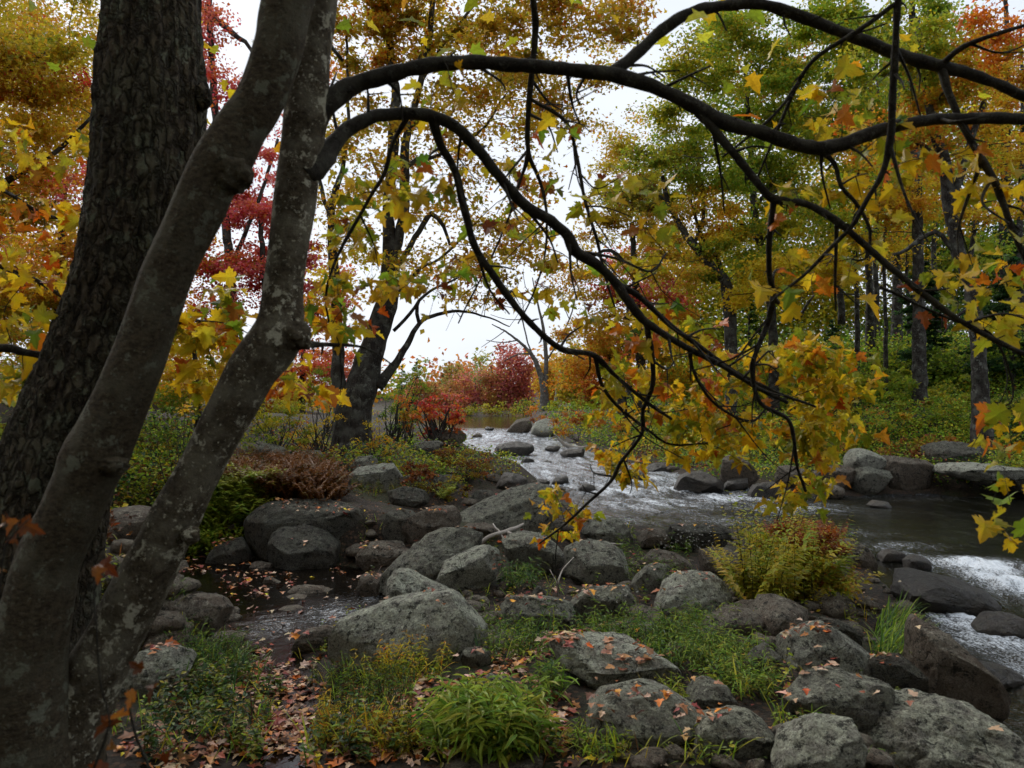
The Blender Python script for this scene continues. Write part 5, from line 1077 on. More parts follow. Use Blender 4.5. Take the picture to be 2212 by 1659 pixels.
# far shore
fs = 'trees along the far shore of the pond'
def far(label, px, pyb, pyt, rx, d, pal, name='far_tree', n=1600, sz=.5, cov=1.):
    cy = (pyb + pyt) / 2 - (pyb - pyt) * .06
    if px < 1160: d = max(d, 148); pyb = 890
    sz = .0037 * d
    if px < 1160: pal = pal * .78 + .22 * np.array([.40, .34, .30])  # distance haze mixed into the crown colours
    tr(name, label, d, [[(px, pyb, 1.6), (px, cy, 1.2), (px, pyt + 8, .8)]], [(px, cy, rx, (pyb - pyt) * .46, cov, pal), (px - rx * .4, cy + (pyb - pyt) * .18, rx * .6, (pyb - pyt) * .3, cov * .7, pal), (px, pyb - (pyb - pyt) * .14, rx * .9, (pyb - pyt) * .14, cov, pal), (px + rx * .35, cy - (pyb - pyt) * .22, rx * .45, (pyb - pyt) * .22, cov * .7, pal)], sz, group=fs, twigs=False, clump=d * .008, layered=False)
far('bright crimson maple, tallest on the pond shore', 1102, 885, 742, 42, 105, mixpal((PK, 4), (RE, 2), (O_, 2)), sz=.42, cov=.9)
far('orange maple touching the left side of the crimson one', 1062, 885, 785, 26, 115, mixpal((PK, 1), (O_, 4), (OL, 2)), sz=.42, cov=.8)
far('yellow-orange low tree in front of the crimson one', 1085, 886, 830, 34, 98, mixpal((O_, 2), (G_, 3)), sz=.38)
far('magenta tree low on the pond shore', 1027, 888, 818, 17, 130, mixpal((PK, 5), (RE, 1)), sz=.5)
far('pale pink-orange tree left of the magenta one', 1003, 888, 820, 18, 130, mixpal((PK, 1), (O_, 2), (G_, 1)), sz=.5)
far('lime green tree standing above the orange row', 1036, 850, 790, 19, 190, mixpal((GR, 4), (Y_, 1)), sz=.6)
far('orange tree on the hill line left of the lime green one', 1004, 850, 792, 22, 200, O_, sz=.6)
far('salmon tree just right of the red shrub', 972, 888, 825, 20, 135, mixpal((PK, 2), (O_, 3), (G_, 2)), sz=.5)
far('orange tree over the red shrub', 940, 885, 822, 24, 140, mixpal((O_, 3), (OL, 3)), sz=.5)
far('brownish tree behind the red shrub', 975, 860, 800, 26, 180, mixpal((OL, 2), (O_, 2)), sz=.6)
far('orange-red tree at the right of the crimson one', 1142, 885, 780, 24, 100, mixpal((O_, 3), (RE, 2)), sz=.42)
far('gold tree behind the leafless grey tree', 1196, 885, 760, 34, 70, mixpal((O_, 1), (G_, 3)), sz=.3)
far('olive tree right of the leafless grey tree', 1240, 885, 745, 36, 62, mixpal((OL, 3), (G_, 2)), sz=.28)
far('copper tree partly behind the drooping limb', 1285, 885, 730, 40, 58, mixpal((O_, 3), (RU, 2)), sz=.27)
far('pale orange tree at the left end of the shore', 900, 885, 830, 22, 120, mixpal((O_, 2), (PK, 1)), sz=.45)
conifer('tall pointed pine left of the red shrub', 900, 890, 775, 30, 150, mixpal((DG, 2), (GR, 1)), 4200, group=fs)
conifer('round-topped dark pine on the hill line', 962, 870, 786, 24, 190, DG, 4200, group=fs)
conifer('blue-green pine right of the round-topped one', 985, 870, 792, 18, 195, DG, 3600, group=fs)
conifer('low pine right behind the double-stemmed tree', 868, 890, 790, 26, 140, mixpal((DG, 1), (GR, 1)), 3600, group=fs)
conifer('small pine on the hill line near the lime green tree', 1060, 850, 788, 14, 210, DG, 2600, group=fs)
# woods that read as one mass
def woods(name, label, lobes, leaf, seed):
    rg = np.random.default_rng(seed); b_ = Bag(); tb = Bag()
    for px, py, rx, ry, cov, pal, d in lobes:
        c = P(px, py, d); wx, wz = rx / FPX * d, ry / FPX * d
        n = int(cov * math.pi * wx * wz / (leaf * leaf * (d / 50) ** 2 * .42) * 1.3)
        crown_leaves(b_, c, wx, 3., wz, n, leaf * d / 50 * 1.4, pal, rg, T_DIAM, max(.5, 34 / FPX * d), False, 1.0)
    o = b_.build(name, M_LEAF, None, P(lobes[0][0], 900, lobes[0][6])); props(o, label, 'woods', kind='stuff')
woods('far_woods', 'low autumn woods closing the far end of the pond', [(x, y - 12, 40, h * 1.35, 1.6, p, dd) for x, y, h, p, dd in ((880, 860, 22, OY, 220), (930, 848, 24, mixpal((GR, 1), (O_, 2)), 230), (980, 842, 26, PO, 230), (1030, 842, 28, O_, 230), (1080, 840, 28, mixpal((GR, 1), (O_, 1)), 230), (1130, 838, 30, PO, 230), (1180, 835, 35, OY, 220), (1230, 830, 40, mixpal((O_, 2), (OL, 2)), 210), (840, 865, 20, GG, 200), (800, 865, 25, OY, 200))], .28, 5)
woods('slope_woods', 'shaded woodland massed on the rising slope beyond the river', [(1480, 760, 120, 90, 1.2, mixpal((OL, 2), (G_, 2), (GR, 1)), 60), (1600, 700, 130, 130, 1.6, YG, 55), (1500, 640, 110, 110, 1.2, mixpal((OL, 3), (Y_, 1)), 57), (1760, 640, 120, 80, 1.6, mixpal((Y_, 2), (OL, 2), (GR, 1)), 50), (1720, 690, 120, 120, 1.3, mixpal((GR, 2), (OL, 2)), 52), (1850, 600, 130, 130, 1.4, mixpal((OL, 2), (Y_, 1), (GR, 1)), 50),
      (1990, 560, 140, 150, 1.4, mixpal((GR, 3), (DG, 1), (OL, 1)), 50), (2140, 560, 140, 160, 1.5, mixpal((DG, 2), (GR, 1)), 48), (2200, 250, 130, 180, 1.2, OY, 46), (2020, 200, 150, 160, 1.1, YG, 48), (1850, 350, 150, 130, 1.0, YG, 50), (1680, 360, 130, 140, 1.1, YG, 54), (1560, 560, 110, 90, 1.1, mixpal((OL, 2), (G_, 2)), 58), (1740, 520, 120, 90, 1.2, mixpal((OL, 2), (Y_, 1), (GR, 1)), 52), (1450, 600, 80, 120, .6, mixpal((G_, 2), (RU, 1)), 62), (1350, 830, 80, 40, 1.1, OY, 70), (2300, 600, 150, 250, 1., GG, 45), (2080, 720, 200, 70, 1.5, mixpal((DG, 3), (GR, 2)), 45), (1900, 740, 180, 50, 1.5, mixpal((GR, 2), (DG, 2)), 44), (1560, 820, 110, 50, 1.3, mixpal((OL, 2), (GR, 1)), 50), (1700, 800, 110, 50, 1.3, mixpal((GR, 2), (DG, 1)), 46), (1850, 160, 130, 130, .9, GG, 52), (1560, 800, 130, 60, 1.5, YG, 33), (1720, 810, 120, 60, 1.5, mixpal((GR, 3), (OL, 1)), 33), (1880, 800, 110, 50, 1.3, mixpal((GR, 3), (OL, 2)), 32), (2050, 800, 110, 60, 1.3, mixpal((GR, 3), (DG, 1)), 31), (2200, 780, 80, 80, 1.3, mixpal((DG, 2), (GR, 2)), 29), (1430, 860, 110, 26, 1.3, mixpal((OL, 2), (RU, 1), (G_, 1)), 58), (1300, 880, 60, 18, 1.3, mixpal((OL, 2), (GR, 1)), 62)], .17, 6)
woods('bank_woods', 'tangled autumn woods behind the trees at the left', [(60, 860, 160, 90, 1.2, mixpal((OL, 2), (GR, 2), (BR, 1)), 28), (250, 800, 150, 110, 1.2, mixpal((OL, 2), (O_, 1), (GR, 1)), 30), (420, 820, 130, 100, 1.2, mixpal((OL, 2), (O_, 2), (GR, 1)), 32), (560, 850, 120, 60, 1.2, mixpal((OL, 2), (O_, 2)), 36), (120, 600, 160, 150, .9, OY, 30), (-150, 500, 200, 400, .9, OY, 26), (700, 870, 70, 30, 1.2, mixpal((GR, 2), (O_, 1)), 40), (100, 250, 200, 250, .9, GO, 26), (60, 140, 200, 160, 1., GO, 24)], .16, 7)
# unseen woods added behind, beside and above the viewer to darken the foreground
def around(name, label, spots, seed):
    rg = np.random.default_rng(seed); b_ = Bag(); tb = Bag()
    for x, y, z, rx, ry, rz, n, pal in spots:
        crown_leaves(b_, np.array([x, y, z]), rx, ry, rz, n, .34, pal, rg, T_DIAM, 1.0, False)
        g = gz(x, y); tube(tb, np.array([(x, y, g - .2, .22), (x + .2, y, z * .6, .16), (x, y, z + rz * .5, .05)]), 8, 1.)
    b_.v += tb.v; b_.c += tb.c
    b_.t += [t + b_.n for t in tb.t]
    o = b_.build(name, M_LEAF, None, (0, -8, 1)); props(o, label, 'woods', kind='stuff')
around('shading_woods', 'unseen autumn woods added around the viewpoint to shade the foreground', [(x, y, 6.5, 3.6, 3.4, 5.6, 2200, p) for x, y, p in ((-9, -3, GO), (-5, -8, YG), (0, -9, GO), (5.5, -9, GG), (10, -7, YO), (-12, 3, GO), (-2.5, -5, YG), (3, -6, GO), (-14, -8, GG), (14, -3, GG), (-8, -12, YG), (0, -14, YG), (8, -14, GO), (13.5, 3, YG))] +
       [(-4.5, 0, 8.5, 3.5, 3, 1.6, 1500, GO), (.5, -3, 8.5, 4, 3, 1.6, 1500, YG), (-8, 4, 9, 3.5, 3, 1.8, 1600, GO)], 12)
print('tree leaves', TOTAL)
# ================================================================ SHRUBS, FERNS, GRASSES, HERBS
_HS = .07; _hx = np.arange(-16, 34, _HS); _hy = np.arange(1.5, 52, _HS)
_HX, _HY = np.meshgrid(_hx, _hy); _HM = ground(_HX, _HY).reshape(_HX.shape)
_WM = np.where(poly_sd(RIVER, _HX, _HY) > 0, zw(_HY), -9.); _WM = np.where(poly_sd(STREAM, _HX, _HY) > 0, S_LEVEL, _WM)
# rocks stamped on a height map so that plants and leaves stand on what is really there
_RM = _HM.copy()
for _o, _v, _t in ROCKS:
    _n = len(_v); w_ = np.random.default_rng(1).dirichlet((1, 1, 1), 3)
    pts_ = np.vstack([_v] + [np.einsum('k,nkj->nj', w, _v[_t]) for w in w_])
    i_ = ((pts_[:, 1] - 1.5) / _HS).astype(int); j_ = ((pts_[:, 0] + 16) / _HS).astype(int)
    ok_ = (i_ >= 0) & (i_ < _RM.shape[0]) & (j_ >= 0) & (j_ < _RM.shape[1])
    np.maximum.at(_RM, (i_[ok_], j_[ok_]), pts_[ok_, 2])
def hm(M, x, y):
    i = np.clip((np.asarray(y) - 1.5) / _HS, 0, M.shape[0] - 1.001); j = np.clip((np.asarray(x) + 16) / _HS, 0, M.shape[1] - 1.001)
    i0, j0 = i.astype(int), j.astype(int); a, b_ = i - i0, j - j0
    return M[i0, j0] * (1 - a) * (1 - b_) + M[i0 + 1, j0] * a * (1 - b_) + M[i0, j0 + 1] * (1 - a) * b_ + M[i0 + 1, j0 + 1] * a * b_
def hits(px, py):
    px, py = np.asarray(px, float), np.asarray(py, float); rx, rz = ray(px, py)
    d = np.geomspace(2.6, 51, 240)[:, None]
    h = CAM_Z + rz * d - hm(_HM, rx * d, d + 0 * rx)
    h[-1] = -1; i = np.maximum(1, np.argmax(h < 0, axis=0)); k = np.arange(len(px)); dd = d[:, 0]
    t = np.clip(h[i - 1, k] / (h[i - 1, k] - h[i, k] + 1e-9), 0, 1); r = dd[i - 1] * (1 - t) + dd[i] * t
    return rx * r, r
def zone_pts(cx, cy, rx, ry, n, rg):
    a = rg.uniform(0, 6.283, n); r = np.sqrt(rg.uniform(0, 1, n))
    return hits(cx + rx * r * np.cos(a), cy + ry * r * np.sin(a))
def dryfilter(x, y, rockok=False):
    g = hm(_HM, x, y); k = hm(_WM, x, y) < g + .01
    if not rockok: k &= hm(_RM, x, y) < g + .10
    return k

def stems_leafy(bag, sb, x, y, z, h, rg, pal, n_leaf=14, leaf=.05, lean=.35, T=T_LANCE, droop=.3, taper=.5, stemcol=(.12, .10, .04), tip_pal=None):
    """upright herb stems with leaves set spirally along them (vectorised over stems)"""
    n = len(x)
    if n == 0: return
    a = rg.uniform(0, 6.283, n); L = lean * rg.uniform(.2, 1, n) * h
    u = np.linspace(.15, 1, n_leaf)[None]
    px_ = x[:, None] + np.cos(a)[:, None] * L[:, None] * u ** 1.8; py_ = y[:, None] + np.sin(a)[:, None] * L[:, None] * u ** 1.8; pz_ = z[:, None] + h[:, None] * u * (1 - .12 * lean * u)
    pos = np.stack([px_, py_, pz_], 2).reshape(-1, 3); m_ = len(pos)
    th = (np.arange(n_leaf) * 2.4)[None] + a[:, None] + rg.normal(0, .4, (n, n_leaf)); el = rg.normal(.35 - droop, .35, (n, n_leaf))
    ax = np.stack([np.cos(th) * np.cos(el), np.sin(th) * np.cos(el), np.sin(el)], 2).reshape(-1, 3)
    R = frames(m_, .35, rg, ax, .12); uu = np.broadcast_to(u, (n, n_leaf)).ravel()
    col = pick(pal, m_, .14, rg) * .6 + np.repeat(pal[rg.integers(0, len(pal), n)], n_leaf, 0) * .4
    if tip_pal is not None:
        w = sstep(.55, 1, uu)[:, None]; col = col * (1 - w) + pick(tip_pal, m_, .1, rg) * w
    place(bag, T, pos, R, leaf * (1 - taper * uu * .6) * rg.uniform(.7, 1.3, m_), col)
    w_ = .0022 + .0012 * h
    for k in range(3):                                  # stems as thin three-sided rods in three pieces
        u0, u1 = k / 3, (k + 1) / 3
        A = np.stack([x + np.cos(a) * L * u0 ** 1.8, y + np.sin(a) * L * u0 ** 1.8, z - .02 * (k == 0) + h * u0], 1); B = np.stack([x + np.cos(a) * L * u1 ** 1.8, y + np.sin(a) * L * u1 ** 1.8, z + h * u1 * (1 - .12 * lean * u1)], 1)
        for o1 in ((1, 0, 0), (0, 1, 0)):
            o1 = np.array(o1) * w_[:, None] * (1.1 - u0)
            v = np.stack([A - o1, A + o1, B + o1 * .7, B - o1 * .7], 1).reshape(-1, 3)
            t = np.array([(0, 1, 2), (0, 2, 3)])[None] + (np.arange(n) * 4)[:, None, None]; sb.add(v, t.reshape(-1, 3), np.array(stemcol))
def blades(bag, x, y, z, L, rg, pal, width=.012, arch=.8, seg=4, a=None):
    """arching grass blades"""
    n = len(x); a = rg.uniform(0, 6.283, n) if a is None else a; ar = arch * rg.uniform(.4, 1.2, n)
    u = np.linspace(0, 1, seg + 1)[None]
    r = L[:, None] * (np.sin(ar[:, None] * u * 1.1)) * .75; zz = L[:, None] * (u * np.cos(ar[:, None] * u * .9) * .85)
    cx = x[:, None] + np.cos(a)[:, None] * r; cy = y[:, None] + np.sin(a)[:, None] * r; cz = z[:, None] + zz
    w = (width * rg.uniform(.6, 1.3, n))[:, None] * (np.sin(np.clip(u * .9 + .12, 0, 1) * math.pi) * .9 + .1) * .5
    sx, sy = -np.sin(a)[:, None] * w, np.cos(a)[:, None] * w
    v = np.stack([np.stack([cx - sx, cy - sy, cz], 2), np.stack([cx + sx, cy + sy, cz], 2)], 2).reshape(-1, 3)
    k = seg + 1; t = []
    for i in range(seg): t += [(2 * i, 2 * i + 1, 2 * i + 3), (2 * i, 2 * i + 3, 2 * i + 2)]
    t = np.array(t)[None] + (np.arange(n) * 2 * k)[:, None, None]
    bag.add(v, t.reshape(-1, 3), np.repeat(pick(pal, n, .15, rg), 2 * k, 0))
def fern(bag, x, y, z, L, rg, pal, pairs=16, fronds=9, lw=.16, arch=.9):
    """fern crowns: arching fronds of paired tapering leaflets"""
    n = len(x) * fronds; X_ = np.repeat(x, fronds); Y_ = np.repeat(y, fronds); Z_ = np.repeat(z, fronds); LL = np.repeat(L, fronds) * rg.uniform(.6, 1.15, n)
    a = rg.uniform(0, 6.283, n); ar = arch * rg.uniform(.5, 1.15, n); u = np.linspace(.12, 1, pairs)[None]
    r = LL[:, None] * np.sin(ar[:, None] * u) * .85; zz = LL[:, None] * u * np.cos(ar[:, None] * u * 1.05) * .9
    pos = np.stack([X_[:, None] + np.cos(a)[:, None] * r, Y_[:, None] + np.sin(a)[:, None] * r, Z_[:, None] + zz], 2)
    side = np.stack([-np.sin(a), np.cos(a), 0 * a], 1)[:, None]; fwd = np.stack([np.cos(a), np.sin(a), 0 * a + .1], 1)[:, None]
    sz = (LL[:, None] * lw * (np.sin(np.clip(u * .95 + .05, 0, 1) ** .8 * math.pi) * .85 + .2)).ravel()
    colf = np.repeat(pal[rg.integers(0, len(pal), n)], pairs, 0)
    for s in (1, -1):
        ax = np.broadcast_to(side * s + fwd * .45, (n, pairs, 3)).reshape(-1, 3)
        place(bag, T_DIAM_N, pos.reshape(-1, 3), frames(n * pairs, .2, rg, ax, .10), sz, np.clip(colf * .6 + pick(pal, n * pairs, .14, rg) * .4, 0, .9))
T_DIAM_N = (np.array([(0, 0, 0), (.2, .35, .03), (0, 1, -.14), (-.2, .35, .03)], float), np.array([(0, 1, 2), (0, 2, 3)]))
def plant(name, label, cat, px, py, bags, group=None, kind=None):
    """bags: list of (part name, bag, material); root stands on the ground"""
    x, y = hits([px], [py]); org = np.array([x[0], y[0], hm(_HM, x, y)[0]])
    bags = [b_ for b_ in bags if b_[1].n]
    if len(bags) == 1:
        o = bags[0][1].build(name, bags[0][2], None, org)
        return props(o, label, cat if not kind else None, group, kind)
    root = empty(name, org, label, cat, group)
    for nm, b_, m_ in bags: b_.build(nm, m_, root, org)
    return root
def shrub(name, label, px, py, lobes, leaf, pal, d=None, T=T_OVAL, m=M_TWIG, stems=7, cov=1., cat='shrub', group=None, seed=0, clump=None, pr=.012):
    rg = np.random.default_rng(seed + sum(map(ord, label))); 
    if d is None: hx_, hy_, hz_ = hit(px, py); d = hy_
    b0 = P(px, py, d); gg = gz(b0[0], b0[1]); org = np.array([b0[0], b0[1], min(gg, b0[2]) if abs(gg - b0[2]) > .3 else gg])
    root = empty(name, org, label, cat, group); lb, tb = Bag(), Bag()
    for lo in lobes:
        cx, cy, rx, ry = lo[:4]; cv = lo[4] if len(lo) > 4 else cov; pl = lo[5] if len(lo) > 5 else pal
        c = P(cx, cy, d + .1); wx, wz = rx / FPX * d, ry / FPX * d
        n = int(cv * math.pi * wx * wz / (leaf * leaf * .35) * 1.3)
        cc = crown_leaves(lb, c, wx, wx * .8, wz, n, leaf, pl, rg, T, clump or max(.05, 14 / FPX * d), True)
        for e in cc[rg.permutation(len(cc))[:max(3, stems)]]:
            s = org + np.array([rg.normal(0, pr * 6), rg.normal(0, pr * 6), -.05]); mid = .5 * (s + e) + rg.normal(0, .06, 3) * np.linalg.norm(e - s)
            tube(tb, np.array([(*s, pr), (*mid, pr * .7), (*e, .0025)]), 5, .12, wob=.02, cap=False)
    tb.build('stem', m, root, org); lb.build('foliage', M_LEAF, root, org); return root

rg = np.random.default_rng(77)
def patch_pick(x, y, pals, sc, rg):
    f = fbm2(x, y, sc, 3, 31); k = np.clip(((f + .55) / 1.1 * len(pals)).astype(int) + rg.integers(-1, 2, len(x)) * (rg.random(len(x)) < .3), 0, len(pals) - 1)
    out = np.zeros((len(x), 3))
    for i, p in enumerate(pals):
        m_ = k == i; out[m_] = pick(p, int(m_.sum()), .15, rg)
    return out
# --- the red shrub on the point and its neighbours
shrub('red_maple_shrub', 'orange-red young maple shrub standing on the stony point in front of white water', 945, 958, [(948, 903, 62, 36, 1.5, mixpal((RE, 3), (O_, 4), (PK, 1))), (925, 868, 34, 22, 1.0, mixpal((RE, 3), (O_, 1))), (975, 870, 28, 20, 1.1, mixpal((PK, 2), (RE, 2), (O_, 2))), (905, 892, 30, 20, .6, O_), (990, 915, 24, 26, .7, mixpal((O_, 2), (RE, 2))), (945, 945, 42, 14, .5, mixpal((RE, 2), (PK, 1)))], .075, RE, d=17.5, T=T_STAR, stems=8, pr=.03)
shrub('green_shrub', 'leafy green shrub right behind the foot of the double-stemmed tree', 850, 940, [(875, 850, 55, 60, .9, mixpal((GR, 4), (OL, 2), (DG, 1))), (850, 920, 50, 40, .9, mixpal((GR, 2), (DG, 2))), (910, 800, 20, 25, .5, GR)], .05, GR, d=19, stems=10, pr=.02)
shrub('orange_shrub', 'small orange shrub between the green one and the red maple shrub', 880, 945, [(885, 915, 36, 32, .9, mixpal((O_, 2), (OL, 2))), (868, 870, 25, 25, .6, O_)], .06, O_, d=18, stems=6, pr=.015)
shrub('yellow_shrub', 'yellow-leaved sapling rising at the left of the double-stemmed tree', 690, 985, [(700, 900, 45, 60, .45, mixpal((Y_, 3), (G_, 2))), (650, 960, 70, 22, .5, YO), (712, 860, 30, 25, .4, Y_), (640, 925, 40, 20, .4, OY)], .05, YO, d=13, T=T_OVAL, stems=7, pr=.013)
shrub('yellow_shrub', 'low yellow sprays in front of the trunk of the double-stemmed tree', 810, 1000, [(815, 930, 30, 26, .6, Y_), (830, 965, 45, 22, .6, YO), (790, 960, 30, 24, .4, YO)], .05, YO, d=13.3, T=T_OVAL, stems=6, pr=.008)
shrub('green_shrub', 'green shrub showing between the two stems at the left', 600, 985, [(610, 930, 80, 50, .9, mixpal((GR, 2), (OL, 3))), (540, 960, 60, 40, .8, mixpal((GR, 3), (OL, 1))), (580, 890, 70, 35, .7, mixpal((OL, 3), (G_, 1)))], .045, GR, d=12.5, stems=9, pr=.012)
shrub('green_shrub', 'tall green shrub behind the left trunk of the double-stemmed tree', 700, 930, [(700, 830, 35, 60, .8, mixpal((GR, 3), (OL, 1))), (770, 840, 25, 45, .4, GR)], .05, GR, d=20, stems=7, pr=.015)
shrub('dark_shrub', 'dark leafy shrub in the gap between the leaning stems', 400, 1010, [(400, 930, 90, 60, 1., mixpal((DG, 2), (GR, 2), (BR, 1))), (430, 1000, 70, 40, .8, mixpal((OL, 2), (DG, 2), (BR, 1)))], .045, DG, d=9.5, stems=10, pr=.008)
shrub('yellow_shrub', 'little orange-yellow sprig low in the gap between the leaning stems', 390, 900, [(400, 885, 35, 16, .5, YO)], .05, YO, d=9.0, stems=4, pr=.005)
# --- upstream right bank
shrub('rusty_shrub', 'rust-brown bush beside the smooth pale boulder at the pond outlet', 1160, 915, [(1165, 897, 34, 17, 1.1, mixpal((RU, 2), (O_, 2)))], .13, RU, d=47, stems=4)
shrub('rusty_shrub', 'russet and gold brush right of the smooth pale boulder', 1250, 945, [(1250, 915, 60, 30, 1.1, mixpal((RU, 3), (O_, 3), (G_, 1))), (1215, 925, 28, 18, 1., mixpal((O_, 1), (OL, 1)))], .11, RU, d=34, stems=6)
shrub('green_shrub', 'olive willow-like bush above the pond outlet', 1225, 905, [(1225, 880, 50, 28, 1.1, mixpal((OL, 3), (GR, 1))), (1280, 870, 50, 30, 1., mixpal((GR, 2), (OL, 1), (O_, 1)))], .15, OL, d=56, stems=6)
shrub('green_shrub', 'yellow-green bank bush under the drooping yellow leaves', 1340, 980, [(1340, 930, 70, 36, 1., mixpal((OL, 2), (O_, 1), (RU, 1))), (1420, 950, 80, 34, 1., mixpal((OL, 3), (GR, 2)))], .10, OL, d=27, stems=8)
shrub('green_shrub', 'grass-green bush on the bank above the little waterfall', 1500, 1015, [(1500, 970, 90, 34, 1., mixpal((GR, 2), (OL, 3), (BR, 1))), (1560, 930, 90, 40, 1., mixpal((OL, 2), (GR, 1), (RU, 1)))], .08, OL, d=22, stems=8)
for i, (x_, y_, rx_, ry_, pl, lab, dd) in enumerate(((1730, 950, 110, 45, mixpal((OL, 3), (RU, 2), (G_, 1)), 'rusty-olive bracken bank behind the brown far-bank blocks', 21), (1880, 930, 110, 45, mixpal((GR, 3), (OL, 3), (O_, 1)), 'bright green undergrowth above the pale flat-topped block', 21.5), (2030, 905, 110, 55, mixpal((OL, 3), (GR, 2), (RU, 1)), 'yellow-green undergrowth left of the crooked maple', 22),
        (1870, 840, 120, 60, mixpal((GR, 4), (DG, 1), (OL, 1)), 'fresh green bushes heaped below the slender trunks', 27), (2020, 850, 100, 45, mixpal((GR, 3), (OL, 2)), 'green bushes under the shadowy hemlock', 26), (2180, 900, 70, 60, mixpal((DG, 2), (GR, 2)), 'dark leafy bush beneath the crooked maple', 21), (1980, 960, 120, 22, mixpal((RU, 3), (BR, 2), (OL, 2)), 'rusty ground bracken along the top of the far-bank boulders', 19.5), (1790, 800, 60, 60, mixpal((GR, 3), (DG, 1)), 'shaded green bush left of the slender trunks', 29))):
    shrub('undergrowth', lab, x_, y_ + ry_, [(x_, y_, rx_, ry_, 1.6, pl)], .085 if dd < 24 else .11, pl, d=dd, stems=8, cat='undergrowth', T=T_OVAL)
mb = Bag()
for x_, y_, rx_, ry_, pl, dd in ((1030, 887, 45, 13, mixpal((OL, 2), (DG, 1), (BR, 1)), 137), (1090, 884, 50, 15, mixpal((OL, 2), (GR, 1), (BR, 1)), 137), (1150, 880, 40, 18, mixpal((OL, 2), (DG, 2)), 120), (1210, 884, 50, 18, mixpal((OL, 2), (GR, 1)), 72), (980, 888, 50, 10, mixpal((OL, 1), (BR, 2)), 138), (1300, 870, 60, 25, mixpal((OL, 2), (GR, 1), (RU, 1)), 66), (1080, 896, 80, 4, hexc('8a6f50', '9a8060', '6f5a3c'), 134), (920, 890, 60, 9, mixpal((OL, 1), (BR, 2)), 138), (850, 888, 60, 12, mixpal((OL, 1), (O_, 1)), 138)):
    c = P(x_, y_, dd); wx, wz = rx_ / FPX * dd, ry_ / FPX * dd
    crown_leaves(mb, c, wx, 3, wz, int(1.3 * math.pi * wx * wz / (.003 * dd) ** 2 / .42), .003 * dd, pl, rg, T_DIAM, .8, False)
for px_ in range(850, 1330, 14):
    dd = 133.5 + rg.uniform(0, 2); c = P(px_, 893, dd); c[2] = max(c[2], .4); crown_leaves(mb, c + np.array([0, 0, .35]), 1.0, .8, .75, 90, .30, mixpal((OL, 3), (GR, 1), (BR, 1), (RU, 1)), rg, T_DIAM, .6, False)
o = mb.build('marsh_brush', M_LEAF, None, P(1090, 897, 95)); props(o, 'olive marsh brush and brown reeds lining the pond shore', 'brush', kind='stuff')

# --- brown ferns and rusty bushes of the left bank
def fernpatch(name, label, zones, L, pal, n, cat='fern', pairs=14, fronds=8, lw=.20, group='fern clumps along the left bank', arch=.9, solo=False):
    rg = np.random.default_rng(sum(map(ord, label))); b_ = Bag()
    tot = sum(z[2] * z[3] for z in zones)
    for zx, zy, rx, ry in zones:
        x, y = zone_pts(zx, zy, rx, ry, max(1, int(n * rx * ry / tot)), rg); k = dryfilter(x, y); x, y = x[k], y[k]
        if len(x): fern(b_, x, y, hm(_HM, x, y), L * rg.uniform(.7, 1.2, len(x)), rg, pal, pairs, fronds, lw, arch)
    return plant(name, label, cat, zones[0][0], zones[0][1] + zones[0][3] * .5, [(name, b_, M_HERB)], group)
P_BF = mixpal((hexc('704218', '80501c', '5c3616', '8c5a22', '6a4a1e'), 4), (hexc('6f6a28', '8a5a28'), 1))
P_YF = mixpal((hexc('8f9a34', 'a0a83c', '7a8a2e', 'b0b048'), 3), (PAL_GREEN, 1))
fernpatch('brown_fern', 'bed of rust-brown bracken behind the table-shaped boulder', [(600, 1045, 120, 40), (680, 1065, 70, 25)], .46, P_BF, 150, pairs=18, lw=.15)
fernpatch('brown_fern', 'dry brown fern skirt left of the fern boulder', [(520, 1075, 70, 30)], .4, mixpal((P_BF, 2), (P_YF, 1)), 44, lw=.16)
fernpatch('yellow_fern', 'pale yellow-green ferns left of the table-shaped boulder', [(480, 1110, 60, 45), (530, 1080, 40, 25)], .5, P_YF, 60)
fernpatch('yellow_fern', 'lime fern tuft right of the dark craggy rock', [(855, 1185 * .8848 + 10, 14, 6), (960, 1072, 12, 8)], .28, hexc('a8b84a', 'b8c050', '98a840'), 8)
fernpatch('green_fern', 'green ferns in the gap below the leaning stems', [(440, 1180, 60, 30), (400, 1140, 50, 30)], .38, mixpal((GR, 3), (P_YF, 1)), 30)
shrub('brown_bush', 'dark russet bush on the rocky point at the river edge', 1010, 1040, [(1005, 1000, 75, 42, 1.5, mixpal((RU, 2), (BR, 4), (OL, 1))), (960, 1020, 60, 26, .8, mixpal((RU, 2), (BR, 2), (OL, 2))), (1040, 1000, 26, 26, .5, RU)], .035, BR, d=13.8, stems=16, T=T_DIAM, pr=.006)
shrub('brown_bush', 'olive-brown low brush above the crack between the big boulders', 960, 1080, [(965, 1058, 80, 30, 1.5, mixpal((OL, 2), (BR, 2), (RU, 1))), (900, 1022, 60, 24, 1.3, mixpal((RU, 2), (BR, 1)))], .042, BR, d=11.2, stems=12, T=T_DIAM, pr=.005)
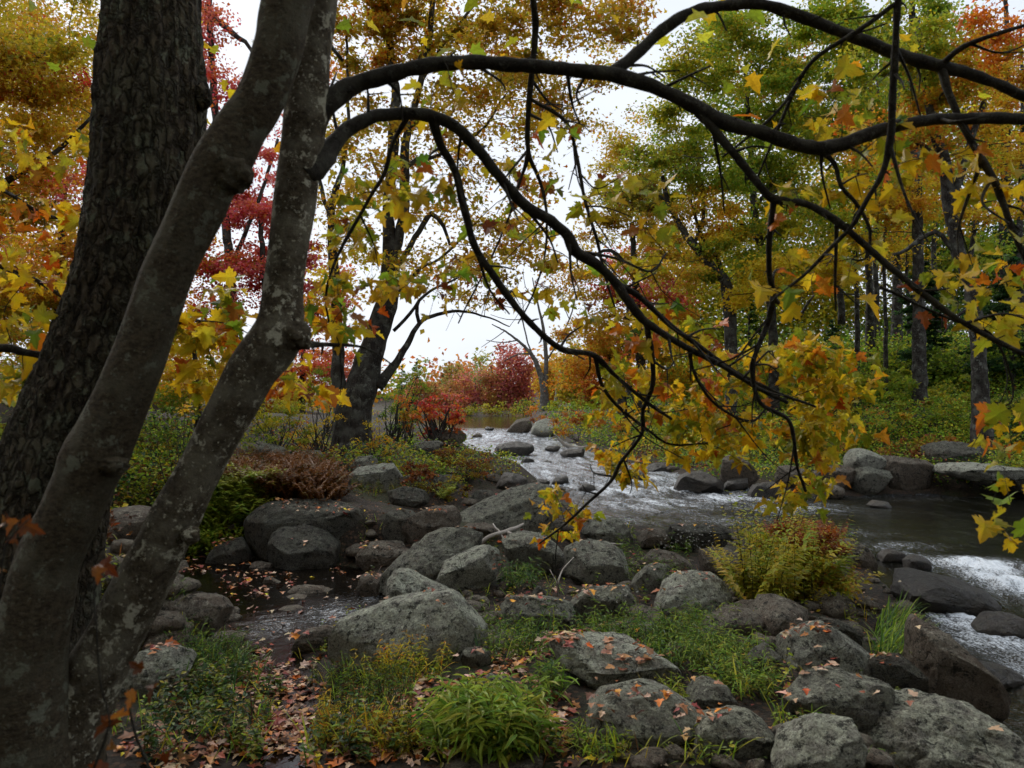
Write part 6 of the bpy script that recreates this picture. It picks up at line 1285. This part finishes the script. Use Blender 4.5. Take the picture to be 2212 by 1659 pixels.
# --- the tall yellow-green bush at right: royal-fern like sprays
b_, s_b = Bag(), Bag(); rg = np.random.default_rng(5)
P_BUSH = mixpal((hexc('9aa02c', 'a8a832', '8a9428', 'b8ac34', '7a8a2a', 'c0a830'), 5), (PAL_GOLD, 1), (PAL_GREEN, 1))
P_BUSHR = mixpal((PAL_RUST, 4), (PAL_ORANGE, 1), (PAL_BROWN, 1))
x, y = zone_pts(1700, 1300, 105, 32, 20, rg); k = dryfilter(x, y, True); x, y = x[k], y[k]; z = hm(_HM, x, y)
fern(b_, x, y, z, rg.uniform(.5, 1.0, len(x)), rg, P_BUSH, 18, 7, .13, .75)
x2, y2 = zone_pts(1690, 1300, 90, 28, 60, rg); z2 = hm(_HM, x2, y2)
stems_leafy(b_, s_b, x2, y2, z2, rg.uniform(.55, .98, len(x2)), rg, P_BUSH, 30, .055, .3, T_OVAL)
_dB = float(hits([1720], [1312])[1][0])
for lx, ly, lrx, lry, pl_, cv in ((1655, 1190, 45, 40, P_BUSH, .8), (1700, 1225, 80, 45, P_BUSH, .9), (1640, 1270, 50, 40, P_BUSH, .8), (1760, 1250, 80, 36, mixpal((P_BUSH, 3), (PAL_ORANGE, 1)), .9), (1700, 1290, 110, 30, P_BUSH, .8), (1820, 1290, 50, 26, mixpal((PAL_ORANGE, 1), (P_BUSH, 2)), .7), (1600, 1310, 40, 14, P_BUSH, .6), (1625, 1165, 16, 20, P_BUSH, .6)):
    c = P(lx, ly, _dB + .1); wx, wz = lrx / FPX * _dB, lry / FPX * _dB
    crown_leaves(b_, c, wx, wx * .8, wz, int(cv * math.pi * wx * wz / (.042 ** 2 * .3) * 1.5), .042, pl_, rg, T_OVAL, .09, True, .6)
plant('yellow_green_bush', 'tall yellow-green ferny bush standing among the rocks at the water side', 'bush', 1720, 1310, [('stem', s_b, M_TWIG), ('foliage', b_, M_HERB)])
b_ = Bag(); x, y = zone_pts(1730, 1185, 80, 24, 30, rg); z = hm(_HM, x, y)
fern(b_, x, y, z, rg.uniform(.35, .6, len(x)), rg, P_BUSHR, 16, 8, .16, .8)
c = P(1740, 1165, _dB + .5)
crown_leaves(b_, c, .42, .35, .16, 2600, .035, P_BUSHR, rg, T_OVAL, .10, True, .6)
plant('rusty_fern', 'rust-red fern clump behind the top of the tall yellow-green bush', 'fern', 1730, 1195, [('rusty_fern', b_, M_HERB)])
b_ = Bag(); x, y = zone_pts(1760, 1300, 60, 22, 22, rg); fern(b_, x, y, hm(_HM, x, y), rg.uniform(.3, .55, len(x)), rg, mixpal((P_BUSHR, 2), (P_BUSH, 2)), 14, 8, .17, .9)
plant('orange_fern', 'orange-tipped fern hanging at the right side of the tall bush', 'fern', 1790, 1330, [('orange_fern', b_, M_HERB)])
b_ = Bag(); x, y = zone_pts(1925, 1395, 45, 60, 420, rg); k = dryfilter(x, y, True); x, y = x[k], y[k]
blades(b_, x, y, hm(_HM, x, y), rg.uniform(.18, .42, len(x)), rg, mixpal((PAL_GREEN, 3), (PAL_FGREEN, 2), (PAL_DKGREEN, 1)), .010, 1.1, 5, rg.normal(-.6, .9, len(x)))
plant('green_grass_tuft', 'long green grass trailing towards the river below the tall bush', 'grass tuft', 1925, 1420, [('green_grass_tuft', b_, M_HERB)])

# --- herbs with lance-shaped leaves
def herbs(name, label, zones, h, pal, n, leaf=.05, nl=14, cat='plants', T=T_LANCE, lean=.4, tip=None, rockok=False, group=None, kind=None, grass=0):
    rg = np.random.default_rng(sum(map(ord, label))); b_, s_ = Bag(), Bag(); tot = sum(z[2] * z[3] for z in zones)
    for zx, zy, rx, ry in zones:
        x, y = zone_pts(zx, zy, rx, ry, max(2, int(n * rx * ry / tot)), rg); k = dryfilter(x, y, rockok); x, y = x[k], y[k]; z = hm(_HM, x, y)
        if len(x): stems_leafy(b_, s_, x, y, z, h * rg.uniform(.55, 1.2, len(x)), rg, pal, nl, leaf, lean, T, tip_pal=tip)
        if grass:
            x, y = zone_pts(zx, zy, rx, ry, int(grass * rx * ry / tot), rg); k = dryfilter(x, y, rockok); x, y = x[k], y[k]
            if len(x): blades(b_, x, y, hm(_HM, x, y), rg.uniform(.10, .30, len(x)), rg, pal, .008, 1.1)
    if s_.n == 0: return
    return plant(name, label, cat, zones[0][0], zones[0][1] + zones[0][3], [('stem', s_, M_HERB), ('foliage', b_, M_HERB)], group)
P_BG = mixpal((hexc('86a83c', '96b044', '74963a', 'a4b44a', 'b0b044', '64883a'), 5), (hexc('b0a040', '4f6a2a'), 1))
herbs('leafy_grass', 'lush bright green clump of bamboo-like grass at the bottom centre', [(1050, 1590, 115, 55), (1000, 1610, 90, 40), (1100, 1620, 80, 35)], .27, P_BG, 170, .125, 11, 'grass clump', lean=.8, grass=120)
herbs('leafy_grass', 'small dark green tuft of leafy grass right of the big bright clump', [(1190, 1490, 36, 32)], .22, mixpal((PAL_FGREEN, 2), (GR, 1)), 20, .09, 10, 'grass clump', lean=.7, grass=20)
herbs('leafy_grass', 'green tuft growing at the foot of the grey slanting boulder', [(1120, 1262, 40, 16)], .24, mixpal((PAL_FGREEN, 3), (DG, 1)), 24, .10, 9, 'grass clump', lean=.8, rockok=True, grass=60)
hg = 'weed patches between the rocks'
herbs('weeds', 'yellowing weeds growing up in front of the whaleback boulder', [(850, 1440, 120, 50), (920, 1400, 60, 30)], .24, mixpal((OL, 3), (GR, 3), (Y_, 1)), 170, .052, 16, tip=YO, group=hg, grass=150)
herbs('weeds', 'dark green weeds left of the bright grass clump', [(760, 1490, 90, 50), (850, 1510, 60, 40)], .18, mixpal((GR, 2), (DG, 3), (BR, 1)), 120, .048, 12, group=hg, grass=80)
herbs('weeds', 'green weeds right of the whaleback boulder', [(1080, 1395, 80, 40), (1150, 1380, 60, 40)], .20, mixpal((PAL_FGREEN, 2), (GR, 2), (DG, 2)), 120, .06, 13, group=hg, grass=110)
herbs('weeds', 'thick green weeds behind the leafy overhanging slab', [(1350, 1385, 110, 30), (1440, 1420, 90, 36), (1500, 1400, 60, 40)], .22, mixpal((PAL_FGREEN, 4), (GR, 2), (DG, 1)), 190, .065, 13, group=hg, grass=120)
herbs('weeds', 'bright green weeds right of the leafy overhanging slab', [(1580, 1440, 90, 50), (1620, 1490, 60, 30), (1540, 1370, 60, 30)], .18, mixpal((P_BG, 1), (PAL_FGREEN, 4), (DG, 1)), 170, .06, 12, group=hg, grass=120)
herbs('weeds', 'green weeds sprouting over the broad pale rock', [(1390, 1250, 60, 22), (1440, 1270, 50, 20), (1360, 1215, 30, 20)], .24, mixpal((PAL_FGREEN, 3), (GR, 2)), 60, .07, 12, rockok=True, group=hg, T=T_LANCE)
herbs('weeds', 'weeds with tiny white flower heads in front of the long low slab', [(1340, 1165, 40, 14), (1480, 1195, 40, 10)], .22, mixpal((PAL_FGREEN, 3), (GR, 2)), 26, .07, 11, rockok=True, group=hg)
herbs('weeds', 'yellow-green weeds at the foot of the domed boulder', [(1445, 1530, 40, 25), (1380, 1560, 30, 18)], .15, mixpal((GR, 2), (OL, 2)), 34, .05, 12, rockok=False, group=hg, grass=30)
herbs('weeds', 'small tufts before the great grey boulder', [(1300, 1620, 70, 25), (1560, 1640, 60, 15), (1700, 1560, 30, 30)], .14, mixpal((GR, 3), (OL, 1)), 50, .05, 10, group=hg, grass=60)
herbs('weeds', 'grassy weeds standing in the shallow side stream', [(480, 1420, 100, 40), (540, 1440, 90, 40), (420, 1450, 90, 40)], .24, mixpal((GR, 1), (PAL_FGREEN, 3), (DG, 2)), 110, .055, 12, group=hg, grass=380, rockok=True)
herbs('weeds', 'broad-leaved dark weeds right of the leaning stems at the bottom', [(420, 1520, 90, 50), (500, 1580, 90, 50), (360, 1600, 60, 60)], .18, mixpal((GR, 1), (DG, 5), (OL, 1), (BR, 1)), 110, .048, 9, T=T_OVAL, group=hg, grass=120)
herbs('weeds', 'pale green brambles beyond the gap of the leaning stems', [(360, 1080, 60, 30), (300, 1120, 60, 40), (420, 1120, 40, 30)], .3, mixpal((GR, 2), (OL, 3), (BR, 1)), 80, .06, 12, T=T_OVAL, group=hg)
herbs('weeds', 'dark leafy weeds in the litter right of the leaning stems', [(520, 1500, 110, 40), (600, 1600, 110, 60), (440, 1490, 70, 30), (800, 1600, 100, 50)], .15, mixpal((GR, 2), (DG, 4), (OL, 1), (BR, 1)), 150, .05, 10, T=T_OVAL, group=hg, grass=140)
herbs('weeds', 'yellow and rust weeds over the wet leaf litter', [(640, 1570, 90, 50), (740, 1590, 90, 40), (850, 1600, 60, 40)], .15, mixpal((OL, 3), (YO, 1), (GR, 4), (BR, 2)), 150, .05, 12, group=hg, grass=90)
herbs('weeds', 'green ground plants left of the table-shaped boulder', [(470, 1160, 40, 20), (440, 1190, 30, 12)], .2, mixpal((GR, 3), (PAL_FGREEN, 1)), 40, .06, 10, T=T_OVAL, group=hg)
herbs('weeds', 'grass and weeds on top of the mossy toe by the spotted rock', [(350, 1300, 60, 20), (500, 1300, 70, 14)], .16, mixpal((PAL_FGREEN, 3), (GR, 1)), 40, .05, 8, group=hg, grass=160)
herbs('weeds', 'low green and red herbs above the table-shaped boulder right end', [(880, 1062, 60, 12), (800, 1060, 40, 14)], .2, mixpal((GR, 2), (OL, 2), (RU, 1)), 60, .05, 10, group=hg, grass=50)
herbs('weeds', 'mixed brush plants climbing the bank at the left of the leaning trunks', [(60, 1000, 120, 60), (250, 1000, 120, 60)], .5, mixpal((GR, 2), (OL, 2), (DG, 2)), 130, .08, 14, T=T_OVAL, group=hg)
herbs('aster_stems', 'thin bare brown stems standing before the domed boulder', [(1400, 1600, 60, 14)], .42, mixpal((BR, 3), (O_, 1)), 7, .03, 4, cat='stems', T=T_OVAL, lean=.25)
herbs('seedling', 'little plant with round orange leaves climbing at the side of the tall bush', [(1690, 1310, 14, 6)], .5, mixpal((O_, 2), (Y_, 1)), 3, .055, 12, cat='plant', T=T_OVAL, lean=.12, rockok=True)
# white flower heads
rg = np.random.default_rng(9); fbg = Bag()
for cx_, cy_, rr, n in ((1490, 1150, 20, 40), (1500, 1170, 16, 30), (1440, 1170, 12, 14), (1345, 1290, 18, 14)):
    x, y = hits([cx_], [cy_ + 45]); c = P(cx_, cy_, y[0])
    pos = c + rg.normal(0, 1, (n, 3)) * np.array([rr, rr, rr * .7]) / FPX * y[0]
    for a in range(3): place(fbg, T_DIAM, pos, frames(n, 1.5, rg), np.full(n, .014), np.tile((.55, .56, .52), (n, 1)))
x, y = hits([1480], [1200]); o = fbg.build('aster_flowers', M_HERB, None, (x[0], y[0], .2)); props(o, 'clusters of tiny white aster heads over the middle rocks', None, None, 'stuff')

# general thin cover between the named patches
b_, s_ = Bag(), Bag()
n = 4200; fx = rg.uniform(-60, 2000, n); fy = rg.uniform(1120, 1659, n); x, y = hits(fx, fy); dens = fbm2(x, y, 1.1, 2, 11); k = dryfilter(x, y) & (dens > -.05) & ((poly_sd(RIVER, x, y) < -.25)); x, y = x[k], y[k]
k = rg.permutation(len(x))[:520]; stems_leafy(b_, s_, x[k], y[k], hm(_HM, x[k], y[k]), rg.uniform(.06, .17, len(k)), rg, mixpal((GR, 3), (OL, 2), (DG, 2), (BR, 1)), 8, .042, .5, T_OVAL)
blades(b_, x, y, hm(_HM, x, y), rg.uniform(.06, .2, len(x)), rg, mixpal((GR, 2), (OL, 2), (BR, 1)), .006, 1.2)
o = b_.build('ground_cover', M_HERB, None, (0, 6, .2)); props(o, 'thin green and brown plants scattered between the rocks', None, None, 'stuff')
# bank growth further off: left bank behind the near trunks and up to the trees
b_ = Bag(); n = 5200; fx = rg.uniform(-300, 1115, n); fy = rg.uniform(925, 1180, n); x, y = hits(fx, fy); k = dryfilter(x, y) & (poly_sd(RIVER, x, y) < -.08) & (y < 40) & ((fy < 1042) | (fx < 560)) & (fbm2(x, y, .9, 2, 21) > -.12); x, y = x[k], y[k]
pl = mixpal((OL, 2), (GR, 2), (BR, 5), (RU, 3), (DG, 3)); nl_ = 14; X_ = np.repeat(x, nl_) + rg.normal(0, .13, len(x) * nl_); Y_ = np.repeat(y, nl_) + rg.normal(0, .13, len(x) * nl_)
hh = np.repeat(.10 + .35 * np.clip(fbm2(x, y, .5, 2, 3) + .4, 0, 1), nl_)
Z_ = hm(_HM, X_, Y_) + rg.uniform(.0, 1, len(X_)) * hh
place(b_, T_DIAM, np.stack([X_, Y_, Z_], 1), frames(len(X_), .6, rg), .055 * rg.uniform(.6, 1.4, len(X_)), np.repeat(patch_pick(x, y, [mixpal((BR, 3), (RU, 2)), mixpal((DG, 3), (BR, 2), (OL, 1)), mixpal((GR, 3), (OL, 2)), mixpal((OL, 2), (G_, 1), (BR, 2))], .7, rg), nl_, 0) * rg.uniform(.6, 1.3, (len(X_), 1)))
o = b_.build('bank_herbs', M_HERB, None, (-3, 12, .9)); props(o, 'mixed low herbs and brown brush covering the left bank', None, None, 'stuff')
b_ = Bag(); n = 7000; fx = rg.uniform(1180, 2500, n); fy = rg.uniform(735, 1040, n); x, y = hits(fx, fy); k = (poly_sd(RIVER, x, y) < -.15) & (y < 50) & (x > 1) & (x < 33); x, y = x[k], y[k]
pl = mixpal((OL, 3), (GR, 3), (BR, 1), (RU, 2), (DG, 1)); ds = np.repeat(np.clip(y / 24, .8, 2.), nl_); X_ = np.repeat(x, nl_) + rg.normal(0, .24, len(x) * nl_) * ds; Y_ = np.repeat(y, nl_) + rg.normal(0, .24, len(x) * nl_) * ds
Z_ = hm(_HM, X_, Y_) + rg.uniform(.0, .55, len(X_)) * ds
place(b_, T_DIAM, np.stack([X_, Y_, Z_], 1), frames(len(X_), .6, rg), .085 * ds * rg.uniform(.6, 1.4, len(X_)), np.repeat(patch_pick(x, y, [mixpal((BR, 2), (RU, 2), (OL, 1)), mixpal((GR, 3), (DG, 1)), mixpal((GR, 3), (OL, 1)), mixpal((OL, 3), (GR, 2)), mixpal((DG, 2), (GR, 2))], .35, rg), nl_, 0) * rg.uniform(.6, 1.3, (len(X_), 1)))
o = b_.build('far_bank_herbs', M_HERB, None, (6, 22, .9)); props(o, 'low green and rusty plants covering the far bank', None, None, 'stuff')
# ================================================================ FALLEN LEAVES, DEADWOOD
rg = np.random.default_rng(31)
lb = Bag()
def strew(px, py, n, pal, size=.055, water=False, rock=True):
    """flat leaves lying on ground, stone or still water"""
    global lb
    x, y = hits(px, py); g = hm(_HM, x, y); w = hm(_WM, x, y); r = hm(_RM, x, y)
    dz = 1e-3 + (np.abs(hm(_RM, x + .05, y) - r) + np.abs(hm(_RM, x, y + .05) - r))
    k = dz < .035 if True else None
    z = np.maximum(np.maximum(r, g), w) + .006
    riv = poly_sd(RIVER, x, y) > -.05
    k &= ~riv; x, y, z = x[k], y[k], z[k]
    m_ = len(x)
    if m_: place(lb, T_MAPLE_B, np.stack([x, y, z + rg.uniform(0, .012, m_)], 1), frames(m_, .22, rg), size * np.exp(rg.normal(-.32, .33, m_)), pick(pal, m_, .16, rg))
PL = mixpal((PAL_LITTER, 3), (PAL_RUST, 2), (PAL_BROWN, 1), (PAL_ORANGE, 1), (PAL_YEL[:2], 1))
for zx, zy, rx, ry, n in ((500, 1530, 200, 110, 620), (620, 1450, 110, 50, 200), (700, 1600, 190, 60, 460), (860, 1500, 110, 60, 200), (380, 1620, 120, 50, 130), (1140, 1440, 120, 45, 330), (1180, 1560, 70, 70, 260), (920, 1480, 110, 50, 200),
                          (460, 1235, 110, 28, 200), (560, 1290, 90, 35, 140), (760, 1235, 60, 20, 80), (1300, 1300, 260, 60, 200), (1600, 1380, 120, 60, 120), (1000, 1220, 120, 30, 80), (1300, 1600, 110, 50, 90), (1500, 1600, 70, 50, 40), (1750, 1470, 90, 60, 160), (1880, 1480, 50, 50, 90), (1250, 1360, 200, 50, 160), (1430, 1190, 150, 30, 120),
                          (1020, 1180, 120, 30, 60), (330, 1200, 60, 40, 100), (1700, 1600, 60, 40, 90), (900, 1620, 150, 30, 160)):
    a = rg.uniform(0, 6.283, n); r = np.sqrt(rg.uniform(0, 1, n)); strew(zx + rx * r * np.cos(a), zy + ry * r * np.sin(a), n, PL, .056)
n = 900; strew(rg.uniform(0, 2000, n), rg.uniform(1200, 1659, n), n, PL, .05)
n = 700; strew(rg.uniform(300, 1500, n), rg.uniform(1050, 1250, n), n, PL, .05)
o = lb.build('fallen_leaves', M_LITTER, None, (0, 5, .2)); props(o, 'pink, tan and rust fallen maple leaves strewn over ground, stones and still water', None, None, 'stuff')
# cobbles and rubble between the boulders and along the water
cb = Bag(); v0, t0 = ico(2); n = 1500
fx = np.concatenate([rg.uniform(250, 2150, n), rg.uniform(1000, 2212, 500), rg.uniform(330, 860, 200)]); fy = np.concatenate([rg.uniform(1130, 1659, n), rg.uniform(1000, 1420, 500), rg.uniform(1200, 1380, 200)])
x, y = hits(fx, fy); sd_ = poly_sd(RIVER, x, y); k = (hm(_RM, x, y) < hm(_HM, x, y) + .08) & (sd_ < .5) & ((fbm2(x, y, 1.2, 2, 41) > -.1) | (np.abs(sd_) < .5)) & ((fy < 1400) | (fx > 1320)); x, y = x[k], y[k]; k = rg.permutation(len(x))[:620]; x, y = x[k], y[k]
pr_ = hexc('6a6862', '5c564c', '7a7468', '8a8678', '4e463c', '6e5c4a')
for i in range(len(x)):
    r = .035 * math.exp(rg.normal(.3, .6)) * (1 + .03 * y[i]); w = v0 * (1 + .22 * fbm(v0 * 1.5 + i * 3.1, 2)[:, None])
    for _ in range(3):
        q_ = rg.normal(0, 1, 3); q_ /= np.linalg.norm(q_); s_ = w @ q_; w = w - q_ * (np.maximum(0, s_ - .6) * .9)[:, None]
    a_ = rg.uniform(0, 6.28); w = w * np.array([1.25, .95, .62]) * r; w = np.stack([w[:, 0] * math.cos(a_) - w[:, 1] * math.sin(a_), w[:, 0] * math.sin(a_) + w[:, 1] * math.cos(a_), w[:, 2]], 1)
    cb.add(w + np.array([x[i], y[i], hm(_HM, x[i:i+1], y[i:i+1])[0] + .15 * r]), t0, pr_[rg.integers(6)])
o = cb.build('cobbles', M_ROCK_BROWN, None, (0, 7, .2), True); props(o, 'brown and grey cobbles scattered between the boulders and along the water', None, None, 'stuff')
# single leaves lying on boulders
fl_meshes = []
for c in PAL_LITTER:
    v, t = T_MAPLE; v = v.copy(); v[:, 2] = v[:, 2] * .5 + .04 * fbm(v * 3 + len(fl_meshes) * 5, 2); me = mesh_np('fallen_leaf', v, t, np.tile(c * 1.2, (len(v), 1))); me.materials.append(M_LITTER); fl_meshes.append(me)
def fallen(px, py, label, sz=.06, c=None, group='single fallen leaves lying on boulders'):
    # meets the first boulder face along the sight line
    rx, rz = (float(v) for v in ray(px, py)); best = None
    for o, v, t in ROCKS:
        d = v[:, 1]; 
        if np.hypot(np.median(v[:, 0]) - rx * np.median(d), 0) > 1.6: continue
        q = np.abs(v[:, 0] - rx * d) + np.abs(v[:, 2] - CAM_Z - rz * d)
        i = np.where(q < .022 * max(1, np.median(d) / 5))[0]
        if len(i):
            j = i[np.argmin(d[i])]
            if best is None or d[j] < best[0]: best = (d[j], v[j])
    if best is None:
        x, y = hits([px], [py]); p = np.array([x[0], y[0], max(hm(_RM, x, y)[0], hm(_HM, x, y)[0])])
    else: p = best[1]
    o = bpy.data.objects.new('fallen_leaf', fl_meshes[c if c is not None else rg.integers(len(fl_meshes))]); COL.objects.link(o)
    o.location = Vector((p + (0, -.008, .012)).tolist()); o.scale = (sz,) * 3; o.rotation_euler = (rg.normal(.35, .2), rg.normal(0, .2), rg.uniform(0, 6.28))
    props(o, label, 'leaf', group)
fallen(742, 1110, 'single crimson leaf on the flat table-shaped boulder', .07, 8)
fallen(1293, 1560, 'round rusty leaf on the domed pale boulder', .07, 4); fallen(1295, 1602, 'pale pink leaf lower on the domed pale boulder', .05, 0)
fallen(1756, 1395, 'pinkish leaf on the lichen-capped boulder', .055, 0); fallen(1798, 1432, 'tan leaf on the ledge under the lichen-capped boulder', .06, 1)
for px, py in ((1740, 1440), (1765, 1445), (1780, 1436), (1700, 1436), (1725, 1450), (1800, 1425)): fallen(px, py, 'tan and rust leaf lying in the small drift below the lichen-capped boulder', .055)
for i in range(16): fallen(1300 + i * 9 + rg.normal(0, 8), 1412 + rg.normal(0, 9) + i * .5, 'rust leaf in the drift along the top of the overhanging slab', .06, (3, 4, 2, 9)[i % 4])
for i in range(7): fallen(1078 + rg.normal(0, 14), 1195 + i * 7, 'red-brown leaf in the crack beside the grey wedge', .05, (3, 5, 4)[i % 3])
fallen(1048, 1062, 'pale leaf on the huge slanting boulder', .06, 6); fallen(825, 1140, 'small pale leaf near the right end of the table-shaped boulder', .045, 6)
fallen(1110, 1170, 'pink leaf on the smooth rounded boulder with the ring', .06, 0); fallen(1975, 1500, 'tan leaf on the great brown slanting boulder', .055, 1); fallen(2140, 1570, 'curled pink leaf on the great grey boulder by the crack', .07, 0)
fallen(780, 1290, 'dull yellow leaf on the low speckled rock', .05, 9); fallen(900, 1165, 'red leaf on the brown pocked rock', .05, 5)
def deadwood(name, label, rows, cat='branch', m=M_DEAD):
    b_ = Bag(); k = 0; org = None
    for tw in rows:
        r = np.array([(*P(a, b, c), e / FPX * c) for a, b, c, e in tw]); org = r[0, :3] if org is None else org
        tube(b_, r, 8, .04, rough=.15, rfreq=20., wob=.03)
    o = b_.build(name, m, None, org, True); return props(o, label, cat)
deadwood('dead_branch', 'bleached forked dead branch lying across the slabs below the huge slanting boulder', [[(1030, 1178, 8.6, 4), (1060, 1162, 8.6, 4.5), (1095, 1146, 8.7, 4.5), (1125, 1135, 8.9, 3), (1130, 1132, 9., 1.5)], [(1092, 1147, 8.7, 3.5), (1108, 1155, 8.6, 3), (1118, 1165, 8.6, 2.5), (1118, 1176, 8.6, 1.5)], [(1065, 1132, 8.9, 2), (1080, 1150, 8.7, 2), (1092, 1175, 8.5, 2)]])
deadwood('dead_branch', 'bleached sticks beside the right toe of the slanting grey boulder', [[(1270, 1168, 9, 2), (1290, 1178, 8.9, 3), (1305, 1185, 8.8, 3), (1318, 1190, 8.8, 2)], [(1290, 1179, 8.9, 2.5), (1310, 1176, 9, 2.5), (1345, 1176, 9.1, 1.5)]])
deadwood('birch_log', 'white birch log with stubs lying in the river edge under the rusty brush', [[(1205, 945, 31, 3), (1220, 960, 31, 4), (1245, 968, 31, 5), (1275, 965, 31, 4.5), (1300, 955, 31.5, 3)], [(1205, 945, 31, 2), (1198, 938, 31, 1.5)], [(1268, 965, 31, 2), (1262, 955, 31, 1.2)]], 'log')
deadwood('dead_branch', 'thin grey stick leaning over the dark gap right of the grass tuft', [[(1205, 1400 * .8848 + 50, 6.7, 1.5), (1205, 1260, 6.6, 1.8), (1215, 1235, 6.7, 1.5), (1235, 1205, 6.9, 1)], [(1208, 1270, 6.6, 1.2), (1190, 1230, 6.7, .8)]])
deadwood('dead_branch', 'curved root-like stick over the rocks below the double-stemmed tree', [[(735, 1040, 12.2, 2.5), (780, 1030, 12.2, 3), (820, 1022, 12.3, 3), (850, 1035, 12.2, 3), (868, 1050, 12, 2)]], m=M_BARK_MID)
deadwood('dead_branch', 'dark broken stick lying in leaves at the bottom centre', [[(1335, 1520, 4.3, 3), (1350, 1560, 4.1, 4), (1380, 1600, 3.9, 5), (1410, 1640, 3.7, 5)]], m=M_TWIG)
deadwood('dead_branch', 'bent grey twig lying across weeds beside the bright grass clump', [[(1085, 1450, 4.6, 1.5), (1130, 1500, 4.4, 2), (1165, 1530, 4.3, 2), (1185, 1560, 4.2, 1.5)]], m=M_TWIG)
deadwood('dead_branch', 'long twig lying low over the weeds behind the overhanging slab', [[(1290, 1385, 5.6, 1.5), (1360, 1370, 5.7, 2), (1430, 1362, 5.8, 1.5)]], m=M_BARK_GREY)
deadwood('dead_branch', 'dark leafless twigs dangling over the river from above', [[(850 + 130, 690, 7, 1.5), (1000, 760, 7.1, 1.5), (1040, 820, 7.2, 1.2), (1060, 880, 7.2, .8)], [(1000, 760, 7.1, 1), (990, 800, 7.1, .8)]], m=M_TWIG) if False else None
